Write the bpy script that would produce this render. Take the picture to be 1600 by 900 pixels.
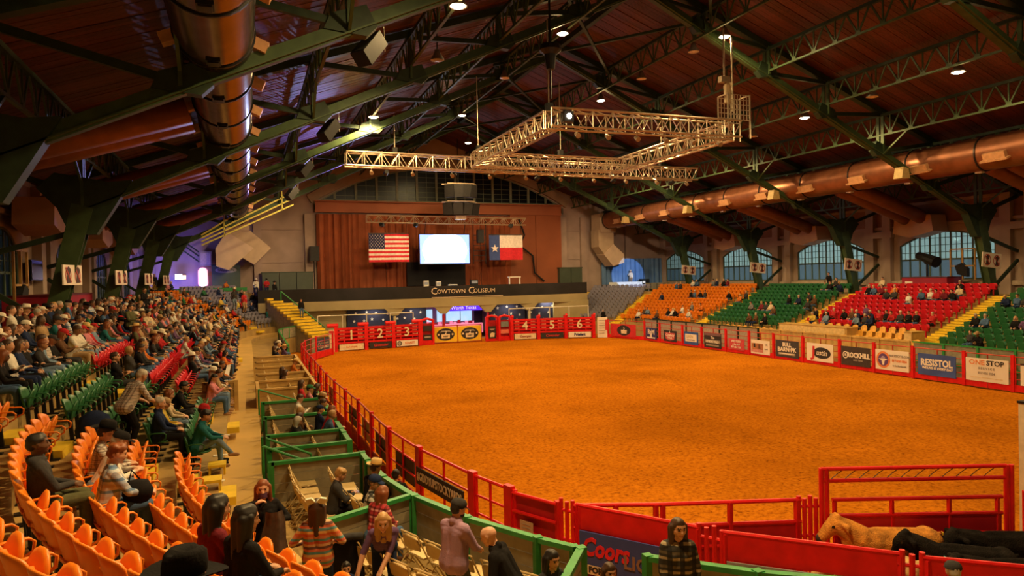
import bpy, bmesh, math, random
import numpy as np
from mathutils import Vector, Matrix
for o in list(bpy.data.objects): bpy.data.objects.remove(o)
SC = bpy.context.scene; COL = SC.collection
sin, cos, pi, hyp = math.sin, math.cos, math.pi, math.hypot
# ---------------------------------------------------------------- camera, world, exposure
FPX, YAW, PIT, ROL = 1065.3, .3719, -.014, .022
CAMP = Vector((0, 0, 6.0))
r0 = Vector((cos(YAW), -sin(YAW), 0)); FW = Vector((sin(YAW)*cos(PIT), cos(YAW)*cos(PIT), sin(PIT)))
u0 = Vector((-sin(YAW)*sin(PIT), -cos(YAW)*sin(PIT), cos(PIT)))
RT = r0*cos(ROL) - u0*sin(ROL); UP = r0*sin(ROL) + u0*cos(ROL)
cd = bpy.data.cameras.new('camera'); cam = bpy.data.objects.new('camera', cd); COL.objects.link(cam)
cd.sensor_width = 36; cd.lens = 36*FPX/1600; cd.clip_start = .1; cd.clip_end = 400
cam.matrix_world = Matrix(((RT.x, UP.x, -FW.x, 0), (RT.y, UP.y, -FW.y, 0), (RT.z, UP.z, -FW.z, 6.0), (0, 0, 0, 1)))
SC.camera = cam
SC.view_settings.view_transform = 'Standard'; SC.view_settings.look = 'None'
SC.view_settings.gamma = 1; SC.view_settings.exposure = 0.35
W = bpy.data.worlds.new('night_sky'); SC.world = W; W.use_nodes = True
W.node_tree.nodes['Background'].inputs[0].default_value = (.008, .012, .020, 1)
W.node_tree.nodes['Background'].inputs[1].default_value = 1.0
SC.cycles.use_denoising = True
SC.cycles.max_bounces = 5; SC.cycles.diffuse_bounces = 3; SC.cycles.glossy_bounces = 2
SC.cycles.transmission_bounces = 4; SC.cycles.transparent_max_bounces = 6
SC.cycles.sample_clamp_indirect = 4; SC.cycles.caustics_reflective = False; SC.cycles.caustics_refractive = False
LAMP_POWER = 2700.0          # each high-bay lamp
STAGE_WASH = 5200.0          # each wash lamp added to brighten the stage wall
LAMP_COL = (1.0, .66, .27)

def light(name, kind, loc, power, col, **k):
    l = bpy.data.lights.new(name, kind); l.energy = power; l.color = col
    for a, b in k.items():
        if a != 'to': setattr(l, a, b)
    o = bpy.data.objects.new(name, l); COL.objects.link(o); o.location = loc
    if 'to' in k: o.rotation_euler = (Vector(k['to'])-Vector(loc)).to_track_quat('-Z', 'Y').to_euler()
    return o

def proj(p):
    q = Vector(p)-CAMP; z = q.dot(FW)
    if z < .2: return (-9999, -9999, z)
    return (800+FPX*q.dot(RT)/z, 450-FPX*q.dot(UP)/z, z)
def ray(x, y): return FW + RT*((x-800)/FPX) - UP*((y-450)/FPX)
def inframe(p, m=40):
    x, y, z = proj(p); return z > .5 and -m < x < 1600+m and -m < y < 900+m
def Zr(z, x, y):
    d = ray(x, y); return CAMP + d*((z-6)/d.z)

# ---------------------------------------------------------------- materials
MC = {}
def mat(name, col=(.5, .5, .5), rough=.6, metal=0, var=.18, scale=6, bump=0, bscale=40, emit=0, spec=.4, ecol=None):
    if name in MC: return MC[name]
    m = bpy.data.materials.new(name); MC[name] = m; m.use_nodes = True
    nt = m.node_tree; b = nt.nodes['Principled BSDF']; L = nt.links
    b.inputs['Roughness'].default_value = rough; b.inputs['Metallic'].default_value = metal
    b.inputs['Specular IOR Level'].default_value = spec
    tc = nt.nodes.new('ShaderNodeTexCoord')
    n = nt.nodes.new('ShaderNodeTexNoise'); n.inputs['Scale'].default_value = scale; n.inputs['Detail'].default_value = 3
    L.new(tc.outputs['Object'], n.inputs['Vector'])
    r = nt.nodes.new('ShaderNodeValToRGB')
    r.color_ramp.elements[0].color = tuple(c*(1-var) for c in col)+(1,); r.color_ramp.elements[0].position = .3
    r.color_ramp.elements[1].color = tuple(min(1, c*(1+var*.6)) for c in col)+(1,); r.color_ramp.elements[1].position = .7
    L.new(n.outputs['Fac'], r.inputs['Fac']); L.new(r.outputs['Color'], b.inputs['Base Color'])
    if bump:
        n2 = nt.nodes.new('ShaderNodeTexNoise'); n2.inputs['Scale'].default_value = bscale
        L.new(tc.outputs['Object'], n2.inputs['Vector'])
        bp = nt.nodes.new('ShaderNodeBump'); bp.inputs['Strength'].default_value = bump; bp.inputs['Distance'].default_value = .02
        L.new(n2.outputs['Fac'], bp.inputs['Height']); L.new(bp.outputs['Normal'], b.inputs['Normal'])
    if emit:
        b.inputs['Emission Strength'].default_value = emit
        b.inputs['Emission Color'].default_value = (ecol or col)+(1,)
    return m
def stripes(name, cols, axis=2, scale=1.0, rough=.8, plaid=False, wobble=0):
    """banded cloth: cols repeat along an object axis; plaid adds darker bands across"""
    m = bpy.data.materials.new(name); MC[name] = m; m.use_nodes = True; nt = m.node_tree; L = nt.links
    b = nt.nodes['Principled BSDF']; b.inputs['Roughness'].default_value = rough
    tc = nt.nodes.new('ShaderNodeTexCoord'); sp = nt.nodes.new('ShaderNodeSeparateXYZ'); L.new(tc.outputs['Object'], sp.inputs[0])
    def frac(ax, s):
        a = nt.nodes.new('ShaderNodeMath'); a.operation = 'MULTIPLY'; a.inputs[1].default_value = s; L.new(sp.outputs[ax], a.inputs[0])
        f = nt.nodes.new('ShaderNodeMath'); f.operation = 'FRACT'; L.new(a.outputs[0], f.inputs[0]); return f
    f = frac(axis, scale); r = nt.nodes.new('ShaderNodeValToRGB'); r.color_ramp.interpolation = 'CONSTANT'
    e = r.color_ramp.elements
    while len(e) < len(cols): e.new(1)
    for i, c in enumerate(cols): e[i].position = i/len(cols); e[i].color = tuple(c)+(1,)
    L.new(f.outputs[0], r.inputs[0]); out = r.outputs[0]
    if plaid:
        g = frac(0, scale*1.1); gt = nt.nodes.new('ShaderNodeMath'); gt.operation = 'GREATER_THAN'; gt.inputs[1].default_value = .62
        L.new(g.outputs[0], gt.inputs[0])
        mx = nt.nodes.new('ShaderNodeMix'); mx.data_type = 'RGBA'; mx.blend_type = 'MULTIPLY'
        L.new(gt.outputs[0], mx.inputs[0]); L.new(out, mx.inputs[6]); mx.inputs[7].default_value = tuple(plaid)+(1,); out = mx.outputs[2]
    L.new(out, b.inputs['Base Color']); return m

# ---------------------------------------------------------------- mesh building
INV = {}
class MB:
    def __init__(s): s.v = []; s.f = []; s.m = []
    def add(s, vs, fs, mi=0):
        k = len(s.v); s.v += [tuple(v) for v in vs]; s.f += [tuple(i+k for i in f) for f in fs]; s.m += [mi]*len(fs); return s
    def bar(s, a, b, w, h, mi=0, up=(0, 0, 1), w2=None, h2=None):
        a, b, up = Vector(a), Vector(b), Vector(up); d = (b-a).normalized()
        x = d.cross(up)
        if x.length < 1e-4: x = d.cross(Vector((0, 1, 0)))
        x.normalize(); y = x.cross(d); vs = []
        for p, ww, hh in ((a, w, h), (b, w2 or w, h2 or h)):
            for sx, sy in ((-1, -1), (1, -1), (1, 1), (-1, 1)): vs.append(p+x*(sx*ww/2)+y*(sy*hh/2))
        return s.add(vs, [(0, 1, 2, 3), (7, 6, 5, 4), (0, 4, 5, 1), (1, 5, 6, 2), (2, 6, 7, 3), (3, 7, 4, 0)], mi)
    def box(s, c, size, rz=0, mi=0):
        cx, cy, cz = c; hx, hy, hz = size[0]/2, size[1]/2, size[2]/2; C, S = cos(rz), sin(rz); vs = []
        for z in (-hz, hz):
            for x, y in ((-hx, -hy), (hx, -hy), (hx, hy), (-hx, hy)): vs.append((cx+x*C-y*S, cy+x*S+y*C, cz+z))
        return s.add(vs, [(3, 2, 1, 0), (4, 5, 6, 7), (0, 1, 5, 4), (1, 2, 6, 5), (2, 3, 7, 6), (3, 0, 4, 7)], mi)
    def tube(s, pts, r, n=6, mi=0, cap=True):
        pts = [Vector(p) for p in pts]; rs = r if isinstance(r, (list, tuple)) else [r]*len(pts); vs = []; fs = []
        ref = None
        for i, p in enumerate(pts):
            d = (pts[min(i+1, len(pts)-1)]-pts[max(i-1, 0)]).normalized()
            if ref is None: ref = Vector((0, 0, 1)) if abs(d.z) < .9 else Vector((1, 0, 0))
            x = d.cross(ref)
            if x.length < 1e-4: x = d.cross(Vector((0, 1, 0)))
            x.normalize(); y = x.cross(d); ref = y
            for j in range(n): a = 2*pi*j/n; vs.append(p+(x*cos(a)+y*sin(a))*rs[i])
        for i in range(len(pts)-1):
            for j in range(n): fs.append((i*n+j, i*n+(j+1) % n, (i+1)*n+(j+1) % n, (i+1)*n+j))
        if cap: fs += [tuple(range(n))[::-1], tuple((len(pts)-1)*n+j for j in range(n))]
        return s.add(vs, fs, mi)
    def quad(s, a, b, c, d, mi=0): return s.add([a, b, c, d], [(0, 1, 2, 3)], mi)
    def prism(s, poly, o, ux, uy, t, mi=0):
        """polygon in the plane o+ux*x+uy*y, thickened by t both ways along the normal"""
        o, ux, uy = Vector(o), Vector(ux), Vector(uy); n = ux.cross(uy).normalized()*(t/2); k = len(poly)
        vs = [o+ux*x+uy*y-n for x, y in poly]+[o+ux*x+uy*y+n for x, y in poly]
        return s.add(vs, [tuple(range(k))[::-1], tuple(range(k, 2*k))]+[(i, (i+1) % k, k+(i+1) % k, k+i) for i in range(k)], mi)
    def grid(s, fn, nu, nv, mi=0, closed=False):
        vs = [fn(i/(nu-1), j/(nv-1)) for j in range(nv) for i in range(nu)]
        return s.add(vs, [(j*nu+i, j*nu+i+1, (j+1)*nu+i+1, (j+1)*nu+i) for j in range(nv-1) for i in range(nu-1)], mi)
    def lathe(s, prof, c=(0, 0, 0), n=12, mi=0, sx=1, sy=1):
        vs = [(c[0]+r*cos(2*pi*j/n)*sx, c[1]+r*sin(2*pi*j/n)*sy, c[2]+z) for r, z in prof for j in range(n)]
        return s.add(vs, [(i*n+j, i*n+(j+1) % n, (i+1)*n+(j+1) % n, (i+1)*n+j) for i in range(len(prof)-1) for j in range(n)], mi)
    def mesh(s, name, mats, smooth=False, inv=None):
        me = bpy.data.meshes.new(name)
        me.from_pydata([inv @ Vector(v) for v in s.v] if inv else s.v, [], s.f)
        for x in (mats if isinstance(mats, (list, tuple)) else [mats]): me.materials.append(x)
        if any(s.m): me.polygons.foreach_set('material_index', s.m)
        if smooth: me.polygons.foreach_set('use_smooth', [True]*len(s.f))
        me.update(); return me
    def ob(s, name, mats, parent=None, smooth=False, **props):
        return put(name, s.mesh(name, mats, smooth, INV.get(parent) if parent else None), parent, **props)
def put(name, me, parent=None, **props):
    o = bpy.data.objects.new(name, me); COL.objects.link(o)
    if parent: o.parent = parent
    for k, v in props.items(): o[k] = v
    return o
def T(name, label, cat, loc=(0, 0, 0), rz=0, group=None, world=True):
    """a thing: an Empty at its base; parts built in world coordinates are brought into its frame"""
    o = bpy.data.objects.new(name, None); COL.objects.link(o); o.location = loc; o.rotation_euler = (0, 0, rz)
    o.empty_display_size = .2
    if label: o['label'] = label; o['category'] = cat
    else: o['kind'] = 'structure'
    if group: o['group'] = group
    if world: INV[o] = (Matrix.Translation(loc) @ Matrix.Rotation(rz, 4, 'Z')).inverted()
    return o
def tag(o, label, cat, group=None):
    o['label'] = label; o['category'] = cat
    if group: o['group'] = group
    return o
def copy_tree(o, parent=None):
    c = o.copy(); COL.objects.link(c)
    if parent: c.parent = parent
    for ch in o.children: copy_tree(ch, c)
    return c
def objmat(o, m, slot=0):
    o.material_slots[slot].link = 'OBJECT'; o.material_slots[slot].material = m
ONES = 'zero first second third fourth fifth sixth seventh eighth ninth tenth eleventh twelfth thirteenth fourteenth fifteenth sixteenth seventeenth eighteenth nineteenth'.split()
TENS = {2: 'twent', 3: 'thirt', 4: 'fort', 5: 'fift', 6: 'sixt', 7: 'sevent', 8: 'eight', 9: 'ninet'}
def nth(n):
    if n < 20: return ONES[n]
    return TENS[n//10]+('ieth' if n % 10 == 0 else 'y-'+ONES[n % 10])
def textmesh(body, size, mt, parent, o, ux, uy, align='CENTER', name='lettering', extr=.004, shear=0, sx=1, bold=0):
    cu = bpy.data.curves.new('t', 'FONT'); cu.body = body; cu.size = size; cu.align_x = align; cu.align_y = 'CENTER'
    cu.extrude = extr; cu.shear = shear; cu.resolution_u = 2; cu.offset = bold
    t = bpy.data.objects.new('t', cu); COL.objects.link(t)
    dg = bpy.context.evaluated_depsgraph_get(); me = bpy.data.meshes.new_from_object(t.evaluated_get(dg))
    bpy.data.objects.remove(t); bpy.data.curves.remove(cu)
    ux, uy = Vector(ux).normalized()*sx, Vector(uy).normalized(); n = ux.cross(uy).normalized(); o = Vector(o)
    M = Matrix(((ux.x, uy.x, n.x, o.x), (ux.y, uy.y, n.y, o.y), (ux.z, uy.z, n.z, o.z), (0, 0, 0, 1)))
    if parent in INV: M = INV[parent] @ M
    me.transform(M); me.materials.clear(); me.materials.append(mt); me.name = name
    return put(name, me, parent)
rnd = random.Random(7)
# ---------------------------------------------------------------- palette
STEEL = mat('green_truss_paint', (.045, .080, .030), .5, .2, .25, 3)
STEELD = mat('dark_green_steel', (.020, .040, .020), .55, .2, .3, 3)
RED = mat('red_fence_paint', (.74, .012, .014), .42, .1, .2, 3, .05)
REDD = mat('dark_red_sheet', (.46, .008, .016), .5, .1, .25, 3)
CONC = mat('sealed_concrete', (.40, .26, .085), .75, 0, .22, 1.3, .15, 30)
WALLM = mat('painted_wall', (.36, .27, .22), .85, 0, .18, .6, .12, 12)
YEL = mat('yellow_step_paint', (.80, .55, .03), .6, 0, .15, 4)
GRN = mat('green_rail_paint', (.03, .26, .06), .45, 0, .2, 4)
BEIGE = mat('beige_chair_paint', (.62, .45, .20), .45, .1, .15, 6)
WOOD = mat('tan_plywood', (.58, .36, .11), .6, 0, .25, 2.5)
PANEL = mat('box_panel_grey', (.30, .26, .17), .7, 0, .2, 5)
BLK = mat('black_cloth', (.012, .011, .012), .9, 0, .3, 8)
BLKM = mat('black_metal', (.015, .015, .016), .4, .4, .2, 8)
WHT = mat('white_print', (.80, .76, .68), .6, 0, .05, 6)
ALU = mat('aluminium_truss', (.62, .52, .38), .35, .75, .15, 6)
WPIPE = mat('white_pipe', (.75, .70, .6), .4, .1, .1, 6)
DUCTM = mat('copper_toned_duct', (.26, .10, .05), .35, .5, .2, 2)
SILV = mat('silver_duct', (.22, .18, .19), .24, .9, .15, 2)
# ================================================================ STRUCTURE
XC = 19.7; HW = 25.5; TY = [8.8+11*k for k in range(6)]; KZ = 9.17
def chordz(x): return KZ + .462*(HW-abs(x-XC))
def roofz(x): return 21.95 - .36*abs(x-XC)
WL, WR, WB = -10.0, 49.5, 74.5
# --- arena dirt
def dirt_mat():
    m = bpy.data.materials.new('arena_dirt'); m.use_nodes = True; nt = m.node_tree; L = nt.links
    b = nt.nodes['Principled BSDF']; b.inputs['Roughness'].default_value = 1; b.inputs['Specular IOR Level'].default_value = 0
    tc = nt.nodes.new('ShaderNodeTexCoord')
    def noise(s, d):
        n = nt.nodes.new('ShaderNodeTexNoise'); n.inputs['Scale'].default_value = s; n.inputs['Detail'].default_value = d
        n.inputs['Roughness'].default_value = .65; L.new(tc.outputs['Object'], n.inputs['Vector']); return n
    a, c = noise(.15, 5), noise(8, 5)
    r = nt.nodes.new('ShaderNodeValToRGB'); e = r.color_ramp.elements
    e[0].position = .33; e[0].color = (.27, .075, .006, 1); e[1].position = .66; e[1].color = (.66, .215, .011, 1)
    x = e.new(.45); x.color = (.50, .148, .008, 1)
    L.new(c.outputs['Fac'], r.inputs['Fac'])
    mx = nt.nodes.new('ShaderNodeMix'); mx.data_type = 'RGBA'; mx.blend_type = 'MULTIPLY'; mx.inputs[0].default_value = .55
    r2 = nt.nodes.new('ShaderNodeValToRGB'); r2.color_ramp.elements[0].position = .35; r2.color_ramp.elements[1].position = .6
    r2.color_ramp.elements[0].color = (.45, .42, .40, 1)
    L.new(a.outputs['Fac'], r2.inputs['Fac']); L.new(r.outputs[0], mx.inputs[6]); L.new(r2.outputs[0], mx.inputs[7])
    L.new(mx.outputs[2], b.inputs['Base Color'])
    bp = nt.nodes.new('ShaderNodeBump'); bp.inputs['Strength'].default_value = .55; bp.inputs['Distance'].default_value = .06
    L.new(c.outputs['Fac'], bp.inputs['Height']); L.new(bp.outputs[0], b.inputs['Normal']); return m
DIRT = dirt_mat()
nrm = np.random.RandomState(3)
NX, NY = 190, 330
hx = np.linspace(2.4, 35.4, NX); hy = np.linspace(2.5, 66, NY)
hz = nrm.rand(NY, NX)*.035 + .012*np.sin(hy*2.1)[:, None] + .02*np.sin(hx*.7+hy[:, None]*.25)
me = bpy.data.meshes.new('floor_dirt')
gx, gy = np.meshgrid(hx, hy); vv = np.stack([gx, gy, hz-.03], -1).reshape(-1, 3)
idx = np.arange(NX*NY).reshape(NY, NX); ff = np.stack([idx[:-1, :-1], idx[:-1, 1:], idx[1:, 1:], idx[1:, :-1]], -1).reshape(-1, 4)
me.from_pydata(vv.tolist(), [], ff.tolist()); me.materials.append(DIRT); put('floor', me, kind='structure')
MB().box((19.7, 34, -.25), (62, 92, .3)).ob('floor', CONC, kind='structure')
# --- roof: planks laid down the slope, one board each
def plank_mat():
    m = bpy.data.materials.new('red_brown_roof_board'); m.use_nodes = True; nt = m.node_tree; L = nt.links
    b = nt.nodes['Principled BSDF']; b.inputs['Roughness'].default_value = .6
    tc = nt.nodes.new('ShaderNodeTexCoord'); oi = nt.nodes.new('ShaderNodeObjectInfo')
    mp = nt.nodes.new('ShaderNodeMapping'); mp.inputs['Scale'].default_value = (.35, 9, 9); L.new(tc.outputs['Object'], mp.inputs[0])
    n = nt.nodes.new('ShaderNodeTexNoise'); n.inputs['Scale'].default_value = 2; n.inputs['Detail'].default_value = 4; L.new(mp.outputs[0], n.inputs[0])
    ad = nt.nodes.new('ShaderNodeMath'); L.new(n.outputs[0], ad.inputs[0]); 
    mu = nt.nodes.new('ShaderNodeMath'); mu.operation = 'MULTIPLY_ADD'; mu.inputs[1].default_value = .35; mu.inputs[2].default_value = -.17
    L.new(oi.outputs['Random'], mu.inputs[0]); L.new(mu.outputs[0], ad.inputs[1])
    r = nt.nodes.new('ShaderNodeValToRGB'); e = r.color_ramp.elements
    e[0].position = .25; e[0].color = (.030, .007, .005, 1); e[1].position = .75; e[1].color = (.130, .031, .021, 1)
    L.new(ad.outputs[0], r.inputs[0]); L.new(r.outputs[0], b.inputs['Base Color']); return m
PLK = plank_mat()
PW = .30
for sgn in (-1, 1):
    half = WR-XC+.3 if sgn > 0 else XC-WL+.3
    rf = T('ceiling', None, None, (XC, 0, 0))
    m1 = MB(); a = Vector((0, 0, 21.95+.06)); b = Vector((sgn*half, 0, 21.95-.36*half+.06))
    m1.bar(a, b, PW-.012, .05, up=(0, 0, 1)); pm = m1.mesh('plank', PLK)
    n = int((WB+12)/PW)
    for k in range(n):
        y = -12+PW*(k+.5)
        o = put('plank', pm, rf); o.location = (0, y, rnd.uniform(-.02, .02))
    MB().bar((XC, -12, 22.2), (XC, -11.9, 22.2), .1, .1)
    d = MB(); d.add([(XC, -12, 22.15), (XC, WB+.5, 22.15), (XC+sgn*half, WB+.5, 22.15-.36*half), (XC+sgn*half, -12, 22.15-.36*half)], [(0, 1, 2, 3) if sgn > 0 else (3, 2, 1, 0)])
    d.ob('deck', mat('roof_deck_dark', (.03, .012, .008)), rf)
# --- side walls with arched window openings
def arch_pts(w, z0, zs, rise, n=12):
    pts = [(-w/2, z0), (-w/2, zs)]
    R = (w*w/4+rise*rise)/(2*rise); cz = zs+rise-R; a0 = math.asin(w/2/R)
    for i in range(1, n): a = -a0+2*a0*i/n; pts.append((R*sin(a), cz+R*cos(a)))
    return pts+[(w/2, zs), (w/2, z0)]
PANE = bpy.data.materials.new('window_pane'); PANE.use_nodes = True
def pane_mat(m, tint, fr, em=0):
    nt = m.node_tree; nt.nodes.clear(); L = nt.links; out = nt.nodes.new('ShaderNodeOutputMaterial')
    tr = nt.nodes.new('ShaderNodeBsdfTransparent'); tr.inputs[0].default_value = tint+(1,)
    tl = nt.nodes.new('ShaderNodeBsdfTranslucent'); tl.inputs[0].default_value = tint+(1,)
    gl = nt.nodes.new('ShaderNodeBsdfGlossy'); gl.inputs['Roughness'].default_value = .3; gl.inputs[0].default_value = (.5, .55, .55, 1)
    mx = nt.nodes.new('ShaderNodeMixShader'); L.new(tr.outputs[0], mx.inputs[1]); L.new(tl.outputs[0], mx.inputs[2])
    n = nt.nodes.new('ShaderNodeTexNoise'); n.inputs['Scale'].default_value = 1.5
    mr = nt.nodes.new('ShaderNodeMapRange'); mr.inputs[3].default_value = fr*.8; mr.inputs[4].default_value = min(1, fr*1.15)
    L.new(n.outputs[0], mr.inputs[0]); L.new(mr.outputs[0], mx.inputs[0])
    m2 = nt.nodes.new('ShaderNodeMixShader'); m2.inputs[0].default_value = .05; L.new(mx.outputs[0], m2.inputs[1]); L.new(gl.outputs[0], m2.inputs[2])
    L.new(m2.outputs[0], out.inputs[0])
pane_mat(PANE, (.58, .70, .66), .85)
PANEC = bpy.data.materials.new('clear_window_pane'); PANEC.use_nodes = True; pane_mat(PANEC, (.5, .6, .62), .25)
def arch_wall(parent, ori, ux, L0, L1, zb, ztop, wins, thick, name='wall_panel'):
    """wall in plane ori + ux*s + z; wins = [(centre s, width, z0, zspring, rise)]"""
    ux = Vector(ux); nrm = Vector((0, 0, 1)).cross(ux); ori = Vector(ori)
    m = MB(); s = L0
    def strip(a, b, za, zb2, zc=None):
        m.prism([(a, za), (b, za), (b, zb2 if zc is None else zc), (a, zb2)], ori, ux, (0, 0, 1), thick)
    for c, w, z0, zs, rise in sorted(wins):
        strip(s, c-w/2, zb, ztop); strip(c-w/2, c+w/2, zb, z0)
        p = arch_pts(w, z0, zs, rise)[1:-1]
        for (x1, z1), (x2, z2) in zip(p, p[1:]):
            m.prism([(c+x1, z1), (c+x2, z2), (c+x2, ztop), (c+x1, ztop)], ori, ux, (0, 0, 1), thick)
        s = c+w/2
    strip(s, L1, zb, ztop); m.ob(name, WALLM, parent)
WN = [0]
MULL = mat('window_frame_green', (.075, .115, .075), .5, 0, .2, 5)
def window(ori, ux, c, w, z0, zs, rise, nv, hb, t=.12, upper=None, lower=None, pan=True, MULL=MULL):
    WN[0] += 1; ux = Vector(ux); base = Vector(ori)+ux*c
    wt = T('window_%d' % WN[0], None, None, base+Vector((0, 0, z0)))
    p = arch_pts(w, z0, zs, rise); fr = MB()
    for (x1, z1), (x2, z2) in zip(p, p[1:]+p[:1]): fr.bar(base+ux*x1+Vector((0, 0, z1)), base+ux*x2+Vector((0, 0, z2)), .22, .22)
    fr.ob('window_frame', MULL, wt)
    R = (w*w/4+rise*rise)/(2*rise); cz = zs+rise-R
    top = lambda x: cz+math.sqrt(max(0, R*R-x*x))
    for i in range(1, nv):
        x = -w/2+w*i/nv; MB().bar(base+ux*x+Vector((0, 0, z0)), base+ux*x+Vector((0, 0, top(x))), t, t, up=ux).ob('mullion', MULL, wt)
    if hb: MB().bar(base-ux*(w/2)+Vector((0, 0, hb)), base+ux*(w/2)+Vector((0, 0, hb)), t, t).ob('transom_bar', MULL, wt)
    hb = hb or z0
    for i in range(nv):
        x1, x2 = -w/2+w*i/nv+.05, -w/2+w*(i+1)/nv-.05
        if pan and hb > z0: MB().prism([(x1, z0), (x2, z0), (x2, hb), (x1, hb)], base, ux, (0, 0, 1), .02).ob('pane', lower or PANEC, wt)
        gb = MB()
        if pan:
            MB().prism([(x1, hb), (x2, hb), (x2, top(x2)), (x1, top(x1))], base, ux, (0, 0, 1), .02).ob('pane', upper or PANE, wt)
            xm = (x1+x2)/2; gb.bar(base+ux*xm+Vector((0, 0, hb)), base+ux*xm+Vector((0, 0, top(xm))), .045, .045, up=ux)
            zz = hb+.55
            while zz < min(top(x1), top(x2))-.2:
                gb.bar(base+ux*x1+Vector((0, 0, zz)), base+ux*x2+Vector((0, 0, zz)), .04, .04); zz += .55
            if gb.v: gb.ob('glazing_bar', MULL, wt)
    return wt
BAYS = [TY[k]+5.5 for k in range(-0, 6)]
for side, X, nx in (('right', WR, 1), ('left', WL, -1)):
    w = T('wall_'+side, None, None, (X, 30, 0))
    ux = (0, 1, 0)
    wins = [(y, 7.6, 5.2, 7.9, 1.0) for y in BAYS] if nx > 0 else [(y, 4.2, 4.9, 7.7, 1.1) for y in BAYS]
    arch_wall(w, (X+.15*nx, 0, 0), ux, -12, WB, 0, roofz(X)+.4, wins, .4)
    for c, ww, z0, zs, ri in wins:
        if inframe((X, c, 7), 250): window((X+.1*nx, 0, 0), ux, c, ww, z0, zs, ri, 9 if nx > 0 else 5, 6.75)
    for y in TY+[TY[-1]+10.5]:
        if not inframe((X, y, 7), 300): continue
        for dy in (-.9, .9):
            MB().box((X-.2*nx, y+dy*.9, 5.6), (.55, .75, 11.2 if nx > 0 else 11.0)).ob('pilaster', WALLM, w)
        MB().box((X-.25*nx, y, 8.9), (.5, 2.6, .5)).ob('corbel', WALLM, w)
    MB().box((X-.12*nx, 32, 4.95), (.5, 84, .3)).ob('trim', mat('stone_sill', (.42, .33, .24), .8), w)
    MB().box((X-.08*nx, 32, 9.45), (.3, 84, .22)).ob('trim', WALLM, w)
    sw = MB()   # red brown band above the windows
    sw.box((X-.045*nx, 32, 10.3), (.02, 84, 1.5)); sw.ob('wall_panel', mat('red_brown_upper_wall', (.24, .12, .08), .8, 0, .3, .5), w)
wb = T('wall_back', None, None, (XC, WB, 0))
ori = (0, WB, 0); ux = (1, 0, 0)
bw = MB()
p = arch_pts(29.0, 13.6, 14.3, 4.3, 24); AC = 21.3
bw.prism([(WL, 0), (AC-14.5, 0), (AC-14.5, 23), (WL, 23)], ori, ux, (0, 0, 1), .4); bw.prism([(AC+14.5, 0), (WR, 0), (WR, 23), (AC+14.5, 23)], ori, ux, (0, 0, 1), .4)
bw.prism([(AC-14.5, 0), (AC+14.5, 0), (AC+14.5, 13.6), (AC-14.5, 13.6)], ori, ux, (0, 0, 1), .4)
q = p[1:-1]
for (x1, z1), (x2, z2) in zip(q, q[1:]): bw.prism([(AC+x1, z1), (AC+x2, z2), (AC+x2, 23), (AC+x1, 23)], ori, ux, (0, 0, 1), .4)
bw.ob('wall_panel', WALLM, wb)
DARKP = bpy.data.materials.new('night_pane'); DARKP.use_nodes = True; pane_mat(DARKP, (.05, .06, .08), .3)
window((0, WB, 0), ux, AC, 29.0, 13.6, 14.3, 4.3, 13, 14.7, .26, DARKP, DARKP, MULL=mat('arch_mullion', (.20, .22, .15), .6))
ar = MB()
for (x1, z1), (x2, z2) in zip(q, q[1:]): ar.bar((AC+x1*1.03, WB-.35, z1+.45), (AC+x2*1.03, WB-.35, z2+.45), .5, .9)
ar.ob('arch_trim', mat('arch_stone', (.33, .23, .15), .8, 0, .2, 1), wb)
for x in (-8.5, 1.2, 6.2, 35.6, 38.3, 44.5): MB().box((x, WB-.35, 6.6), (.75, .6, 13.2)).ob('pilaster', WALLM, wb)
for z in (8.2, 11.6): MB().box((3, WB-.26, z), (8, .12, .1)).ob('trim', WALLM, wb); MB().box((39, WB-.26, z), (7, .12, .1)).ob('trim', WALLM, wb)
MB().box((XC, -12, 8), (62, .4, 30)).ob('wall_front', WALLM, kind='structure')

# lamps added outside to brighten the arched window panes
for i, y in enumerate((30, 42, 53, 64)):
    t = T('added_outside_lamp', 'added lamp post brightening the arched window panes, %s from the camera' % ['nearest', 'second', 'third', 'farthest'][i], 'lamp', (60, y, 0), 0, 'added lamps outside')
    MB().tube([(60, y, 0), (60, y, 8.2), (59, y, 8.6)], .08, 6).ob('pole', STEELD, t); MB().lathe([(0, -.1), (.3, -.05), (.25, .12), (0, .15)], (58.8, y, 8.6), 10).ob('lantern', mat('added_outside_glow', (.9, 1, .95), .5, 0, 0, 1, emit=8), t)
    light('added_outside_light', 'POINT', (58.6, y, 8.2), 1500, (.86, .95, 1.0), shadow_soft_size=.4)
MB().box((62, 40, -.3), (24, 110, .2)).ob('ground', mat('asphalt_outside', (.03, .03, .03), .9), kind='structure')
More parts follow.
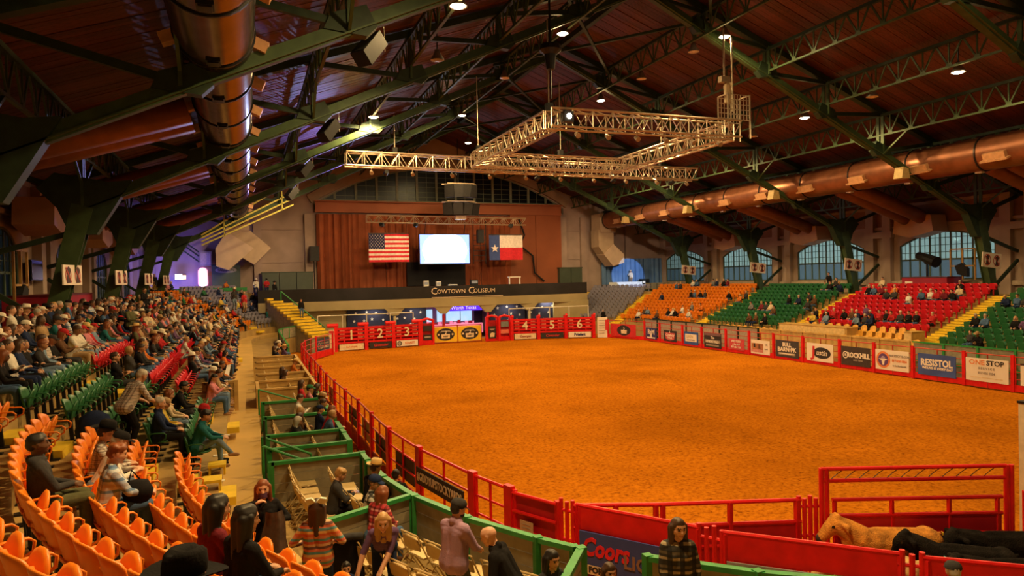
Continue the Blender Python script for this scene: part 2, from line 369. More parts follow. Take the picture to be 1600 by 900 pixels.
# ================================================================ ROOF STEEL
NOD = [HW-4.35*j for j in range(6)]          # node offsets from the ridge line
TB = {0: 'just ahead of the nearest seats', 1: 'over the near end of the dirt', 2: 'over the near third of the arena', 3: 'over the middle of the arena', 4: 'before the far chutes', 5: 'nearest the stage wall'}
def truss(k):
    Y = TY[k]
    t = T('roof_truss', 'green riveted steel roof truss on slanted columns, %s' % TB[k], 'truss', (XC, Y, 4), 0, 'green roof trusses')
    for s in (-1, 1):
        X = lambda o: XC+s*o
        bx = XC+s*(HW+1.45)
        c = MB(); c.bar((bx, Y, 3.4), (X(HW), Y, KZ), .42, .34, w2=.5, h2=.55, up=(s, 0, 0))
        for d in (-.24, .24): c.bar((bx, Y+d, 3.4), (X(HW), Y+d, KZ), .05, .55, w2=.05, h2=.75, up=(s, 0, 0))
        c.ob('column', STEEL, t)
        g = [(-1.5, .55), (-.9, 1.15), (.9, .85), (1.7, .95), (1.1, -.1), (.45, -1.2), (-.45, -1.2), (-.85, -.2)]
        MB().prism([(-s*a, b) for a, b in g], (X(HW), Y, KZ+.1), (1, 0, 0), (0, 0, 1), .5).ob('gusset_plate', STEELD, t)
        MB().bar((X(HW), Y, KZ), (XC, Y, chordz(XC)), .42, .24, up=(0, 1, 0)).bar((X(HW), Y, KZ-.15), (XC, Y, chordz(XC)-.15), .05, .5, up=(0, 1, 0)).ob('lower_chord', STEEL, t)
        MB().bar((X(29.8), Y, roofz(X(29.8))-.2), (XC, Y, roofz(XC)-.2), .32, .36, up=(0, 1, 0)).ob('upper_chord', STEELD, t)
        for j, o in enumerate(NOD):
            zc, zr = chordz(X(o)), roofz(X(o))-.25
            p = MB()
            for d in (-.16, .16): p.bar((X(o), Y+d, zc), (X(o), Y+d, zr), .2, .10, up=(1, 0, 0))
            p.ob('post', STEEL, t)
            if j:
                MB().prism([(-.7, -.1), (-.5, .35), (.5, .7), (.8, .1), (.5, -.2)], (X(o), Y, zc), (-s, 0, 0), (0, 0, 1), .36).ob('gusset_plate', STEELD, t)
                op = NOD[j-1]
                MB().bar((X(o), Y, zc+.1), (X(op), Y, roofz(X(op))-.35), .22, .16, up=(0, 1, 0)).ob('diagonal', STEELD, t)
        MB().bar((X(.2), Y, chordz(XC)-.2), (X(NOD[5]), Y, roofz(X(NOD[5]))-.4), .2, .16, up=(0, 1, 0)).ob('diagonal', STEELD, t)
        wx = WR-.4 if s > 0 else WL+.4
        MB().bar((X(HW), Y, KZ-.9), (wx, Y, 7.1), .14, .2).ob('wall_strut', STEELD, t)
        MB().bar((bx-s*.2, Y, 4.6), (wx, Y, 6.5), .14, .2).ob('wall_strut', STEELD, t)
        MB().bar((X(HW), Y, KZ+.4), (wx, Y, roofz(wx)-.5), .18, .22).ob('wall_strut', STEELD, t)
    return t
for k in range(6): truss(k)
# lattice purlins between the trusses; one web panel mesh shared
wp = MB(); PL = 11/8.
for sg in (-1, 1): wp.bar((0, 0, -1.2), (0, sg*PL/2, 0), .05, .09)
wp.bar((0, 0, -1.2), (0, 0, 0), .05, .07); wp.prism([(-.2, -.08), (.2, -.08), (.12, .16), (-.12, .16)], (0, 0, -1.2), (0, 1, 0), (0, 0, 1), .07)
WEB = wp.mesh('web_panel', STEEL)
CH1 = MB().bar((0, 0, 0), (0, 11, 0), .2, .16).mesh('top_chord', STEELD); CH2 = MB().bar((0, 0, -1.22), (0, 11, -1.22), .12, .10).mesh('bottom_chord', STEEL)
kneeb = MB().bar((0, 0, -2.5), (0, 1.9, -1.2), .09, .09).bar((0, 0, -2.5), (0, -1.9, -1.2), .09, .09).mesh('knee_brace', STEEL)
LINE = ['above the knee plates', 'second up from the eaves', 'third up from the eaves', 'fourth up from the eaves', 'fifth up from the eaves', 'next to the ridge']
BAYN = ['nearest', 'second', 'third', 'fourth', 'fifth', 'farthest']
for s in (-1, 1):
    for j, o in enumerate(NOD):
        x = XC+s*o; z = roofz(x)-.42
        for k in range(6):
            Y = TY[k]
            if not any(inframe((x, Y+d, z-.6), 60) for d in (0, 2.5, 5, 7.5, 10)): continue
            p = T('purlin_truss', 'green lattice purlin %s, %s side, %s bay' % (LINE[j], 'west' if s < 0 else 'east', BAYN[k]) if 0 else
                  'green lattice purlin in the %s bay, %s, %s slope' % (BAYN[k], LINE[j], 'silver duct' if s < 0 else 'copper duct'), 'purlin', (x, Y, z), 0, 'lattice purlins under the roof boards', world=False)
            L = 11 if k < 5 else 9.7
            c1 = put('top_chord', CH1, p); c2 = put('bottom_chord', CH2, p)
            if L < 11: c1.scale.y = c2.scale.y = L/11
            for q in range(8 if k < 5 else 7):
                w = put('web_panel', WEB, p); w.location.y = PL*(q+.5)
            if k and j in (1, 2, 0): put('knee_brace', kneeb, p)
# ridge beams and cross ties
for k in range(5):
    t = T('ridge_tie', 'dark green crossed tie beams at the roof ridge, %s bay' % BAYN[k], 'beam', (XC, TY[k], 20.5), 0, 'ridge tie beams')
    MB().bar((XC, TY[k], 21.3), (XC, TY[k]+11, 21.3), .3, .35).ob('ridge_beam', STEELD, t)
    for a, b in ((-4.3, 4.3), (4.3, -4.3)):
        MB().bar((XC+a, TY[k], roofz(XC+a)-.5), (XC+b, TY[k]+11, roofz(XC+b)-.5), .16, .14).ob('tie', STEELD, t)
# ================================================================ DUCTS
def duct(name, x, z, r, y0, y1, m, label, seg):
    d = T(name, label, 'duct', (x, y0, z))
    y = y0; i = 0
    while y < y1-.1:
        e = min(y+seg, y1)
        b = MB(); n = 28; pr = []
        rings = 10
        for q in range(rings+1):
            yy = y+(e-y)*q/rings
            for rr in ((r, r+.012) if q < rings else (r,)):
                pr.append((yy if rr == r else yy+.03, rr))
        vs = [(x+rr*cos(2*pi*j/n), yy, z+rr*sin(2*pi*j/n)) for yy, rr in pr for j in range(n)]
        b.add(vs, [(a*n+j, (a+1)*n+j, (a+1)*n+(j+1) % n, a*n+(j+1) % n) for a in range(len(pr)-1) for j in range(n)])
        b.ob('duct_section', m, d, smooth=True)
        f = MB(); vs = [(x+rr*cos(2*pi*j/n), yy, z+rr*sin(2*pi*j/n)) for yy, rr in ((e-.05, r), (e-.05, r+.05), (e+.03, r+.05), (e+.03, r)) for j in range(n)]
        f.add(vs, [(a*n+j, (a+1)*n+j, (a+1)*n+(j+1) % n, a*n+(j+1) % n) for a in range(3) for j in range(n)]); f.ob('flange', BLKM, d)
        y = e; i += 1
    return d
dl = duct('air_duct', -.6, 12.6, .97, 12, 69.5, SILV, 'big silver spiral air duct running under the roof over the full seats', 3.6)
dr = duct('air_duct', 40, 12.6, .97, 18, 70.5, DUCTM, 'big copper coloured air duct running above the arched night windows', 4.4)
for k in range(14):
    y = 15+k*3.7
    v = MB(); v.box((-.62, y, 11.62), (.34, .42, .12)).box((-.62, y, 11.57), (.26, .34, .1)); v.ob('outlet_grille', BLKM, dl)
    for sx in (-1, 1): MB().bar((-.6+sx*.95, y+1, 12.5), (-.6+sx*1.3, y+1, 12.35), .35, .3).ob('register_box', mat('register_tan', (.55, .30, .15), .5), dl)
for k in range(11):
    y = 21+k*4.6
    v = MB(); v.bar((39.1, y, 12.25), (38.86, y, 12.15), .5, 1.2, up=(0, 1, 0)); v.bar((39.15, y, 12.1), (38.8, y, 11.95), .1, 1.5, up=(0, 1, 0)); v.ob('register_box', mat('register_tan', (.55, .30, .15), .5), dr)
    MB().box((40.1, y+1.6, 11.6), (.3, .4, .12)).ob('outlet_grille', WPIPE, dr)
# branch ducts to the side wall
for i, y in enumerate((26.5, 37.5, 48.5, 59.5)):
    for s, x0, nm in ((1, 40.5, 'copper'), (-1, -1.2, 'silver')):
        b = T('branch_duct', '%s branch duct dropping to the wall, %s from the camera' % ('brown square' if s > 0 else 'brown rounded', nth(i+1)), 'duct', (x0, y, 11))
        xe = 48.6 if s > 0 else -8.9
        for d in (-.65, .65): MB().tube([(x0+s*.5, y+d, 12.0), (xe-s*1.5, y+d, 10.2), (xe, y+d, 9.6)], .5, 12).ob('pipe', mat('brown_branch_duct', (.20, .075, .04), .45, .3, .2, 2), b, smooth=True)
        h = MB(); h.prism([(-1.5, .9), (1.5, .9), (1.7, -.35), (.2, -.75), (-1.7, -.35)], (xe-s*.2, y, 9.2), (0, 1, 0), (0, 0, 1), 1.6); h.ob('outlet_hood', mat('hood_tan', (.45, .27, .17), .6, 0, .1, 1), b)
# elbows at the stage wall
for s, x, nm in ((-1, -.6, 'silver'), (1, 40, 'copper')):
    e = T('duct_elbow', 'beige faceted duct elbow under the end of the %s duct' % nm, 'duct', (x, 72, 8))
    w = 1.0
    HM = mat('elbow_beige', (.50, .38, .26), .5, .1, .1, 1.5)
    MB().box((x, 72, 12.3), (2.1, 2.2, 2.2)).ob('end_box', HM, e)
    if s < 0:
        MB().prism([(-1.0, 1.2), (1.0, 1.2), (3.0, -.6), (1.4, -2.2), (-1.0, -.6)], (x, 72, 10.1), (1, 0, 0), (0, 0, 1), 1.9).ob('elbow_segment', HM, e)
        MB().prism([(-1.0, 1.4), (1.4, -.2), (-.9, -2.3), (-2.0, -1.9), (-2.0, -.2)], (x, 71.9, 9.7), (1, 0, 0), (0, 0, 1), 1.95).ob('elbow_segment', mat('elbow_pale', (.62, .48, .36), .5, .1, .1, 1.5), e)
    else:
        MB().prism([(-1.0, 1.2), (1.0, 1.2), (1.0, -.6), (-.2, -1.8), (-1.0, -.8)], (x-.2, 72, 10.3), (1, 0, 0), (0, 0, 1), 1.9).ob('elbow_segment', HM, e)
        MB().prism([(-1.2, 0), (.1, 1.2), (1.5, 0), (1.5, -1.0), (0, -1.4)], (x+.6, 71.9, 8.6), (1, 0, 0), (0, 0, 1), 1.95).ob('elbow_segment', mat('elbow_pale', (.62, .48, .36), .5, .1, .1, 1.5), e)
# ================================================================ HIGH BAY LAMPS
GLOW = mat('lamp_glow', (1, .93, .8), .5, 0, 0, 1, emit=28, ecol=(1, .86, .62))
LAMPS = [(7.3, 23.4), (32.6, 23.1), (15.8, 32.4), (24.1, 29.8), (32.6, 32.9), (7.3, 40.7), (24.1, 43.4), (16, 50.9),
         (15.5, 18), (24.2, 18), (7.0, 11), (32.6, 12), (2.5, 8), (32.6, 46), (19.7, 7), (7.3, 54), (32.6, 57), (19.7, 61)]  # lamps in this row are assumed, to light the ends of the hall
LOFF = ['over the near curve', '']
disc = MB(); disc.lathe([(.0, .02), (.2, .02), (.24, 0), (.24, -.02)], n=14); 
def lamp(i, x, y, lit=True):
    z = min(roofz(x)-1.75, 18.75)
    p = proj((x, y, z)); loc = 'in view' if inframe((x, y, z), 20) else 'outside the view'
    t = T('high_bay_lamp', LLAB[i], 'lamp', (x, y, z), 0, 'lit high bay lamps', world=False)
    MB().bar((0, 0, .45), (0, 0, 1.35), .05, .05).ob('stem', BLKM, t)
    MB().lathe([(.0, .5), (.12, .5), (.15, .36), (.30, .1), (.33, .0), (.30, .0), (.26, .06)], n=16).ob('reflector', mat('reflector_metal', (.4, .38, .34), .3, .8), t, smooth=True)
    MB().lathe([(.27, .02), (.2, -.03), (.0, -.05)], n=16).ob('bulb_lens', GLOW, t, smooth=True)
    pw = LAMP_POWER*(1.45 if x < 8 else .35 if y < 20 else .6 if y < 27 else .85 if y < 35 else 1.1)
    light('lamp_light', 'SPOT', (x, y, z-.12), pw, LAMP_COL, spot_size=2.98, spot_blend=.3, shadow_soft_size=.3)
    light('lamp_glow_light', 'POINT', (x, y, z-.25), LAMP_POWER*.02, LAMP_COL, shadow_soft_size=.28)
LLAB = ['lit lamp beside the near silver duct, first over the full seats', 'lit lamp on the copper duct slope nearest the camera', 'lit lamp near the ridge above the square rig', 'lit lamp above the chain hoist of the square rig',
        'lit lamp on the copper duct slope beyond the hoist', 'lit lamp low on the silver duct slope, on the yellow lit chord', 'lit lamp seen inside the rectangle of the rig', 'small far lit lamp near the ridge before the stage',
        'assumed near lamp west of the ridge', 'assumed near lamp east of the ridge', 'assumed lamp over the near curve of seats', 'assumed lamp over the near cattle pen end', 'assumed lamp above the orange seats', 'assumed lamp beyond the rig on the copper duct slope', 'assumed lamp at the near end of the ridge',
        'assumed far lamp on the silver duct slope', 'assumed far lamp on the copper duct slope', 'assumed last lamp on the ridge above the chutes', 'lamp over the red seats', 'lamp over the orange far seats', 'lamp over the green empty rows', 'lamp over the crowded red rows', 'lamp over the crowded orange rows']
for i, (x, y) in enumerate(LAMPS): lamp(i, x, y)
for i, (x, y) in enumerate([(24.1, 32.5), (8.6, 31), (32.6, 28), (33, 38), (15.8, 41), (24.1, 38)]):
    z = roofz(x)-1.7
    t = T('high_bay_lamp', 'unlit high bay lamp hanging %s' % ['beside the hoist chains', 'beside the second silver duct chord', 'between two lit lamps over the copper duct', 'past the second lit copper slope lamp', 'near the ridge past the rig corner', 'above the long side of the rig'][i], 'lamp', (x, y, z), 0, 'unlit high bay lamps', world=False)
    MB().bar((0, 0, .4), (0, 0, 1.3), .05, .05).ob('stem', BLKM, t)
    MB().lathe([(.0, .5), (.12, .5), (.15, .36), (.30, .1), (.33, .0)], n=14).ob('reflector', mat('reflector_metal', (.4, .38, .34), .3, .8), t, smooth=True)
    MB().lathe([(.31, .02), (.15, -.03), (.0, -.04)], n=14).ob('lens', mat('unlit_lens', (.7, .6, .5), .3), t)
# ================================================================ LIGHTING RIG
def boxtruss(name, label, a, b, wid, hgt, step, parent=None, group='aluminium lighting trusses'):
    a, b = Vector(a), Vector(b); d = (b-a); L = d.length; d.normalize(); sd = d.cross(Vector((0, 0, 1))).normalized(); up = Vector((0, 0, 1))
    t = T(name, label, 'truss', a, 0, group)
    cs = [(sx*wid/2, sz) for sx in (-1, 1) for sz in (0, -hgt)]
    for sx, sz in cs: MB().tube([a+sd*sx+up*sz, b+sd*sx+up*sz], .055, 6).ob('chord_tube', ALU, t)
    n = max(1, round(L/step))
    for i in range(n):
        p, q = a+d*(L*i/n), a+d*(L*(i+1)/n); m = MB(); md = (p+q)/2
        for sx in (-1, 1):
            m.tube([p+sd*(sx*wid/2), md+sd*(sx*wid/2)-up*hgt, q+sd*(sx*wid/2)], .032, 5); m.tube([p+sd*(sx*wid/2), p+sd*(sx*wid/2)-up*hgt], .035, 5)
        for z in (0, -hgt): m.tube([p+sd*(wid/2)+up*z, q-sd*(wid/2)+up*z], .03, 5)
        m.ob('lacing', ALU, t)
    return t
RZ = 14.0
boxtruss('lighting_truss', 'near side of the square lighting rig, under the hoist', (13.6, 29.6, RZ), (24.4, 29.3, RZ), .75, .85, 1.05)
boxtruss('lighting_truss', 'stage light rig side running from lit corner toward the stage', (13.9, 30, RZ), (13.9, 41, RZ), .75, .85, 1.05)
boxtruss('lighting_truss', 'rig side under the speaker cage running toward the stage', (24.2, 29.8, RZ), (24.2, 41, RZ), .75, .85, 1.05)
boxtruss('lighting_truss', 'far side of the square lighting rig', (13.6, 41.2, RZ), (24.4, 41.0, RZ), .75, .85, 1.05)
boxtruss('lighting_truss', 'longest lighting truss crossing behind the square rig', (5.9, 42.8, RZ), (32.0, 43.3, RZ), .75, .85, 1.1)
boxtruss('lighting_truss', 'far lighting truss hung before the brown stage curtain', (11.5, 69.5, 12.7), (28.8, 69.5, 12.55), .6, .72, 1.2)
# hoist and speaker cage at the rig corner
t = T('hoist_chain', 'pair of chains with motor holding up the rig corner cage', 'hoist', (24.0, 29.4, 14.4))
MB().tube([(23.7, 29.4, 18.9), (23.7, 29.4, 16.4)], .05, 6).ob('chain', ALU, t)
MB().tube([(24.3, 29.5, 18.5), (24.3, 29.5, 14.6)], .05, 6).ob('chain', ALU, t)
MB().box((23.7, 29.4, 16.2), (.55, .3, .3)).ob('hook_block', ALU, t); MB().lathe([(0, -1.1), (.16, -1.1), (.2, -.2), (.1, .1), (0, .1)], (23.9, 29.4, 16.1), 10).ob('chain_bag', mat('tan_canvas', (.5, .38, .22)), t)
t = T('wire_cage', 'pale wire cage standing on the corner of the lighting rig', 'cage', (24.3, 29.4, 14.05))
for y in (29.0, 29.8):
    m = MB()
    for x in np.arange(23.6, 25.01, .2): m.bar((x, y, 14.05), (x, y, 15.35), .03, .03)
    for z in np.arange(14.05, 15.4, .26): m.bar((23.6, y, z), (25, y, z), .03, .03)
    m.ob('wire_grid', ALU, t)

fr = MB()
for x in (23.6, 25.0):
    for y in (29.0, 29.8): fr.bar((x, y, 13.1), (x, y, 15.4), .06, .06)
    fr.bar((x, 29.0, 15.38), (x, 29.8, 15.38), .06, .06)
fr.ob('frame', ALU, t)
def parcan(i, x, y, z, lab):
    t = T('stage_light', lab, 'stage light', (x, y, z), 0, 'small fixtures under the rig', world=False)
    MB().bar((0, 0, .02), (0, 0, -.28), .03, .03).ob('clamp', ALU, t)
    a = Vector((0, 0, -.3)); MB().tube([a+Vector((0, .12, .06)), a+Vector((0, -.14, -.1))], [.09, .13], 10).ob('housing', mat('fixture_tan', (.35, .27, .18), .4, .5), t)
i = 0
for nm, xs, y in (('near rig side', np.linspace(15, 23.3, 6), 29.4), ('far rig side', np.linspace(15, 23.5, 5), 41.1), ('long rear truss', np.linspace(7.5, 31, 10), 43.0)):
    for k, x in enumerate(xs): parcan(i, float(x), y, RZ-.85, 'small stage light under the %s, %s from the full seats' % (nm, nth(k+1))); i += 1
t = T('stage_light', 'one lit white fixture at the near corner of the rig', 'stage light', (14.4, 29.2, 13.6), world=False)
MB().box((0, 0, 0), (.5, .4, .5)).ob('housing', BLKM, t); MB().lathe([(0, 0), (.13, 0), (.1, .06), (0, .08)], (0, 0, 0), 12).ob('lens', GLOW, t).matrix_local = Matrix.Translation((0, -.21, 0)) @ Matrix.Rotation(pi/2, 4, 'X')
for i, (x, y, z, lab) in enumerate([(13.9, 30.2, 18.5, 'drop line with clamp above the near rig corner'), (19.7, 41.1, 19, 'thin drop line to the far rig side'), (13.9, 41, 18.8, 'thin drop line behind the far rig corner'), (9, 43, 16.5, 'thin drop line to the long rear truss beside the silver duct'), (29, 43.2, 17, 'thin drop line to the long rear truss beside the copper duct')]):
    t = T('drop_line', lab, 'cable', (x, y, RZ)); MB().tube([(x, y, RZ), (x, y, z)], .035, 5).ob('cable', ALU, t); MB().box((x, y, RZ+.25), (.3, .3, .4)).ob('clamp', BLKM, t)
t = T('projector', 'dark projector pod hanging below the ridge by a pole', 'projector', (13.9, 29.7, 17))
MB().tube([(13.9, 29.9, 19.5), (13.9, 29.9, 14.6)], .05, 6).ob('pole', BLKM, t); MB().lathe([(0, .3), (.5, .25), (.55, 0), (.3, -.2), (.2, -.9), (0, -.95)], (13.9, 29.9, 16.9), 12).ob('pod', BLKM, t)
# speaker clusters
def speaker_box(t, c, w, h, d, rz, tilt):
    M = Matrix.Translation(c) @ Matrix.Rotation(rz, 4, 'Z') @ Matrix.Rotation(tilt, 4, 'X')
    b = MB(); b.prism([(-w/2, -h/2), (w/2, -h/2), (w/2*.92, h/2), (-w/2*.92, h/2)], (0, 0, 0), (1, 0, 0), (0, 0, 1), d); b.v = [tuple(M @ Vector(v)) for v in b.v]; b.ob('cabinet', BLKM, t)
    g = MB(); g.prism([(-w*.45, -h*.46), (w*.45, -h*.46), (w*.42, h*.46), (-w*.42, h*.46)], (0, -d/2-.01, 0), (1, 0, 0), (0, 0, 1), .02); g.v = [tuple(M @ Vector(v)) for v in g.v]; g.ob('grille', mat('speaker_grille', (.03, .03, .03), .7, .3), t)
t = T('speaker_cluster', 'two tiered black speaker cluster hanging before the arched window', 'speaker', (20.4, 65, 12))
for tier, z in ((0, 14.75), (1, 13.0)):
    for k in range(4):
        a = (k-1.5)*.42; speaker_box(t, (20.0+sin(a)*2.1*(1 if tier else .85), 65.9-cos(a)*1.6, z), 1.05, 1.15 if tier else 1.25, .8, a, .25 if tier else .1)
    f = MB(); f.bar((18.2, 65.2, z+.7), (21.8, 65.2, z+.7), .12, .1); f.bar((18.6, 64.6, z+.74), (21.4, 64.6, z+.74), .1, .1); f.ob('rigging_frame', mat('rig_tan', (.4, .3, .2), .5, .5), t)
MB().tube([(20, 65.4, 15.4), (20, 65.4, 20)], .05, 6).ob('cable', BLKM, t); MB().box((20, 65, 12.15), (1.1, .5, .35)).ob('center_box', mat('rig_tan', (.4, .3, .2), .5, .5), t)
for i, (x, y, z) in enumerate([(3.75, 21.6, 13.2), (3.85, 33.6, 13.2), (3.6, 44.6, 13.1), (3.5, 56, 13.0)]):
    t = T('loudspeaker', 'slanted black loudspeaker under the %s chord of the silver duct slope' % ['nearest', 'second', 'third', 'fourth'][i], 'speaker', (x, y, z), 0, 'loudspeakers over the full seats')
    speaker_box(t, (x, y-.3, z), .55, 1.15, .5, -.9, -.75)
    MB().tube([(x+.1, y-.2, z+.5), (x-.2, y+.1, z+1.1)], .02, 5).ob('cable', ALU, t); MB().tube([(x+.5, y-.2, z), (x+.5, y, z+1.3)], .015, 5).ob('cable', ALU, t)
for i, (x, y) in enumerate([(38.0, 41.8), (38.0, 30.8), (38.0, 52.8), (38.0, 63.8)]):
    z = chordz(x)-.55; t = T('loudspeaker', 'tan loudspeaker wedge below the %s truss node on the copper duct' % ['second', 'nearest', 'third', 'fourth'][i], 'speaker', (x, y, z), 0, 'loudspeakers on the copper duct')
    MB().prism([(-.35, -.3), (.35, -.3), (.25, .3), (-.2, .4)], (x, y-.2, z), (1, 0, 0), (0, 0, 1), .6).ob('cabinet', mat('speaker_tan', (.42, .30, .12), .6), t); MB().bar((x, y-.2, z+.3), (x, y, z+.7), .05, .05).ob('bracket', BLKM, t)
# bright cable tray along the last silver slope chord
t = T('cable_tray', 'yellow green lit cable tray sloping down the farthest chord', 'cable tray', (0, 63.3, 11))
TM = mat('tray_yellow', (.55, .50, .10), .4, .4, .15, 3)
for q, dz in enumerate((1.6, 1.15, .6, .05)): MB().bar((-3.4, 63.2, 9.35+dz*.55), (4.1 if q else 3.2, 63.2, 12.9+dz), .08, .12).ob('rail', TM, t)
for x in (-1.6, 3.15): MB().bar((x, 63.2, 12.45+(x-3.15)*.5), (x, 63.2, 14.1+(x-3.15)*.45), .08, .08).ob('upright', TM, t)
# ================================================================ COLUMN SIGNS
SIGNW = mat('sign_white', (.78, .70, .62), .6, 0, .05, 4); RINGM = mat('sign_ring_red', (.45, .06, .04), .6)
for s in (-1, 1):
    for k in (2, 3, 4, 5):
        Y = TY[k]; x = XC+s*(HW+.72); z = 6.5
        t = T('column_sign', 'white two ring pictogram board on the %s slanted column, %s' % (['nearest', 'second', 'third', 'farthest'][k-2], 'copper duct side' if s > 0 else 'silver duct side'), 'sign', (x, Y-.45, z), 0, 'white signs on the slanted columns')
        tilt = Matrix.Translation((x-s*(.1 if s > 0 else .35), Y-.42, z)) @ (Matrix.Rotation(.10, 4, 'Y') if s > 0 else Matrix.Rotation(1.38, 4, 'Z'))
        W2, H2 = (.92, .48) if s > 0 else (.78, .38)
        BD = [t]
        def pl(mb, nm, m): mb.v = [tuple(tilt @ Vector(v)) for v in mb.v]; return mb.ob(nm, m, BD[0])
        BD[0] = pl(MB().box((0, 0, 0), (W2*2, .05, H2*2)), 'board', SIGNW); INV[BD[0]] = INV[t]
        for cx in (-.5, .5):
            cz = 0; rg = MB(); R = .38 if s > 0 else .31; n = 20; k2 = W2/1.0
            vs = [(cx*k2+rr*cos(2*pi*j/n)*k2, -.035, cz+rr*sin(2*pi*j/n)) for rr in (R, R-.07) for j in range(n)]
            rg.add(vs, [(j, (j+1) % n, n+(j+1) % n, n+j) for j in range(n)]); pl(rg, 'ring', RINGM)
            pc = MB(); pc.prism([(-.14, -.3), (.16, -.3), (.1, .02), (.2, .2), (.02, .33), (-.2, .18), (-.08, 0)], (cx*k2, -.036, cz), (1, 0, 0), (0, 0, 1), .008); pl(pc, 'pictogram', mat('pictogram_dark', (.06, .03, .03)))
            br = MB(); br.bar((cx*k2-.28*k2, -.042, .28), (cx*k2+.28*k2, -.042, -.28), .008, .06); pl(br, 'slash', RINGM)

for i, (x, to) in enumerate(((8.5, (-3, 74, 8)), (13, (9, 74, 8)), (19, (20, 74, 10)), (25, (31, 74, 9)), (30, (43, 74, 9)))):  # extra lamps added on the truss to brighten the stage end wall
    t = T('added_wash_light', 'added wash lamp on the long rear truss, %s from the full seats' % nth(i+1), 'stage light', (x, 43.3, 13.2), 0, 'added wash lamps', world=False)
    MB().bar((0, 0, .05), (0, 0, -.25), .03, .03).ob('clamp', ALU, t); MB().tube([(0, -.1, -.25), (0, .25, -.32)], [.13, .17], 10).ob('housing', BLKM, t)
    light('added_wash_beam', 'SPOT', (x, 43.75, 12.85), STAGE_WASH, (1, .66, .40), spot_size=.62, spot_blend=.9, shadow_soft_size=.3, to=to)
# ================================================================ STAGE END
CURT = mat('rust_stage_curtain', (.30, .075, .025), .85, 0, .2, .8)
def curtain(name, label, x0, x1, y, z0, z1, amp, n, m, parts=1, cat='curtain'):
    t = T(name, label, cat, ((x0+x1)/2, y, z0))
    for k in range(parts):
        a, b = x0+(x1-x0)*k/parts, x0+(x1-x0)*(k+1)/parts; N = max(9, int((b-a)*n))
        ph = [rnd.uniform(.6, 1.3) for _ in range(N+1)]
        MB().grid(lambda u, v: (a+(b-a)*u, y-abs(sin(u*(b-a)*4.2+k))*amp*ph[int(u*N)]*(1-.35*v)+.05*sin(u*31), z0+(z1-z0)*v), N, 3).ob('curtain_panel', m, t)
    return t
c = curtain('stage_curtain', 'tall pleated rust coloured curtain closing the stage', 7.0, 28.6, 73.9, 5.2, 13.2, .35, 7, CURT, 6)
MB().box((21, 73.5, 13.9), (28.2, .25, 1.1)).ob('valance', mat('curtain_valance', (.34, .10, .04), .7, 0, .15, .5), c)
for x0, x1 in ((28.6, 31.8), (31.85, 35.1)): MB().box(((x0+x1)/2, 73.6, 9.3), (x1-x0, .16, 8.3)).ob('flat_panel', mat('rust_flat', (.30, .085, .03), .7, 0, .15, .4), c)
MB().box((21, 73.2, 14.5), (28.4, .3, .12)).ob('head_rail', mat('rust_flat', (.30, .085, .03)), c)
# LED screen and flags
SCRB = mat('screen_blue_glow', (.25, .40, .95), .5, 0, .05, 1, emit=1.6, ecol=(.22, .36, .95)); SCRW = mat('screen_white_glow', (1, 1, 1), .5, 0, 0, 1, emit=2.6, ecol=(.85, .93, 1))
t = T('led_screen', 'bright white and blue video screen hung before the stage curtain', 'screen', (19.75, 70, 7.6))
MB().box((19.75, 70.1, 9.27), (5.6, .25, 3.25)).ob('housing', BLKM, t)
MB().box((19.75, 69.95, 9.27), (5.4, .04, 3.05)).ob('display', SCRB, t)
pp = [(-2.35, -1.45), (2.2, -1.45)]
for i in range(17): a = -.55+(pi+1.1)*i/16; pp.append((min(2.45, max(-2.45, 2.45*cos(a))), min(1.5, -.1+1.95*sin(a))))
MB().prism(pp, (19.75, 69.92, 9.27), (1, 0, 0), (0, 0, 1), .02).ob('bright_image', SCRW, t)
for x in (17.6, 21.9): MB().tube([(x, 70, 10.9), (x, 69.5, 12.1)], .04, 6).ob('hanger', BLKM, t)
light('screen_light', 'AREA', (19.75, 69.8, 9.27), 350, (.6, .75, 1), shape='RECTANGLE', size=5, size_y=3, to=(19.75, 30, 4))
t = T('black_masking', 'black cloth hung under the video screen', 'cloth', (19.6, 73.2, 5.4)); MB().box((19.6, 73.0, 6.7), (6.6, .12, 2.6)).ob('cloth', BLK, t)
MB().bar((16.4, 72.95, 8.0), (22.8, 72.95, 8.0), .06, .06).ob('batten', BLKM, t)
FR, FWH, FBL = mat('flag_red', (.62, .02, .035), .8), mat('flag_white', (.80, .72, .66), .8), mat('flag_blue', (.014, .02, .085), .8)
def star(r, o, m, t, name='star', n=.01):
    pts = []
    for i in range(10): a = pi/2+pi*i/5; rr = r if i % 2 == 0 else r*.40; pts.append((rr*cos(a), rr*sin(a)))
    return MB().prism(pts, o, (1, 0, 0), (0, 0, 1), n).ob(name, m, t)
t = T('flag', 'United States flag hanging from the far truss beside the screen', 'flag', (13.8, 70, 8))
x0, x1, z0, z1 = 11.75, 15.9, 7.98, 10.85; sh = (z1-z0)/13
wav = lambda x: 70+.07*sin((x-x0)*4)
def wavy(a, b, za, zb, m, nm, off=0):
    return MB().grid(lambda u, v: (a+(b-a)*u, wav(a+(b-a)*u)-off, za+(zb-za)*v), 16, 2).ob(nm, m, t)
for i in range(13): wavy(x0, x1, z0+i*sh, z0+(i+1)*sh, FR if i % 2 == 0 else FWH, 'stripe')
CANT = wavy(x0, x0+1.62, z1-7*sh, z1, FBL, 'canton', .03); INV[CANT] = INV[t]
for r in range(9):
    for q in range(6 if r % 2 == 0 else 5):
        x = x0+.14+q*.268+(0 if r % 2 == 0 else .134); star(.058, (x, wav(x)-.05, z1-.13-r*.165), FWH, CANT)
t = T('flag', 'Texas lone star flag hanging from the far truss beside the screen', 'flag', (26.7, 70, 8))
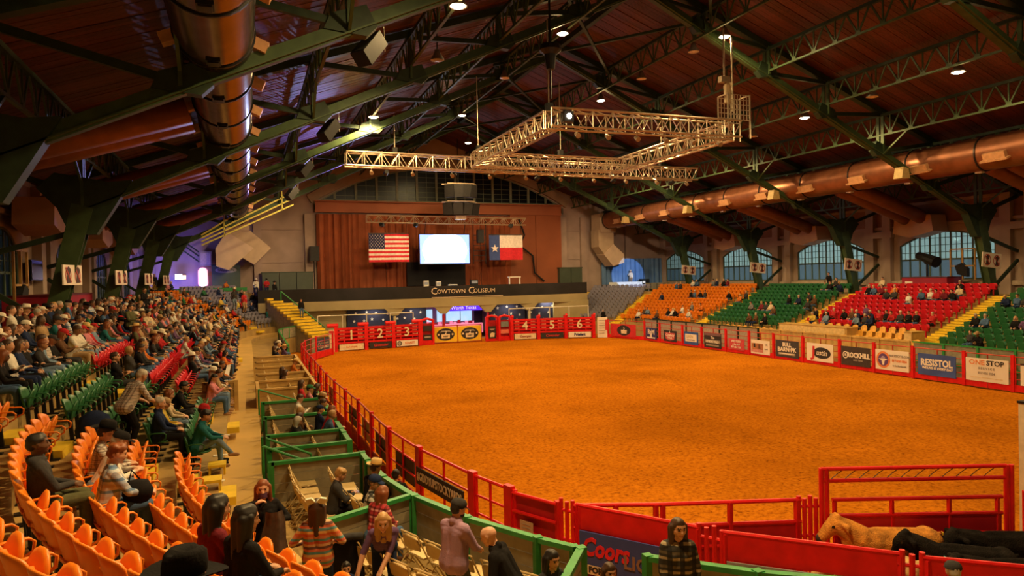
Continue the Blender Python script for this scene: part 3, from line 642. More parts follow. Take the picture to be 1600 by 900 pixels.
x0, x1, z0, z1 = 24.75, 28.65, 8.05, 10.75; wav = lambda x: 70+.07*sin((x-x0)*4.2)
wavy(x0, x0+1.2, z0, z1, mat('texas_blue', (.04, .075, .25), .8), 'blue_field'); wavy(x0+1.2, x1, (z0+z1)/2, z1, FWH, 'white_field'); wavy(x0+1.2, x1, z0, (z0+z1)/2, FR, 'red_field')
star(.46, (x0+.6, 69.85, 9.3), FWH, t)
for i, (xa, xb, z) in enumerate(((11.7, 15.95, 10.9), (24.7, 28.7, 10.8))):
    t = T('flag_batten', 'thin dark batten holding the %s flag' % ('striped' if i == 0 else 'lone star'), 'batten', (xa, 70, z)); MB().bar((xa, 70, z), (xb, 70, z), .08, .08).ob('bar', BLKM, t)
    for x in (xa+.3, xb-.3): MB().tube([(x, 70, z), (x, 69.5, 12.2)], .02, 5).ob('cable', BLKM, t)
t = T('rigging_ladder', 'dark ladder like rigging frame between screen and Texas flag', 'frame', (23.6, 71, 8))
for x in (22.9, 24.3): MB().bar((x, 69.95, 7.6), (x, 69.75, 12.3), .07, .07).ob('upright', BLKM, t)
for z in np.arange(8, 11.2, .55): MB().bar((22.9, 69.9, float(z)), (24.3, 69.9, float(z)), .06, .06).ob('rung', BLKM, t)
MB().box((23.6, 69.6, 10.6), (.7, .5, 1.4)).ob('fixture', BLKM, t)
t = T('cable_loop', 'black cable looping down the flat curtain panel', 'cable', (31, 73, 6))
MB().tube([(29.5, 73.1, 13), (30.2, 73.1, 11), (29.6, 73.1, 9.8), (31.2, 73.1, 8.6), (31.4, 73.1, 6.6), (32.6, 73.1, 5.6)], .1, 6).ob('cable', BLK, t)
# stage deck, skirt and soffit
BX = [1.0, 11.3, 19, 27, 34.6]; SK = mat('black_skirt', (.018, .016, .018), .85, 0, .3, .7)
SOF = mat('beige_soffit', (.36, .30, .16), .7, 0, .12, .6)
def skline(x): return 65.4+1.3*((x-18)/17)**2
t = T('stage_platform', 'raised stage platform with black skirt above the bucking chutes', 'stage', (18, 66, 3))
xs = np.linspace(1.0, 34.8, 9)
for i in range(8):
    a, b = float(xs[i]), float(xs[i+1]); za = 4.22
    MB().prism([(0, 0), (1, 0), (1, 1), (0, 1)], (a, skline(a), za), (b-a, skline(b)-skline(a), 0), (0, 0, 1.2), .06).ob('skirt_panel', SK, t)
    MB().prism([(0, 0), (1, 0), (1, 1), (0, 1)], (a, skline(a)+.02, 3.35), (b-a, skline(b)-skline(a), 0), (0, 0, .87), .2).ob('fascia', SOF, t)
MB().add([(1, skline(1), 5.3), (34.8, skline(34.8), 5.3), (35.2, 74, 5.3), (1, 74, 5.3)], [(0, 1, 2, 3)]).ob('deck', BLK, t)
MB().add([(1, skline(1)+.1, 3.5), (34.8, skline(34.8)+.1, 3.5), (35.2, 74, 3.5), (1, 74, 3.5)], [(3, 2, 1, 0)]).ob('soffit', SOF, t)
for x in (13.35, 18.2, 22.9, 27.6):
    y = skline(x)+.15
    MB().prism([(-1.0, .12), (1.0, .12), (1.0, 0), (.28, -.75), (-.28, -.75), (-1.0, 0)], (x, y, 3.4), (1, 0, 0), (0, 0, 1), .35).ob('bracket', SOF, t)
    MB().bar((x, y, 0), (x, y, 2.6), .22, .22).ob('post', mat('post_cream', (.6, .5, .28)) if x in (13.35, 27.6) else REDD, t)
for xa, xb in ((1, 8.9), (30.6, 34.8)): MB().prism([(xa, 0), (xb, 0), (xb, 3.5), (xa, 3.5)], (0, skline(xa)+.3, 0), (1, 0, 0), (0, 0, 1), .2).ob('side_wall', SOF, t)
textmesh('C', .95, mat('skirt_cream', (.75, .6, .45)), t, (17.25, skline(17)-.08, 4.88), (1, 0, 0), (0, 0, 1)); textmesh('OWTOWN', .58, MC['skirt_cream'], t, (19.0, skline(18.8)-.1, 4.84), (1, 0, 0), (0, 0, 1))
textmesh('C', .95, MC['skirt_cream'], t, (21.1, skline(20.9)-.1, 4.88), (1, 0, 0), (0, 0, 1)); textmesh('OLISEUM', .58, MC['skirt_cream'], t, (22.5, skline(22.3)-.1, 4.84), (1, 0, 0), (0, 0, 1))
MB().bar((17.0, skline(18)-.05, 4.28), (24.5, skline(22)-.05, 4.3), .04, .05).ob('trim_line', MC['skirt_cream'], t)
# star cloth backing under the stage
NAVY = mat('navy_star_cloth', (.03, .034, .09), .85, 0, .2, 1); STARM = mat('star_print', (.85, .82, .86), .8)
for i, (xa, xb) in enumerate(((9.0, 13.2), (13.2, 16.8), (23.6, 27.5), (27.7, 34.2))):
    t = T('star_cloth', 'navy cloth with white stars under the stage, %s from the full seats' % nth(i+1), 'cloth', (xa, 66.4, 0), 0, 'star cloths under the stage')
    MB().box(((xa+xb)/2, 66.9, 1.75), (xb-xa, .08, 3.3)).ob('cloth', NAVY, t)
    for r in range(4):
        for q in range(int((xb-xa)/.95)):
            star(.17, (xa+.5+q*.95+(.45 if r % 2 else 0)+rnd.uniform(-.15, .15), 66.84, .9+r*.68+rnd.uniform(-.12, .12)), STARM, t)
# neon bar under the stage
t = T('lit_counter', 'bar counter lit pink and cyan under the purple sign', 'bar', (20, 68, 0))
CY = mat('bar_cyan_glow', (.5, .85, .9), .5, 0, .3, 2, emit=.75, ecol=(.38, .72, .85)); PK = mat('bar_pink_glow', (.9, .3, .4), .5, 0, .3, 3, emit=.55, ecol=(.9, .25, .36))
MB().box((20.2, 69.3, 2.0), (7.4, .1, 3.0)).ob('back_wall', mat('bar_back', (.3, .25, .3)), t)
for xa, xb in ((16.9, 18.0), (18.5, 19.1), (19.5, 21.0), (21.1, 22.3)): MB().box(((xa+xb)/2, 69.2, 2.3), (xb-xa, .06, 1.3)).ob('lit_panel', CY, t)
for k in range(14): MB().box((17+k*.42, 68.9, 1.2+.3*rnd.random()), (.3, .1, .5+.3*rnd.random())).ob('bottle_display', PK if k % 3 else REDD, t)
MB().box((20, 68.4, .9), (6.4, .5, 1.0)).ob('counter', PK, t)
MB().box((22.9, 68.8, 1.9), (.9, .1, 2.6)).ob('dark_door', BLK, t); MB().box((23.2, 69.0, 2.2), (.6, .1, 1.3)).ob('grey_panel', mat('grey_panel', (.3, .27, .25)), t)
light('bar_light', 'AREA', (20, 68.2, 2.9), 60, (.9, .5, .75), shape='RECTANGLE', size=5, size_y=.4, to=(20, 66, 1))
t = T('neon_sign', 'purple lit sign reading Fort Worth Texas above the bar', 'sign', (20.6, 67, 3))
MB().box((20.5, 67.2, 3.1), (4.6, .12, .62)).ob('box', mat('sign_purple_glow', (.12, .03, .75), .5, 0, .05, 1, emit=1.0, ecol=(.09, .025, .8)), t)
textmesh('Fort Worth Texas', .5, mat('sign_letter_glow', (.75, .65, 1), .5, 0, 0, 1, emit=1.3, ecol=(.62, .5, 1)), t, (20.3, 67.12, 3.1), (1, 0, 0), (0, 0, 1))
# equipment on the deck
for i, (x, w, h, lab, m) in enumerate([(16.9, .5, .7, 'small lit laptop on the stage edge', WHT), (18.2, .45, .6, 'pale monitor on the stage edge', WHT), (19.7, .9, .25, 'white tray on the stage edge under the screen', WHT), (22.0, .8, .7, 'dark mixing desk on the stage edge', BLKM)]):
    t = T('stage_gear', lab, 'equipment', (x, 67.2, 5.3), 0); MB().box((x, 67.2, 5.3+h/2), (w, .4, h*.9)).ob('body', m, t); MB().box((x, 66.98, 5.3+h*.6), (w*.8, .04, h*.4)).ob('face', mat('gear_blue', (.3, .35, .5), .4), t)
t = T('small_table', 'white legged small table on the stage near the cable loop', 'table', (26.5, 67.5, 5.3))
MB().box((26.6, 67.5, 6.15), (1.3, .6, .1)).ob('table_top', WHT, t)
for x in (26.02, 27.18): MB().bar((x, 67.4, 5.3), (x, 67.4, 6.1), .12, .12).ob('leg', WHT, t)
for s, x, lab in ((1, 36.0, 'dark green cabinet wall beside the flat curtain panels'), (-1, 4.0, 'wide dark green cabinet wall beside the pleated curtain')):
    t = T('cabinet_wall', lab, 'cabinet', (x, 73, 5.3)); w = 3.0 if s > 0 else 5.0; n = 2 if s > 0 else 3
    for k in range(n): MB().box((x-w/2+w*(k+.5)/n, 73.2, 6.2), (w/n-.06, .6, 1.75)).ob('door', mat('cabinet_green', (.055, .075, .05), .5, 0, .15, 1), t)
    MB().box((x, 73.25, 7.12), (w+.1, .7, .1)).ob('top', STEELD, t)
t = T('pa_speaker', 'black loudspeaker on a pole at the curtain edge', 'speaker', (6.6, 72.8, 5.3)); speaker_box(t, (6.6, 72.8, 9.0), .9, 1.5, .7, .2, 0); MB().tube([(6.6, 72.8, 5.3), (6.6, 72.8, 8.3)], .06, 6).ob('pole', BLKM, t)
# corner stage with singer in a follow spot
t = curtain('corner_curtain', 'blue black drape behind the spotlit singer', 40.5, 49.2, 73.6, 5.0, 8.15, .2, 6, mat('navy_drape', (.10, .20, .40), .85, 0, .2, 1), 3)
t = T('corner_platform', 'singer platform with pale front cloth behind the grey seats', 'stage', (44, 72.4, 4))
MB().box((44.8, 72.9, 4.5), (9, 1.6, .9)).ob('deck', STEELD, t); MB().box((42.9, 72.0, 4.8), (4.6, .06, .95)).ob('front_cloth', mat('pale_cloth', (.75, .8, .85), .8), t)
for x in np.arange(46, 49.4, .9): MB().box((float(x), 72.05, 4.7), (.8, .06, .8)).ob('front_panel', PANEL, t)
t = T('monitor_case', 'black equipment case beside the singer', 'case', (45.6, 72.2, 4.95)); MB().box((45.7, 72.3, 5.25), (1.2, .5, .7)).ob('body', BLKM, t); MB().box((45.5, 72.02, 5.2), (.3, .03, .25)).ob('badge', WHT, t)
t = T('assumed_follow_spot', 'assumed black follow spot lamp on stand at the near end wall', 'stage light', (24, 12, 15)); MB().tube([(24, 12, 15.2), (24.3, 12.8, 14.9)], [.2, .26], 12).ob('housing', BLKM, t); MB().tube([(24, 12, 15.2), (24, 12, 18.5)], .05, 6).ob('hanger', BLKM, t)  # unseen lamp assumed for the beam on the singer
light('follow_beam', 'SPOT', (24.4, 13.0, 14.85), 110000, (.42, .66, 1.0), spot_size=.070, spot_blend=.06, shadow_soft_size=.05, to=(44.1, 73.4, 6.0))
# saloon corner at the other end
t = T('saloon_partition', 'dark green saloon front panel with oval sign', 'panel', (-1.8, 73.4, 5)); MB().box((-1.8, 73.5, 6.7), (2.6, .3, 2.5)).ob('panel', mat('saloon_green', (.07, .11, .06), .6, 0, .15, 1), t); MB().box((-1.8, 73.4, 7.97), (2.7, .4, .1)).ob('head_trim', STEELD, t)
MB().prism([(.75*cos(a)+(.25 if cos(a) > 0 else -.25), .27*sin(a)) for a in np.linspace(0, 2*pi, 20)[:-1]], (-1.8, 73.32, 7.45), (1, 0, 0), (0, 0, 1), .05).ob('oval_board', mat('oval_dull', (.30, .30, .26)), t)
textmesh('SALOON', .38, BLKM, t, (-1.8, 73.27, 7.45), (1, 0, 0), (0, 0, 1))
t = T('beer_sign', 'tall glowing white and red rounded sign by the saloon', 'sign', (-4, 73.3, 6)); MB().prism([(.45*cos(a), .45*sin(a)+(.55 if sin(a) > 0 else -.55)) for a in np.linspace(0, 2*pi, 24)[:-1]], (-3.9, 73.35, 6.75), (1, 0, 0), (0, 0, 1), .15).ob('rim', mat('sign_red_glow', (.9, .3, .3), .5, 0, 0, 1, emit=1.2), t)
MB().prism([(.34*cos(a), .34*sin(a)+(.55 if sin(a) > 0 else -.55)) for a in np.linspace(0, 2*pi, 24)[:-1]], (-3.9, 73.26, 6.75), (1, 0, 0), (0, 0, 1), .04).ob('face', mat('sign_white_glow', (1, .95, 1), .5, 0, 0, 1, emit=4), t)
t = T('bar_television', 'lit white and orange television on the saloon wall', 'television', (-5.9, 73.3, 6.6)); MB().box((-5.9, 73.4, 6.85), (1.0, .12, .62)).ob('case', BLKM, t); MB().box((-6.05, 73.32, 6.87), (.62, .03, .5)).ob('picture', MC['sign_white_glow'], t); MB().box((-5.57, 73.32, 6.82), (.32, .03, .4)).ob('picture', mat('tv_orange_glow', (1, .5, .15), .5, 0, 0, 1, emit=2.5), t)
for nm, x in (('beer_sign', -3.9), ('bar_television', -5.9)):
    MB().box((x, 73.85, 6.8), (.25, 1.0, .2)).ob('bracket', BLKM, bpy.data.objects[nm])
light('saloon_blue', 'AREA', (-6.0, 72.0, 5.6), 200, (.16, .14, 1.0), shape='RECTANGLE', size=3, size_y=.5, to=(-6.0, 74.4, 8.5))
light('saloon_blue_spill', 'POINT', (-6.5, 70.5, 8.5), 230, (.25, .22, 1.0), shadow_soft_size=.4)
t = T('terrace_railing', 'green railing of the saloon terrace with pale panels', 'railing', (-4, 70.2, 4.5))
MB().box((-4.2, 70.6, 5.55), (8.6, .15, .3)).ob('top_rail', GRN, t)
for k in range(8): MB().box((-8+k*1.08, 70.65, 5.0), (.95, .06, .8)).ob('panel', PANEL, t); MB().bar((-8.5+k*1.08, 70.6, 4.3), (-8.5+k*1.08, 70.6, 5.5), .09, .09).ob('post', GRN, t)
t = T('wall_cabinet', 'pale boxy cabinet on bracket above the beer sign', 'cabinet', (-3.4, 73, 8)); MB().box((-3.6, 73.6, 8.6), (1.1, .7, 1.4)).ob('body', mat('cab_grey', (.4, .34, .3)), t); MB().box((-3.6, 73.2, 8.6), (.9, .06, 1.1)).ob('door', mat('cab_grey2', (.5, .4, .36)), t)
t = T('saloon_stair', 'dark sloping stair stringers on the saloon wall', 'stair', (-5, 73.2, 7)); 
for d in (0, .55, .95): MB().bar((-6.2, 73.2, 9.9+d), (-4.2, 73.2, 8.3+d), .1, .14).ob('stringer', STEELD, t)
# assumed stage side lamps, added to throw violet light on the roof
for i, (x, to) in enumerate(((13, (-3, 38, 16)), (27, (2, 60, 16)))):
    t = T('assumed_moving_head', 'assumed violet moving head lamp on the far truss, %s' % ('above the striped flag' if i == 0 else 'above the lone star flag'), 'stage light', (x, 69, 12)); MB().box((x, 69.2, 11.75), (.4, .4, .35)).ob('base', BLKM, t); MB().tube([(x, 69.1, 11.6), (x-.2, 68.8, 11.75)], [.16, .2], 10).ob('head', BLKM, t)
    light('assumed_violet_beam', 'SPOT', (x-.3, 68.6, 11.85), 10000, (.38, .28, 1.0), spot_size=.5, spot_blend=1, shadow_soft_size=.1, to=to)

t = T('assumed_moving_head', 'assumed blue white moving head lamp on the far truss beside the screen', 'stage light', (16.5, 69, 12)); MB().box((16.5, 69.2, 11.75), (.4, .4, .35)).ob('base', BLKM, t); MB().tube([(16.5, 69.1, 11.6), (16.3, 68.8, 11.7)], [.16, .2], 10).ob('head', BLKM, t)  # assumed lamp, added for the blue sheen along the silver duct
light('assumed_blue_beam', 'SPOT', (16.2, 68.6, 11.8), 16000, (.45, .55, 1.0), spot_size=.30, spot_blend=1, shadow_soft_size=.12, to=(.2, 34, 13.6))
for i, x in enumerate((11.5, 15.6, 25.5, 30)):  # assumed strip lights, added to brighten the star cloths
    t = T('assumed_strip_light', 'assumed small strip light under the stage soffit, %s from the full seats' % nth(i+1), 'lamp', (x, 65.9, 3.4), 0, 'assumed strip lights under the stage'); y = skline(x)+.6
    MB().box((x, y, 3.44), (1.2, .14, .08)).ob('housing', WPIPE, t); MB().box((x, y, 3.39), (1.1, .1, .03)).ob('tube', mat('assumed_tube_glow', (1, .9, .6), .5, 0, 0, 1, emit=3, ecol=(1, .9, .55)), t)
    light('assumed_tube_light', 'AREA', (x, y, 3.36), 26, (1, .9, .62), shape='RECTANGLE', size=1.2, size_y=.15, to=(x, y, 0))
# ================================================================ STANDS
NC = (12.5, 14.5); FC = (12.3, 57.0); RCN = (25.5, 57.0)
RB = lambda i: 13.8+.7*i                     # back of row i, near/full stand
ZL = lambda i: 2.1+.3*i
XR = lambda i: 38.2+.7*i                     # back of row i, far side stand
ZR = lambda i: 1.2+.27*i
def lpos(R, s):
    """point and inward facing on the full stand at radius R; s<0: angle past the near corner (rad), 0..42.5 metres along the straight, beyond: corner arc length/12"""
    if s < 0: a = pi-s; return (NC[0]+R*cos(a), NC[1]+R*sin(a)), (-cos(a), -sin(a))
    if s <= 42.5: return (NC[0]-R, NC[1]+s), (1, 0)
    a = (s-42.5)/12; r = R-.2; return (FC[0]-r*cos(a), FC[1]+r*sin(a)), (cos(a), -sin(a))
def lpath(R, n=22, far=54):
    p = [lpos(R, 42.5+12*math.radians(far)*(1-k/9))[0] for k in range(9)]
    p += [lpos(R, s)[0] for s in (42.5, 28, 14, 0)]
    p += [lpos(R, -math.radians(92)*k/n)[0] for k in range(1, n+1)]
    return p+[(28, NC[1]-R)]
def rpos(X, s):
    if s <= 57: return (X, s), (-1, 0)
    R = X-RCN[0]; a = (s-57)/12; return (RCN[0]+R*cos(a), RCN[1]+R*sin(a)), (-cos(a), -sin(a))
def rpath(X, far=54): return [(X, 2), (X, 20), (X, 40), (X, 57)]+[rpos(X, 57+12*math.radians(far)*k/9)[0] for k in range(1, 10)]
def strip(mb, pa, pb, za, zb=None, mi=0):
    zb = za if zb is None else zb; k = len(pa)
    mb.add([(x, y, za) for x, y in pa]+[(x, y, zb) for x, y in pb], [(i, i+1, k+i+1, k+i) for i in range(k-1)], mi)
tl = T('terrace_floor', None, None, (-3, 30, 0)); tr = T('terrace_floor', None, None, (42, 40, 0))
for i in range(12):
    if i < 9:
        a = RB(i)-.7; b = RB(i) if i < 8 else 30
        m = MB(); strip(m, lpath(a), lpath(b), ZL(i)); strip(m, lpath(a), lpath(a), ZL(i)-(.3 if i else .5), ZL(i)); m.ob('tread', CONC, tl)
    a = XR(i)-.7; b = XR(i) if i < 11 else 49.6
    m = MB(); strip(m, rpath(b), rpath(a), ZR(i)); strip(m, rpath(a), rpath(a), ZR(i), ZR(i)-.3); m.ob('tread', CONC, tr)
for i in range(8, 11):
    a = lpath(RB(i)-.7)[:8]; b = lpath(RB(i) if i < 10 else RB(i)+2)[:8]
    m = MB(); strip(m, a, b, ZL(i)); strip(m, a, a, ZL(i)-.3, ZL(i)); m.ob('tread', CONC, tl)
m = MB(); strip(m, lpath(12.2), lpath(13.1), 1.6); m.ob('walkway', mat('walkway_concrete', (.58, .37, .11), .6, 0, .15, .8, .1, 20), tl)
m = MB(); strip(m, lpath(10.2), lpath(12.2), 1.3); strip(m, lpath(10.2), lpath(10.2), 0, 1.3); strip(m, lpath(12.2), lpath(12.2), 1.3, 1.6); m.ob('box_floor', CONC, tl)
m = MB(); strip(m, rpath(37.5), rpath(36), .95); strip(m, rpath(36), rpath(36), .95, 0); m.ob('box_floor', CONC, tr)
# white safety strip on the walkway edge
for k in range(7):
    s = .2+k*1.1; (x, y), f = lpos(13.14, s) if k < 5 else lpos(13.14, -(k-4)*.09)
    rz = math.atan2(-f[0], f[1])
    MB().box((x, y, ZL(0)+.012), (.30, .10, .02), rz+pi/2).ob('edge_strip', WHT, tl) if k % 2 == 0 else None
# ---------------------------------------------------------------- yellow steps
def stair(label, pts):
    t = T('stair_flight', label, 'stairs', pts[0][0], 0, 'yellow aisle steps')
    for (x, y, z), f, w, dpt, h in pts:
        rz = math.atan2(-f[0], f[1]); MB().box((x, y, z-h/2), (w, dpt, h), rz).ob('step', YEL, t)
def lstair(label, s, w, i0, i1):
    pts = []
    for i in range(i0, i1):
        R = RB(i)-.7; (x, y), f = lpos(R-.16, s); pts.append(((x, y, ZL(i)-.15), f, w, .32, .16))
    stair(label, pts)
def rstair(label, s, w, i0, i1):
    pts = []
    for i in range(i0, i1):
        for hh, dd in ((.0, -.17), (.135, .18)):
            (x, y), f = rpos(XR(i)-.7-.17+dd-.02, s); pts.append(((x, y, ZR(i)-.13+hh), f, w, .345, .12))
    stair(label, pts)
lstair('yellow steps between the orange curve and the green rows', -.003, .85, 0, 8)
lstair('yellow steps between the empty green rows and the red rows', 6.8, .9, 0, 8)
lstair('yellow steps between red rows and far orange rows of the full stand', 25.6, 1.0, 0, 8)
lstair('yellow steps beside the far corner grey seats of the full stand', 42.5+12*math.radians(28), 1.0, 0, 11)
st = T('stair_flight', 'yellow steps climbing to the stage end of the full stand', 'stairs', (5.9, 61, 0), 0, 'yellow aisle steps')
for k in range(15):
    u = k/14; x, y, z = 5.9-3.6*u, 61+6.4*u, 1.5+3.4*u; rz = math.atan2(3.6, 6.4)
    MB().box((x, y, z-.09), (2.1, .56, .18), rz).ob('step', YEL, st); MB().box((x, y+.05, (z-.2)/2), (2.1, .50, z-.2), rz).ob('riser_block', PANEL, st)
rstair('wide yellow steps between the red and nearest green block', 29.2, 1.35, 0, 12)
rstair('yellow steps between the red block and the far green block', 40.6, 1.15, 0, 12)
rstair('yellow steps between the far green and orange blocks', 51.6, 1.15, 0, 12)
rstair('yellow steps between the orange and grey blocks', 57+12*math.radians(28), 1.15, 0, 11)
rstair('yellow steps beside the stage at the end of the grey block', 57+12*math.radians(51.5), 1.5, 0, 12)
# ---------------------------------------------------------------- stadium seats
OR = mat('orange_seat_plastic', (.80, .215, .012), .38, 0, .10, 5); GS = mat('green_seat_plastic', (.022, .13, .045), .35, 0, .15, 5)
RS = mat('red_seat_plastic', (.58, .012, .022), .35, 0, .12, 5); GY = mat('grey_seat_plastic', (.24, .23, .30), .4, 0, .15, 5)
SEATC = {'orange': OR, 'green': GS, 'red': RS, 'grey': GY}
def curved(w, z0, z1, y0, y1, bow, th, n=7, round_=.1):
    """a shell bowed in plan, upper corners rounded, with thickness"""
    b = MB(); rows = 5; P = []
    for j in range(rows):
        v = j/(rows-1); z = z0+(z1-z0)*v; y = y0+(y1-y0)*v; ww = w*(1-(.22*max(0, v-.7)/.3)**1) if round_ else w
        P.append([(ww*(u/(n-1)-.5), y+bow*4*(u/(n-1)-.5)**2, z-(.05*4*(u/(n-1)-.5)**2 if j == rows-1 else 0)) for u in range(n)])
    A = [p for r in P for p in r]; B = [(x, y-th, z) for x, y, z in A]; k = len(A); fs = []
    for j in range(rows-1):
        for i in range(n-1):
            q = j*n+i; fs += [(q+1, q, q+n, q+n+1), (k+q, k+q+1, k+q+n+1, k+q+n)]
    for i in range(n-1): q = (rows-1)*n+i; fs += [(q+1, q, k+q, k+q+1), (i, i+1, k+i+1, k+i)]
    for j in range(rows-1):
        q = j*n; fs += [(q+n, q, k+q, k+q+n), (q+n-1, q+2*n-1, k+q+2*n-1, k+q+n-1)]
    return b.add(A+B, fs)
SB = curved(.47, .43, .84, 0, -.10, .07, .025)
SB.bar((-.2, -.05, .5), (.2, -.05, .5), .02, .03)
SEAT_BACK = SB.mesh('backrest', OR, True)
SEAT_PAN = MB(); 
SEAT_PAN.lathe([(0, -.02), (.17, -.02), (.205, 0), (.19, .025), (.10, .012), (0, .008)], n=14); PV = SEAT_PAN.v
PAN_UP = MB(); PAN_UP.f = SEAT_PAN.f; PAN_UP.m = SEAT_PAN.m
PAN_UP.v = [(x, .085+y*.28+z, .60+y*.95) for x, y, z in PV]; PAN_UP = PAN_UP.mesh('seat_pan', OR, True)
PAN_DN = MB(); PAN_DN.f = SEAT_PAN.f; PAN_DN.m = SEAT_PAN.m
PAN_DN.v = [(x*1.02, .24+y, .44+z) for x, y, z in PV]; PAN_DN = PAN_DN.mesh('seat_pan', OR, True)
ARM = [MB().tube([(sx*.25, -.02, .63), (sx*.255, .12, .645), (sx*.255, .28, .635), (sx*.255, .32, .60), (sx*.255, .31, .52), (sx*.25, .2, .46)], .013, 6).mesh('armrest', OR, True) for sx in (-1, 1)]
LEG = MB().bar((0, .05, 0), (0, .02, .44), .05, .07).bar((0, -.08, .015), (0, .18, .015), .12, .03).bar((-.2, .03, .44), (.2, .03, .44), .05, .03).mesh('pedestal', BLKM)
far = curved(.46, .40, .84, 0, -.09, .06, .02, 5); far.prism([(-.2, 0), (.2, 0), (.19, .34), (.12, .40), (-.12, .40), (-.19, .34)], (0, .09, .42), (1, 0, 0), (0, .2, 1), .035); far.bar((0, .04, 0), (0, .02, .45), .06, .08)
for sx in (-1, 1): far.bar((sx*.245, -.02, .64), (sx*.245, .28, .62), .03, .04)
SEAT_FAR = far.mesh('stadium_seat', OR)
nseat = {}
BIG = {'orange': 0}
def seat(colr, i, s, pos, f, z, label, group, full=False, down=False):
    x, y = pos; rz = math.atan2(-f[0], f[1])
    if full:
        t = T(colr+'_stadium_seat', label, 'seat', (x, y, z), rz, group, world=False)
        ps = [put('backrest', SEAT_BACK, t), put('seat_pan', PAN_DN if down else PAN_UP, t), put('armrest', ARM[0], t), put('armrest', ARM[1], t)]
        put('pedestal', LEG, t)
        if colr != 'orange':
            for p in ps: objmat(p, SEATC[colr])
    else:
        o = put(colr+'_stadium_seat', SEAT_FAR); o.location = (x, y, z); o.rotation_euler = (0, 0, rz); tag(o, label, 'seat', group)
        if colr != 'orange': objmat(o, SEATC[colr])
TAKEN = set()       # (stand, row, slot) that people sit on, filled below
ROWN = ['front row', 'second row up', 'third row up', 'fourth row up', 'fifth row up', 'sixth row up', 'seventh row up', 'eighth row up', 'ninth row up', 'tenth row up', 'eleventh row up', 'top row']
PITCH = .55
# occupancy -------------------------------------------------------
RP = [(0, 25.85), (0, 26.4), (0, 46.2), (0, 46.75), (0, 48.4), (0, 51.0), (0, 57.75), (0, 60.5), (0, 64.9), (1, 43.45), (1, 44.55), (1, 45.1), (1, 53.35), (1, 55.55), (1, 56.1), (1, 56.65), (1, 59.95), (1, 60.5),
      (2, 34.1), (2, 34.65), (2, 35.2), (2, 37.95), (2, 39.0), (2, 55.55), (3, 24.75), (3, 25.3), (3, 26.95), (3, 27.5), (3, 30.25), (3, 31.35), (3, 31.9), (3, 32.45), (3, 33.0), (3, 33.55), (3, 34.1), (3, 34.65), (3, 35.75), (3, 36.3), (3, 36.85), (3, 37.95), (3, 38.5), (3, 39.6), (3, 44.0), (3, 53.35), (3, 55.0),
      (4, 35.75), (4, 45.1), (4, 45.65), (4, 46.2), (4, 47.3), (5, 42.0), (6, 41.8), (6, 43.45), (6, 44.55), (6, 50.5), (6, 62.15), (7, 26.4), (7, 26.95), (7, 27.5), (7, 34.1), (7, 42.9), (7, 50.6), (7, 52.8), (7, 56.65), (7, 57.2), (7, 58.3), (7, 58.85),
      (8, 31.35), (8, 31.9), (8, 32.45), (8, 33.0), (8, 33.55), (8, 35.75), (8, 36.3), (9, 31.35), (9, 36.3), (9, 37.4), (9, 37.95), (9, 38.5), (10, 31.9), (10, 41.8), (10, 42.9), (10, 43.45), (10, 62.7), (10, 63.25), (11, 38.5), (11, 42.9), (11, 56.65), (11, 57.2), (11, 58.3), (11, 58.85), (11, 61.05), (11, 61.6)]
RTAK = {(i, round(s/PITCH)) for i, s in RP}
def rblock(s):
    a = math.degrees((s-57)/12)
    for lo, hi, c in ((17, 28.3, 'green'), (30, 39.9, 'red'), (41.3, 50.9, 'green'), (52.3, 57+12*math.radians(26), 'orange'), (57+12*math.radians(30), 57+12*math.radians(49.5), 'grey')):
        if lo < s < hi: return c, lo, hi
    return None
def lblock(s):
    for lo, hi, c in ((-1.6, -.03, 'orange'), (.55, 6.2, 'green'), (7.4, 24.9, 'red'), (26.3, 42.5+12*math.radians(26), 'orange'), (42.5+12*math.radians(30), 42.5+12*math.radians(49), 'grey')):
        if lo < s < hi: return c, lo, hi
    return None
BNAME = {('r', 17): 'nearest green block', ('r', 30): 'red block', ('r', 41.3): 'far green block', ('r', 52.3): 'orange block', ('l', -1.6): 'near orange curve', ('l', .55): 'near green rows', ('l', 7.4): 'crowded red rows', ('l', 26.3): 'far orange rows'}
allseats = []; occ = []
for i in range(12):
    for k in range(30, 160):
        s = k*PITCH; b = rblock(min(s, 56.9))
        if not b or (i < 2 and b[1] in (30,)) or (i < 1 and b[1] == 41.3): continue
        if s > 57 and False: continue
        X = XR(i)-.1
        st = s if s <= 57 else 57+(s-57)*12/(X-25.5)*1.0
        # on the corner the slot pitch is kept by arc length
        if s > 57:
            ang = (s-57)/(X-25.5); st = 57+12*ang; b = rblock(st)
            if not b: continue
        pos, f = rpos(X, st)
        if not inframe((pos[0], pos[1], ZR(i)+.6), 10): continue
        key = (i, k); d = proj((pos[0], pos[1], ZR(i)+.8))[2]
        (occ if key in RTAK else allseats).append(['r', b, i, k, s-b[1] if s <= 57 else s-52.3, pos, f, ZR(i), d])
rl = random.Random(11)
def empty_zone(i, s):
    y = 14.5+s
    if s < 6.3: return i in (3, 4) or i >= 9 or (i == 0 and s > 2) 
    if i == 4 and 22 < y < 28: return True
    if i == 2 and (21.8 < y < 29.5 or 31 < y < 35): return True
    if i == 1 and 21.5 < y < 25: return True
    if i == 0 and 27 < y < 30: return True
    if y > 44: return rl.random() < (.55 if y < 57 else .8)
    return rl.random() < .15
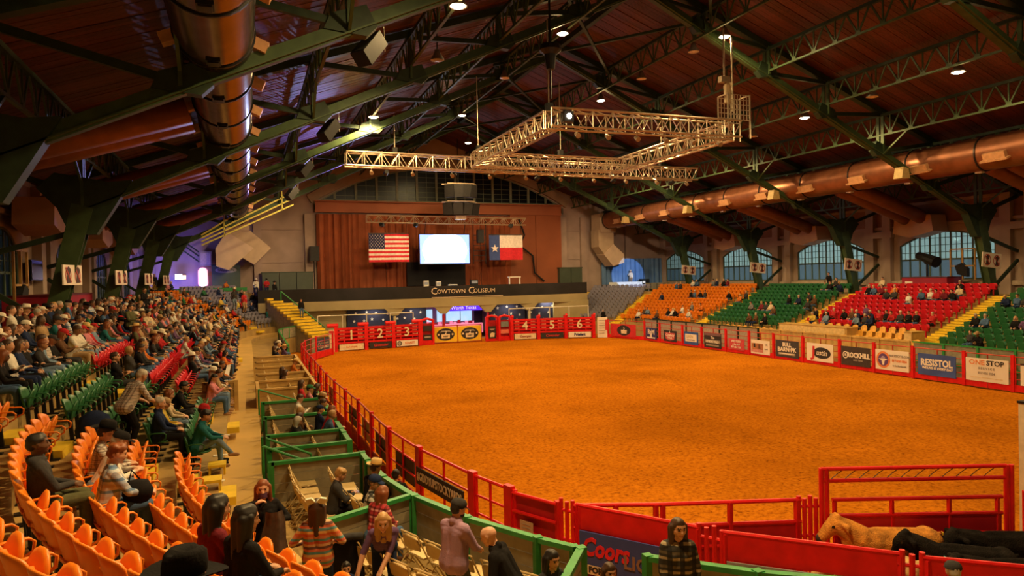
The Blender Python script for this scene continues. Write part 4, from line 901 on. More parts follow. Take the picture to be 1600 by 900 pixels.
for i in range(11):
    for k in range(-60, 125):
        if k < 0:
            s = k*.53/(RB(i)-.2)
            if s < -1.58: continue
        else: s = k*PITCH
        R = RB(i)-.1
        ss = s
        if s > 42.5: ss = 42.5+12*(s-42.5)/(R-.2)
        b = lblock(ss)
        if not b or i > 7 and s < 46.5: continue
        pos, f = lpos(R, ss)
        if not inframe((pos[0], pos[1], ZL(i)+.6), 40): continue
        d = proj((pos[0], pos[1], ZL(i)+.8))[2]
        if d < 2.6: continue
        rec = ['l', b, i, k, s, pos, f, ZL(i), d]
        if s < 0: allseats.append(rec)
        elif s < 6.3 and i < 3: allseats.append(rec)      # placed by hand below
        elif empty_zone(i, s): allseats.append(rec)
        else: occ.append(rec)
HERO_SEATS = {}     # (row, slot) -> occupied by a modelled person on the near rows
def near_slot(x, y):
    best = min((r for r in allseats if r[0] == 'l' and r[4] < 6.3), key=lambda r: (r[5][0]-x)**2+(r[5][1]-y)**2); HERO_SEATS[(best[2], best[3])] = 1
    return best
# ================================================================ FENCES, BANNERS, CHUTES
RAILR = mat('rail_red_brown', (.50, .05, .022), .45, .1, .2, 4)
def fence(p0, p1, label, H=1.72, kick=.32, post=.16, rails=(.62, .98, 1.34, 1.7), mid=True, solid=None, m=RED, rm=RAILR, lastpost=False, group='red arena fence'):
    a, b = Vector(p0+(0,)), Vector(p1+(0,)); d = (b-a).normalized(); n = Vector((-d.y, d.x, 0))
    t = T('fence_panel', label, 'fence', a, 0, group)
    for q in ([a, b] if lastpost else [a]):
        MB().bar(q, q+Vector((0, 0, H+.06)), post, .12, up=n).bar(q+d*.13, q+d*.13+Vector((0, 0, H-.02)), .05, .05).ob('post', m, t)
    for z in rails: MB().tube([a+Vector((0, 0, z)), b+Vector((0, 0, z))], .026 if z < H-.1 else .034, 6).ob('rail', rm, t)
    if mid: MB().bar((a+b)/2, (a+b)/2+Vector((0, 0, H)), .05, .04).ob('mid_bar', rm, t)
    if kick: MB().bar(a+Vector((0, 0, kick/2+.03)), b+Vector((0, 0, kick/2+.03)), .03, kick).ob('kick_board', RED if m is RED else m, t)
    if solid: MB().bar(a+Vector((0, 0, (solid[0]+solid[1])/2)), b+Vector((0, 0, (solid[0]+solid[1])/2)), .03, solid[1]-solid[0]).ob('sheet', REDD, t)
    return t
def banner(label, c, ux, w, h, base, items, border=None, t=.03, group=None):
    """a sponsor board centred at c, running along ux; items: ('t', text, size, x, y, mat, shear) | ('b', x, y, w, h, mat) | ('e', x, y, rx, ry, mat) | ('s', x,y,r,mat)"""
    c, ux = Vector(c), Vector(ux).normalized(); uy = Vector((0, 0, 1)); n = ux.cross(uy).normalized()
    th = T('banner', label, 'banner', c-uy*(h/2), 0, group)
    MB().prism([(-w/2, -h/2), (w/2, -h/2), (w/2, h/2), (-w/2, h/2)], c, ux, uy, t).ob('sheet', base, th)
    k = 0
    for it in items:
        k += 1; o = c+n*(t/2+.004+.003*k)
        if it[0] == 't': textmesh(it[1], it[2], it[5], th, o+ux*it[3]+uy*it[4], ux, uy, shear=it[6] if len(it) > 6 else 0, sx=it[7] if len(it) > 7 else 1, bold=it[8] if len(it) > 8 else .008)
        elif it[0] == 'b': MB().prism([(-it[3]/2, -it[4]/2), (it[3]/2, -it[4]/2), (it[3]/2, it[4]/2), (-it[3]/2, it[4]/2)], o+ux*it[1]+uy*it[2], ux, uy, .004).ob('printed_band', it[5], th)
        elif it[0] == 'e': MB().prism([(it[3]*cos(2*pi*j/24), it[4]*sin(2*pi*j/24)) for j in range(24)], o+ux*it[1]+uy*it[2], ux, uy, .004).ob('printed_oval', it[5], th)
        elif it[0] == 'p': MB().prism(it[1], o, ux, uy, .004).ob('printed_shape', it[2], th)
    return th
bW, bK = mat('banner_white', (.82, .76, .66), .7, 0, .04, 3), mat('banner_black', (.03, .026, .024), .7, 0, .15, 3)
bB, bN, bR = mat('banner_blue', (.03, .10, .38), .6), mat('banner_navy', (.028, .035, .16), .6), mat('banner_red', (.60, .03, .03), .6)
bY, bC, bG = mat('banner_yellow', (.85, .55, .02), .6, 0, .06), mat('banner_cream', (.80, .66, .44), .6), mat('print_grey', (.38, .34, .30), .6)
bO, bBr, bP = mat('print_orange', (.75, .25, .08), .6), mat('banner_brown_black', (.055, .04, .035), .7), mat('print_purple', (.12, .06, .22), .6)
FP = [54.4, 51.9, 48.5, 45.9, 42.9, 40.3, 37.8, 35.1, 32.1, 29.6, 27.1, 24.2, 21.8, 19.0, 16.2]
for k in range(len(FP)-1):
    near = inframe((34.3, FP[k+1], 1), 200)
    fence((34.3, FP[k]), (34.3, FP[k+1]), 'red pipe fence panel behind the %s' % ['blue white square banner', 'black and red banner', 'blue banner with white band', 'black banner with grey lettering', 'rose red banner', 'white picture banner', 'black banner with pale lettering', 'white banner with the red J', 'black banner with round crest', 'white banner with orange ring', 'blue hat maker banner', 'white ONE STOP banner', 'last white banner', 'nearest end of the far fence'][k])
U = (0, -1, 0); XB = 34.3-.07
def rb(k, label, w, h, zc, base, items, dy=0): return banner(label, (XB, (FP[k]+FP[k+1])/2+dy, zc), U, w, h, base, items, group='banners on the far side fence')
rb(0, 'navy banner with pale block letters and white foot line', 1.75, 1.0, .72, bN, [('t', 'R•M', .62, 0, .12, bW, 0, 1.05, .02), ('b', 0, -.16, .3, .4, bW), ('b', 0, -.38, 1.3, .12, bW)])
rb(1, 'black banner with red shield lettering', 1.9, .95, .7, bK, [('p', [(-.75, .28), (.75, .28), (.62, -.28), (0, -.4), (-.62, -.28)], mat('shield_pink', (.55, .10, .10))), ('t', 'Cowboy', .36, 0, .08, bW, .2), ('t', 'TOUR', .24, 0, -.18, bW), ('p', [(-.06, .28), (.06, .28), (0, .45)], bW)])
rb(2, 'bright blue banner with white centre band', 1.9, 1.05, .72, bB, [('b', 0, .03, 1.55, .62, bW), ('t', 'LIVEN', .34, -.15, .12, mat('print_gold', (.5, .40, .16))), ('t', 'STOCKYARDS', .17, 0, -.16, bG)])
rb(3, 'black banner with small white word over pale lines', 2.1, 1.15, .75, bK, [('t', 'The', .30, 0, .22, bW), ('b', 0, -.08, 1.9, .26, mat('print_khaki', (.30, .27, .2))), ('t', 'STUDIO WILD', .24, 0, -.1, bW), ('b', 0, -.38, 1.6, .14, MC['print_khaki']), ('b', 0, .48, 2.1, .2, mat('print_mauve', (.20, .11, .12)))])
rb(4, 'rose red banner with three lines of white writing', 1.75, .85, .68, mat('banner_rose', (.60, .07, .08)), [('t', 'WESTERN', .24, 0, .22, bW), ('t', 'at the yards', .17, 0, 0, bW), ('t', '817 624 1101', .2, 0, -.22, bW)])
rb(5, 'white banner with a sunset picture on one half', 1.9, 1.0, .68, bW, [('b', -.28, -.05, 1.2, .62, mat('print_sunset', (.45, .19, .08), .7, 0, .5, 4)), ('b', -.3, -.28, 1.2, .2, mat('print_pink', (.6, .25, .22))), ('b', -.55, .1, .16, .3, bK), ('b', -.05, .05, .2, .3, mat('print_brown', (.14, .06, .03))), ('t', 'TX', .22, .63, .2, bG), ('t', 'travel', .14, .63, -.1, bG)])
rb(6, 'slate black banner with slanted pale stacked lettering', 2.1, 1.15, .78, mat('banner_slate', (.05, .05, .055)), [('t', 'BULL', .36, 0, .28, bW, 0, 1, .015), ('t', 'BARN·PK', .40, 0, -.05, bW, 0, 1.05, .015), ('b', 0, -.34, 1.55, .17, mat('print_khaki', (.30, .27, .2))), ('b', 0, -.33, 1.4, .06, bW)])
rb(7, 'white banner with red J and black oval', 2.15, 1.15, .8, bW, [('e', .18, -.02, .72, .36, bK), ('t', 'ustin', .46, .16, -.02, bW, .25), ('t', 'J', .95, -.52, .0, bR, .05, 1.1, .03)])
rb(8, 'black banner with round white crest and bold name', 2.1, 1.15, .82, bBr, [('e', -.72, .05, .2, .22, bW), ('e', -.72, .05, .14, .16, bBr), ('t', '&', .2, -.72, .05, bW), ('t', 'ROCKHILL', .40, .22, .06, bW, 0, .86, .02), ('t', 'est. in Texas', .13, .2, -.22, bG)])
rb(9, 'white banner with orange ring and purple emblem', 2.15, 1.15, .84, bW, [('e', -.55, 0, .46, .48, bO), ('e', -.55, 0, .34, .36, bP), ('e', -.55, .06, .14, .16, mat('print_lilac', (.4, .32, .5))), ('p', [(-.85, .06), (-.25, .06), (-.45, -.06), (-.5, -.3), (-.6, -.3), (-.65, -.06)], bW), ('t', 'FORTSKYTE.COM', .17, .5, .27, bG), ('t', '817·626·1866', .17, .5, 0, bO), ('t', 'in the Stockyards', .12, .5, -.28, bG)])
MB
rb(10, 'blue banner reading RESISTOL in white', 2.15, 1.15, .86, mat('banner_blue_fade', (.05, .10, .36), .6, 0, .35, .8), [('t', 'RESISTOL', .50, 0, .10, bW, 0, .86, .02), ('t', 'WE LIVE IT EVERY DAY', .17, .05, -.18, bW, .1)])
rb(11, 'white banner reading ONE STOP in red and black', 2.1, 1.15, .9, bW, [('t', 'ONE', .34, -.48, .36, bO, 0, 1.1, .008), ('t', 'STOP', .34, .42, .36, bK, 0, 1.05, .008), ('t', 'S E R V I C E', .15, 0, .08, bG), ('t', '817 626 1234', .15, 0, -.15, bG), ('b', 0, -.38, 1.6, .04, bC)])
rb(12, 'last white banner cut by the end of the fence', 2.0, 1.05, .9, bW, [('b', 0, .2, 1.2, .12, bG), ('b', 0, .48, 2, .1, bBr)])
# far side boxes seen through the fence
t0 = {17: ('pale wall panel with green frame behind the fence', PANEL, GRN), 28.6: ('tan plywood box front behind the fence', WOOD, WOOD), 41.2: ('pale box front with dark posts behind the far fence', mat('box_front_pale', (.42, .33, .24)), STEELD)}
for lo, hi, st in ((17, 28.4, 1.9), (28.6, 41, 2.07), (41.2, 57, 2.26)):
    k = 0; y = lo; lab, pm, gm = t0[lo]
    while y < hi-.3:
        t = T('box_barrier', lab+', %s from the near end' % nth(k+1), 'partition', (36, y, 0), 0, 'box fronts of the far side')
        MB().box((36.0, y+st/2, .9), (.06, st-.1, 1.7)).ob('panel', pm, t); MB().bar((35.95, y, 0), (35.95, y, 1.85), .12, .12).ob('post', gm, t)
        MB().bar((35.96, y, 1.82), (35.96, y+st, 1.82), .1, .08).ob('top_rail', gm if lo != 17 else GRN, t)
        if lo == 17: MB().bar((35.9, y, .75), (35.9, y+st, .75), .06, .16).ob('mid_rail', GRN, t)
        y += st; k += 1
# ---- near fence
NF = [(6.6, 58.2), (5.0, 55.4), (3.95, 52.4), (3.5, 49.6), (3.42, 46.8), (3.4, 44.0), (3.4, 41.2), (3.4, 38.4), (3.4, 35.6), (3.38, 32.8), (3.45, 30.2), (3.55, 27.5), (3.65, 24.8), (3.66, 22.1), (3.72, 19.6), (3.98, 16.96), (4.51, 14.19), (4.87, 12.89)]
for k in range(len(NF)-1):
    last = k == len(NF)-2; close = k >= len(NF)-4
    fence(NF[k], NF[k+1], 'red arena fence panel on the box side, %s from the solid red gate' % nth(len(NF)-1-k), H=1.75, kick=.5 if k < 14 else .0, post=.24 if close else .15, rails=(.55, .95, 1.33, 1.73) if not close else (.5, .93, 1.32, 1.73), solid=(.05, .55) if 6 < k < 14 else None, rm=RED if close else RAILR, lastpost=last, group='red arena fence of the box side')
a, b = Vector(NF[15]+(0,)), Vector(NF[16]+(0,)); d = (b-a).normalized(); c = (a+b)/2-d*.06+Vector((-.12, -.04, 1.12))
banner('black board with white hashtag lettering on the near red fence', c, d, 2.5, .42, bK, [('t', '#GIDDYUPSTOCKYARDS', .285, 0, 0, bW, 0, .74, .006)])
for k, w in ((3, 1.4), (5, 1.6), (7, 1.6), (9, 1.5), (11, 1.6), (12, 1.6), (13, 1.7), (14, 1.6)):
    a, b = Vector(NF[k]+(0,)), Vector(NF[k+1]+(0,)); d = (b-a).normalized()
    banner('dark back of a sponsor board on the red fence, %s before the hashtag board' % nth(15-k), (a+b)/2+Vector((.05, 0, .95)), d, w, .7, bBr if k % 3 else mat('banner_back_tan', (.35, .22, .12)), [('b', 0, 0, w*.8, .03, bG)], group='banner backs along the box side fence')
banner('slate blue banner facing the arena at the far fence corner', (5.65, 56.8, .95), (.55, .83, 0), 2.3, 1.15, mat('banner_slateblue', (.06, .08, .11)), [('e', -.6, 0, .25, .28, bG), ('e', -.6, 0, .17, .2, MC['banner_slateblue']), ('t', 'PROUD HOME', .2, .3, .16, bG), ('t', 'COWBOY', .3, .3, -.14, bW)])
# solid red gate beside the first sponsor panel
G0, G1 = Vector((4.93, 12.76, 0)), Vector((5.42, 11.75, 0)); d = (G1-G0).normalized(); n = Vector((-d.y, d.x, 0)); t = T('arena_gate', 'solid dark red steel gate with pale notices beside the sponsor panel', 'gate', G0)
MB().bar(G0+Vector((0, 0, .9)), G1+Vector((0, 0, .9)), .03, 1.6).ob('sheet', REDD, t)
for z in (.25, .62, .98, 1.34, 1.7): MB().tube([G0+Vector((0, 0, z))-n*.05, G1+Vector((0, 0, z))-n*.05], .035, 6).ob('rail', RED, t)
for q in (G0, G1): MB().bar(q, q+Vector((0, 0, 1.75)), .09, .12).ob('stile', RED, t)
for off, z, w, h, m in ((.42, 1.08, .34, .30, 'notice_tan'), (.62, .68, .24, .62, 'notice_pale')): MB().prism([(-w/2, -h/2), (w/2, -h/2), (w/2, h/2), (-w/2, h/2)], G0+d*off+Vector((0, 0, z))-n*.12, d, (0, 0, 1), .01).ob('notice', mat(m, (.50, .33, .2) if 'tan' in m else (.62, .45, .32)), t)
for q in range(6): MB().prism([(-.1, -.008), (.1, -.008), (.1, .008), (-.1, .008)], G0+d*(.42 if q < 3 else .62)+Vector((0, 0, 1.17-.07*q if q < 3 else .88-.1*(q-3)))-n*.13, d, (0, 0, 1), .004).ob('notice_line', bG, t)
MB().prism([(-.09, -.04), (.09, -.04), (.05, .05), (-.02, .02), (-.07, .05)], G0+d*.22+Vector((0, 0, .86))-n*.08, d, (0, 0, 1), .01).ob('yellow_mark', bY, t)
def posts(label, c, dirv, n=3, H=1.82, gap=.13):
    t = T('gate_posts', label, 'posts', c)
    d = Vector(dirv).normalized()
    for k in range(n): MB().tube([Vector(c)+d*(gap*(k-(n-1)/2)), Vector(c)+d*(gap*(k-(n-1)/2))+Vector((0, 0, H-.05*(k % 2)))], .042, 8).ob('post', RED, t)
    for z in (.4, 1.05, 1.6):
        MB().tube([Vector(c)+d*(-gap*n/2)+Vector((0, 0, z)), Vector(c)+d*(gap*n/2)+Vector((0, 0, z))], .03, 6).ob('hinge_pin', RED, t)
posts('triple red hinge posts between red gate and the sponsor panel', (5.53, 11.58, 0), (.5, -.85, 0))
def boardpanel(a, b, label, item):
    a, b = Vector(a+(0,)), Vector(b+(0,)); d = (b-a).normalized(); n = Vector((d.y, -d.x, 0))
    t = T('sponsor_barrier', label, 'fence', a)
    MB().bar(a+Vector((0, 0, 1.52)), b+Vector((0, 0, 1.52)), .04, .42).ob('top_board', RED, t); MB().tube([a+Vector((0, 0, 1.75)), b+Vector((0, 0, 1.75))], .035, 6).ob('rail', RED, t)
    MB().bar(a+Vector((0, 0, .2)), b+Vector((0, 0, .2)), .04, .4).ob('bottom_board', REDD, t)
    for q in (a+d*.05, b-d*.05): MB().bar(q, q+Vector((0, 0, 1.72)), .07, .1).ob('stile', RED, t)
    return (a+b)/2, d, (b-a).length
c, d, L = boardpanel((5.65, 11.42), (7.0, 9.5), 'red panel holding the blue beer banner', 0)
banner('blue beer banner with red script reading Coors LIGHT', c+Vector((-.05, -.06, .92)), d, L-.16, .78, mat('coors_blue', (.045, .075, .30), .55, 0, .12, 2), [('t', 'Coors', .46, -.58, .11, mat('coors_red', (.75, .02, .04), .5), .22, .78, .016), ('t', 'LIGHT', .34, .24, -.02, mat('coors_tan', (.26, .15, .11), .5), 0, .95, .01), ('b', -.72, -.29, .52, .17, bC), ('t', 'FORT', .15, -.72, -.29, bK)])
posts('double red hinge posts at the end of the beer banner', (7.1, 9.36, 0), (.55, -.83, 0), 4)
c, d, L = boardpanel((7.2, 9.2), (9.05, 7.35), 'red panel holding the grey sky cowboy banner', 0)
bt = banner('grey sky banner with a hatted rider silhouette and black script', c+Vector((-.05, -.06, .88)), d, L-.16, .84, mat('sky_print', (.30, .33, .33), .6, 0, .3, 1.2), [('b', -.3, -.33, 1.9, .2, mat('print_dust', (.30, .2, .13))), ('p', [(-.52, -.3), (-.5, .0), (-.42, .08), (-.32, .08), (-.22, -.02), (-.2, -.3)], bK), ('p', [(-.5, -.02), (-.72, .12), (-.70, .17), (-.46, .06)], bC), ('e', -.37, .13, .06, .07, mat('print_skin', (.5, .28, .16))), ('p', [(-.56, .17), (-.16, .14), (-.2, .19), (-.28, .2), (-.3, .28), (-.43, .28), (-.45, .2)], mat('print_hat', (.16, .07, .04))), ('p', [(-1.05, -.3), (-.98, -.05), (-.85, -.02), (-.8, -.3)], mat('print_brown', (.14, .06, .03))), ('t', 'Billy', .5, .8, -.1, bK, .3, 1, 0)])
posts('red hinge posts at the end of the grey sky banner', (9.12, 7.26, 0), (.7, -.7, 0), 3)
c, d, L = boardpanel((9.2, 7.15), (11.6, 5.2), 'dark red panel nearest the black cattle', 0)
MB().prism([(-L/2, -.4), (L/2, -.4), (L/2, .4), (-L/2, .4)], c+Vector((0, 0, .85)), d, (0, 0, 1), .03).ob('fence_panel_sheet', REDD, bpy.data.objects['sponsor_barrier.002'])
# far rail of the cattle alley and the tall gate frame
def alley(a, b, label):
    a, b = Vector(a+(0,)), Vector(b+(0,)); t = T('alley_panel', label, 'fence', a, 0, 'alley fence panels'); d = (b-a).normalized()
    for z in (1.73, 1.32, .92): MB().tube([a+Vector((0, 0, z)), b+Vector((0, 0, z))], .04, 6).ob('rail', RED, t)
    MB().bar(a+Vector((0, 0, .7)), b+Vector((0, 0, .7)), .03, 1.2).ob('sheet', REDD, t)
    for f in (.03, .5, .97): q = a.lerp(b, f); MB().bar(q, q+Vector((0, 0, 1.725)), .075, .085).ob('stile', RED, t)
alley((5.6, 11.45), (7.05, 10.82), 'first red alley panel behind the beer banner, with open top'); alley((7.05, 10.82), (9.6, 9.93), 'red alley panel leading to the tall gate frame')
posts('cluster of red latch posts beside the tall gate', (9.72, 9.9, 0), (.9, -.3, 0), 4, 1.8, .11)
A, B = Vector((9.95, 9.78, 0)), Vector((13.15, 8.5, 0)); d = (B-A).normalized(); t = T('tall_gate', 'tall red gate frame behind the cattle with wire spiral top', 'gate', A)
for q, nn in ((A, 2), (B, 2)):
    for k in range(nn): MB().tube([q+d*(.1*k), q+d*(.1*k)+Vector((0, 0, 2.32))], .045, 8).ob('post', RED, t)
for z in (2.3, 2.08): MB().tube([A+Vector((0, 0, z)), B+Vector((0, 0, z))], .04, 8).ob('header_rail', RED, t)
w = MB()
for k in range(12): q = A.lerp(B, .05+k*.075); w.tube([q+Vector((0, 0, 2.1)), q+d*.12+Vector((0, 0, 2.2)), q+d*.24+Vector((0, 0, 2.28))], .008, 4)
w.ob('wire_lattice', BLKM, t)
for z in (1.72, 1.42, 1.06, .6): MB().tube([A+d*.2+Vector((0, 0, z)), B-d*.08+Vector((0, 0, z))], .04, 8).ob('rail', RED, t)
for f in (.07, .38, .69, .95): q = A.lerp(B, f); MB().bar(q+Vector((0, 0, .1)), q+Vector((0, 0, 1.72)), .06, .06).ob('stile', RED, t)
MB().bar(A+d*.2+Vector((0, 0, .78)), B-d*.1+Vector((0, 0, .78)), .025, 1.3).ob('sheet', mat('bright_red_sheet', (.55, .015, .03), .45, .1, .15, 2), t)
B2 = B+d*.35
t = T('swing_gate', 'red gate with diagonal braces beyond the tall frame', 'gate', B2); E2 = B2+d*2.2
for z in (1.75, 1.45, 1.1, .7, .3): MB().tube([B2+Vector((0, 0, z)), E2+Vector((0, 0, z))], .035, 6).ob('rail', RED, t)
for q in (B2, B2+d*.12): MB().tube([q, q+Vector((0, 0, 1.82))], .05, 8).ob('post', RED, t)
MB().tube([B2+Vector((0, 0, 1.75)), E2+Vector((0, 0, 1.1))], .03, 6).ob('brace', RED, t); MB().tube([B2+Vector((0, 0, 1.1)), E2+Vector((0, 0, .3))], .03, 6).ob('brace', RED, t)
MB().bar(B2+d*.15+Vector((0, 0, .62)), E2+Vector((0, 0, .62)), .02, .9).ob('sheet', mat('grey_gate_sheet', (.45, .28, .24), .5), t)
t = T('pale_post', 'pale square post on the dirt beyond the braced red gate', 'post', (15.95, 9.9, 0)); p = Vector((15.95, 9.9, 0))
MB().bar(p, p+Vector((0, 0, 3.0)), .16, .16).ob('shaft', mat('pale_post_paint', (.55, .48, .34), .6), t); MB().box((p.x, p.y, 3.02), (.2, .2, .05)).ob('cap', BLKM, t)
# ---------------------------------------------------------------- bucking chutes at the far end
CP = [(7.1, 60.2), (9.75, 60.6), (12.25, 61.0), (14.75, 61.4)]; CQ = [(23.85, 61.5), (26.45, 61.0), (29.1, 60.4), (31.75, 59.6)]
CL = [('first chute gate numbered 1 over a cream banner', '1', bC, ('t', 'Fort Worth', .2, 0, 0, bO)), ('second chute gate numbered 2 over a black and red banner', '2', bK, ('t', 'Cavender', .34, 0, 0, bR, .3)), ('third chute gate numbered 3 over a white crest banner', '3', bW, ('t', 'KNAFT', .3, .25, 0, bO)),
      ('chute gate numbered 4 over a cream scripted banner', '4', bC, ('t', 'Georges', .32, 0, 0, mat('print_dkred', (.25, .04, .03)), .2)), ('chute gate numbered 5 over a black banner', '5', bK, ('t', 'Cavender', .34, 0, 0, bR, .3)), ('chute gate numbered 6 over a white Priefert banner', '6', bW, ('t', 'Priefert', .36, 0, 0, bN, 0, 1, .02))]
n = 0
for P in (CP, CQ):
    for k in range(3):
        a, b = Vector(P[k]+(0,)), Vector(P[k+1]+(0,)); d = (b-a).normalized(); L = (b-a).length; nn = Vector((d.y, -d.x, 0)); lab, num, bm, it = CL[n]; n += 1
        t = T('chute_gate', 'red '+lab, 'gate', a, 0, 'bucking chutes')
        for q in ((a,) if k < 2 else (a, b)):
            MB().bar(q, q+Vector((0, 0, 2.3)), .3, .3).ob('post', RED, t); MB().tube([q+Vector((0, 0, 2.28))-d*(.75 if P is CP else .0), q+Vector((0, 0, 2.28))+d*.2], .17, 10).ob('post_cap', RED, t)
        for z in (.72, 1.02, 1.34, 1.66, 1.95): MB().bar(a+d*.15+Vector((0, 0, z)), b-d*.15+Vector((0, 0, z)), .08, .15).ob('rail', RED, t)
        MB().bar(a+d*.15+Vector((0, 0, 1.3))-nn*.3, b-d*.15+Vector((0, 0, 1.3))-nn*.3, .03, 1.5).ob('sheet', REDD, t)
        for x in (.27, .73): MB().bar(a.lerp(b, x)+Vector((0, 0, .05)), a.lerp(b, x)+Vector((0, 0, 2.0)), .1, .07).ob('stile', RED, t)
        for z in (1.17, 1.5, 1.8):
            for x in (.2, .8): MB().prism([(-.22, -.04), (.22, -.04), (.22, .04), (-.22, .04)], a.lerp(b, x)+Vector((0, 0, z))+nn*.06, d, (0, 0, 1), .01).ob('slat_print', mat('slat_pink', (.75, .2, .14)), t)
        textmesh(num, 1.15, bC, t, a.lerp(b, .5)+Vector((0, 0, 1.36))+nn*.08, d, (0, 0, 1), bold=.02)
        its = [it] if num != '3' else [('e', -.75, 0, .22, .22, bK), ('e', -.75, 0, .14, .14, bG), it]
        banner(['cream', 'black and red', 'white crested', 'cream scripted', 'dark red lettered', 'white blue lettered'][n-1]+' banner at the foot of chute '+['one', 'two', 'three', 'four', 'five', 'six'][n-1], a.lerp(b, .5)+Vector((0, 0, .36))+nn*.12, d, L*.8, .52, bm, its, group='chute banners')
for lab, x, y, prints in (('narrow red stall with black and grey banners beside the yellow gates', 15.55, 61.7, 1), ('narrow red arch stall with a rifle style black banner', 22.0, 62.0, 2), ('narrow red stall with a grey box beside chute four', 23.2, 61.7, 3)):
    t = T('chute_stall', lab, 'gate', (x, y, 0)); w = 1.1
    for sx in (-w/2, w/2): MB().bar((x+sx, y, 0), (x+sx, y, 2.35), .2, .25).ob('post', RED, t)
    MB().box((x, y, .22), (w, .1, .44)).ob('bottom_sheet', RED, t); MB().box((x, y+.15, 1.2), (w, .05, 1.6)).ob('sheet', REDD, t); MB().tube([(x-w/2, y, 2.3), (x, y, 2.45), (x+w/2, y, 2.3)], .12, 8).ob('header', RED, t)
    if prints == 1: MB().box((x, y-.06, 1.55), (.8, .03, .5)).ob('black_sign', bK, t); MB().box((x, y-.06, .72), (.8, .03, .5)).ob('black_sign', bK, t); MB().box((x, y-.09, .75), (.6, .01, .14)).ob('print', bG, t)
    if prints == 2: MB().box((x, y-.08, .85), (.75, .03, 1.2)).ob('black_sign', bK, t); MB().prism([(-.3, .1), (.3, .1), (.1, -.05), (-.1, -.05)], (x, y-.11, 1.1), (1, 0, 0), (0, 0, 1), .01).ob('print', bG, t); MB().prism([(-.22, -.2), (.2, -.2), (.26, .18), (0, .24), (-.2, .15)], (x, y-.11, .6), (1, 0, 0), (0, 0, 1), .01).ob('print', bC, t)
    if prints == 3: MB().box((x, y-.06, 1.6), (.8, .1, .5)).ob('grey_sign', mat('teal_grey', (.2, .24, .25)), t); MB().box((x, y-.06, .9), (.85, .03, .4)).ob('red_sign', mat('slat_pink', (.75, .2, .14)), t)
for k, x in ((0, 17.45), (1, 19.85)):
    banner('yellow gate with black oval emblem, %s' % ('beside the lit bar' if k == 0 else 'beside the arch stall'), (x, 62.3, .85), (1, 0, 0), 2.3, 1.45, bY, [('e', 0, 0, .88, .58, bK), ('p', [(-.55, .2), (-.4, .36), (.4, .36), (.55, .2), (.3, .24), (-.3, .24)], bG), ('p', [(-.4, -.38), (.4, -.38), (.42, .02), (-.42, .02)], bC), ('t', '2', .42, 0, .16, bW, .2), ('t', 'WEST', .2, 0, -.2, bK), ('e', -.68, 0, .09, .09, bC), ('e', .68, 0, .09, .09, bC)], t=.06, group='yellow emblem gates')
    gt = T('pipe_surround', 'red brown pipe frame around the %s yellow gate' % ('first' if k == 0 else 'second'), 'frame', (x, 62.35, 0))
    for sx in (-1.18, 1.18): MB().tube([(x+sx, 62.35, 0), (x+sx, 62.35, 1.7)], .05, 6).ob('upright', RAILR, gt)
    for z in (.08, 1.65): MB().tube([(x-1.18, 62.35, z), (x+1.18, 62.35, z)], .04, 6).ob('rail', RAILR, gt)
t = T('lettered_board', 'tall white lettered panel at the end of chute six', 'panel', (32.6, 59.2, 0)); MB().prism([(-.5, 0), (.5, 0), (.5, 2.0), (-.5, 2.0)], (32.55, 59.2, 0), (.85, -.5, 0), (0, 0, 1), .08).ob('sheet', bW, t)
for k in range(6): MB().prism([(-.35, -.02), (.3-.1*(k % 2), -.02), (.3-.1*(k % 2), .02), (-.35, .02)], (32.5, 59.14, 1.7-k*.25), (.85, -.5, 0), (0, 0, 1), .03).ob('print_line', bG, t)
MB().prism([(0, 0), (.3, 0), (.3, 1.0), (0, 1.0)], (32.75, 59.0, .75), (.85, -.5, 0), (0, 0, 1), .03).ob('red_print', bR, t)
MB2 = fence((32.98, 58.95), (34.3, 54.4), 'red fence panel behind the red banner with black oval', rails=(.9, 1.3, 1.7))
banner('red banner with black oval emblem at the fence corner', (33.5, 56.9, .8), (.3, -.95, 0), 3.2, 1.2, bR, [('e', .1, 0, .85, .5, bK), ('p', [(-.2, -.3), (.45, -.3), (.5, .05), (-.25, .05)], bC), ('t', '2', .4, .1, .12, bW, .2)])
t = T('lettered_board', 'tall white panel on the end post of chute one', 'panel', (6.75, 60.1, 0)); MB().box((6.72, 60.05, 1.0), (.45, .15, 1.9)).ob('sheet', bC, t); MB().box((6.72, 59.96, 1.75), (.4, .02, .2)).ob('print', bR, t)
for lab, x0, x1, y in (('white pipe railing behind chutes one to three', 5.9, 14.6, 63.2), ('white pipe railing behind chutes four to six', 24.2, 33, 63.0)):
    t = T('pipe_railing', lab, 'railing', (x0, y, 0))
    MB().tube([(x0, y, 3.0), (x1, y, 3.0)], .05, 6).ob('top_rail', WPIPE, t)
    for k in range(5): x = x0+(x1-x0)*k/4; MB().tube([(x, y, 0), (x, y, 3.0)], .05, 6).ob('post', WPIPE, t)
MB().box((10.5, 63.6, 1.0), (9.5, 3, .12)).ob('trim', WOOD, kind='structure'); MB().box((28.2, 63.2, 1.0), (8.2, 3, .12)).ob('trim', WOOD, kind='structure')
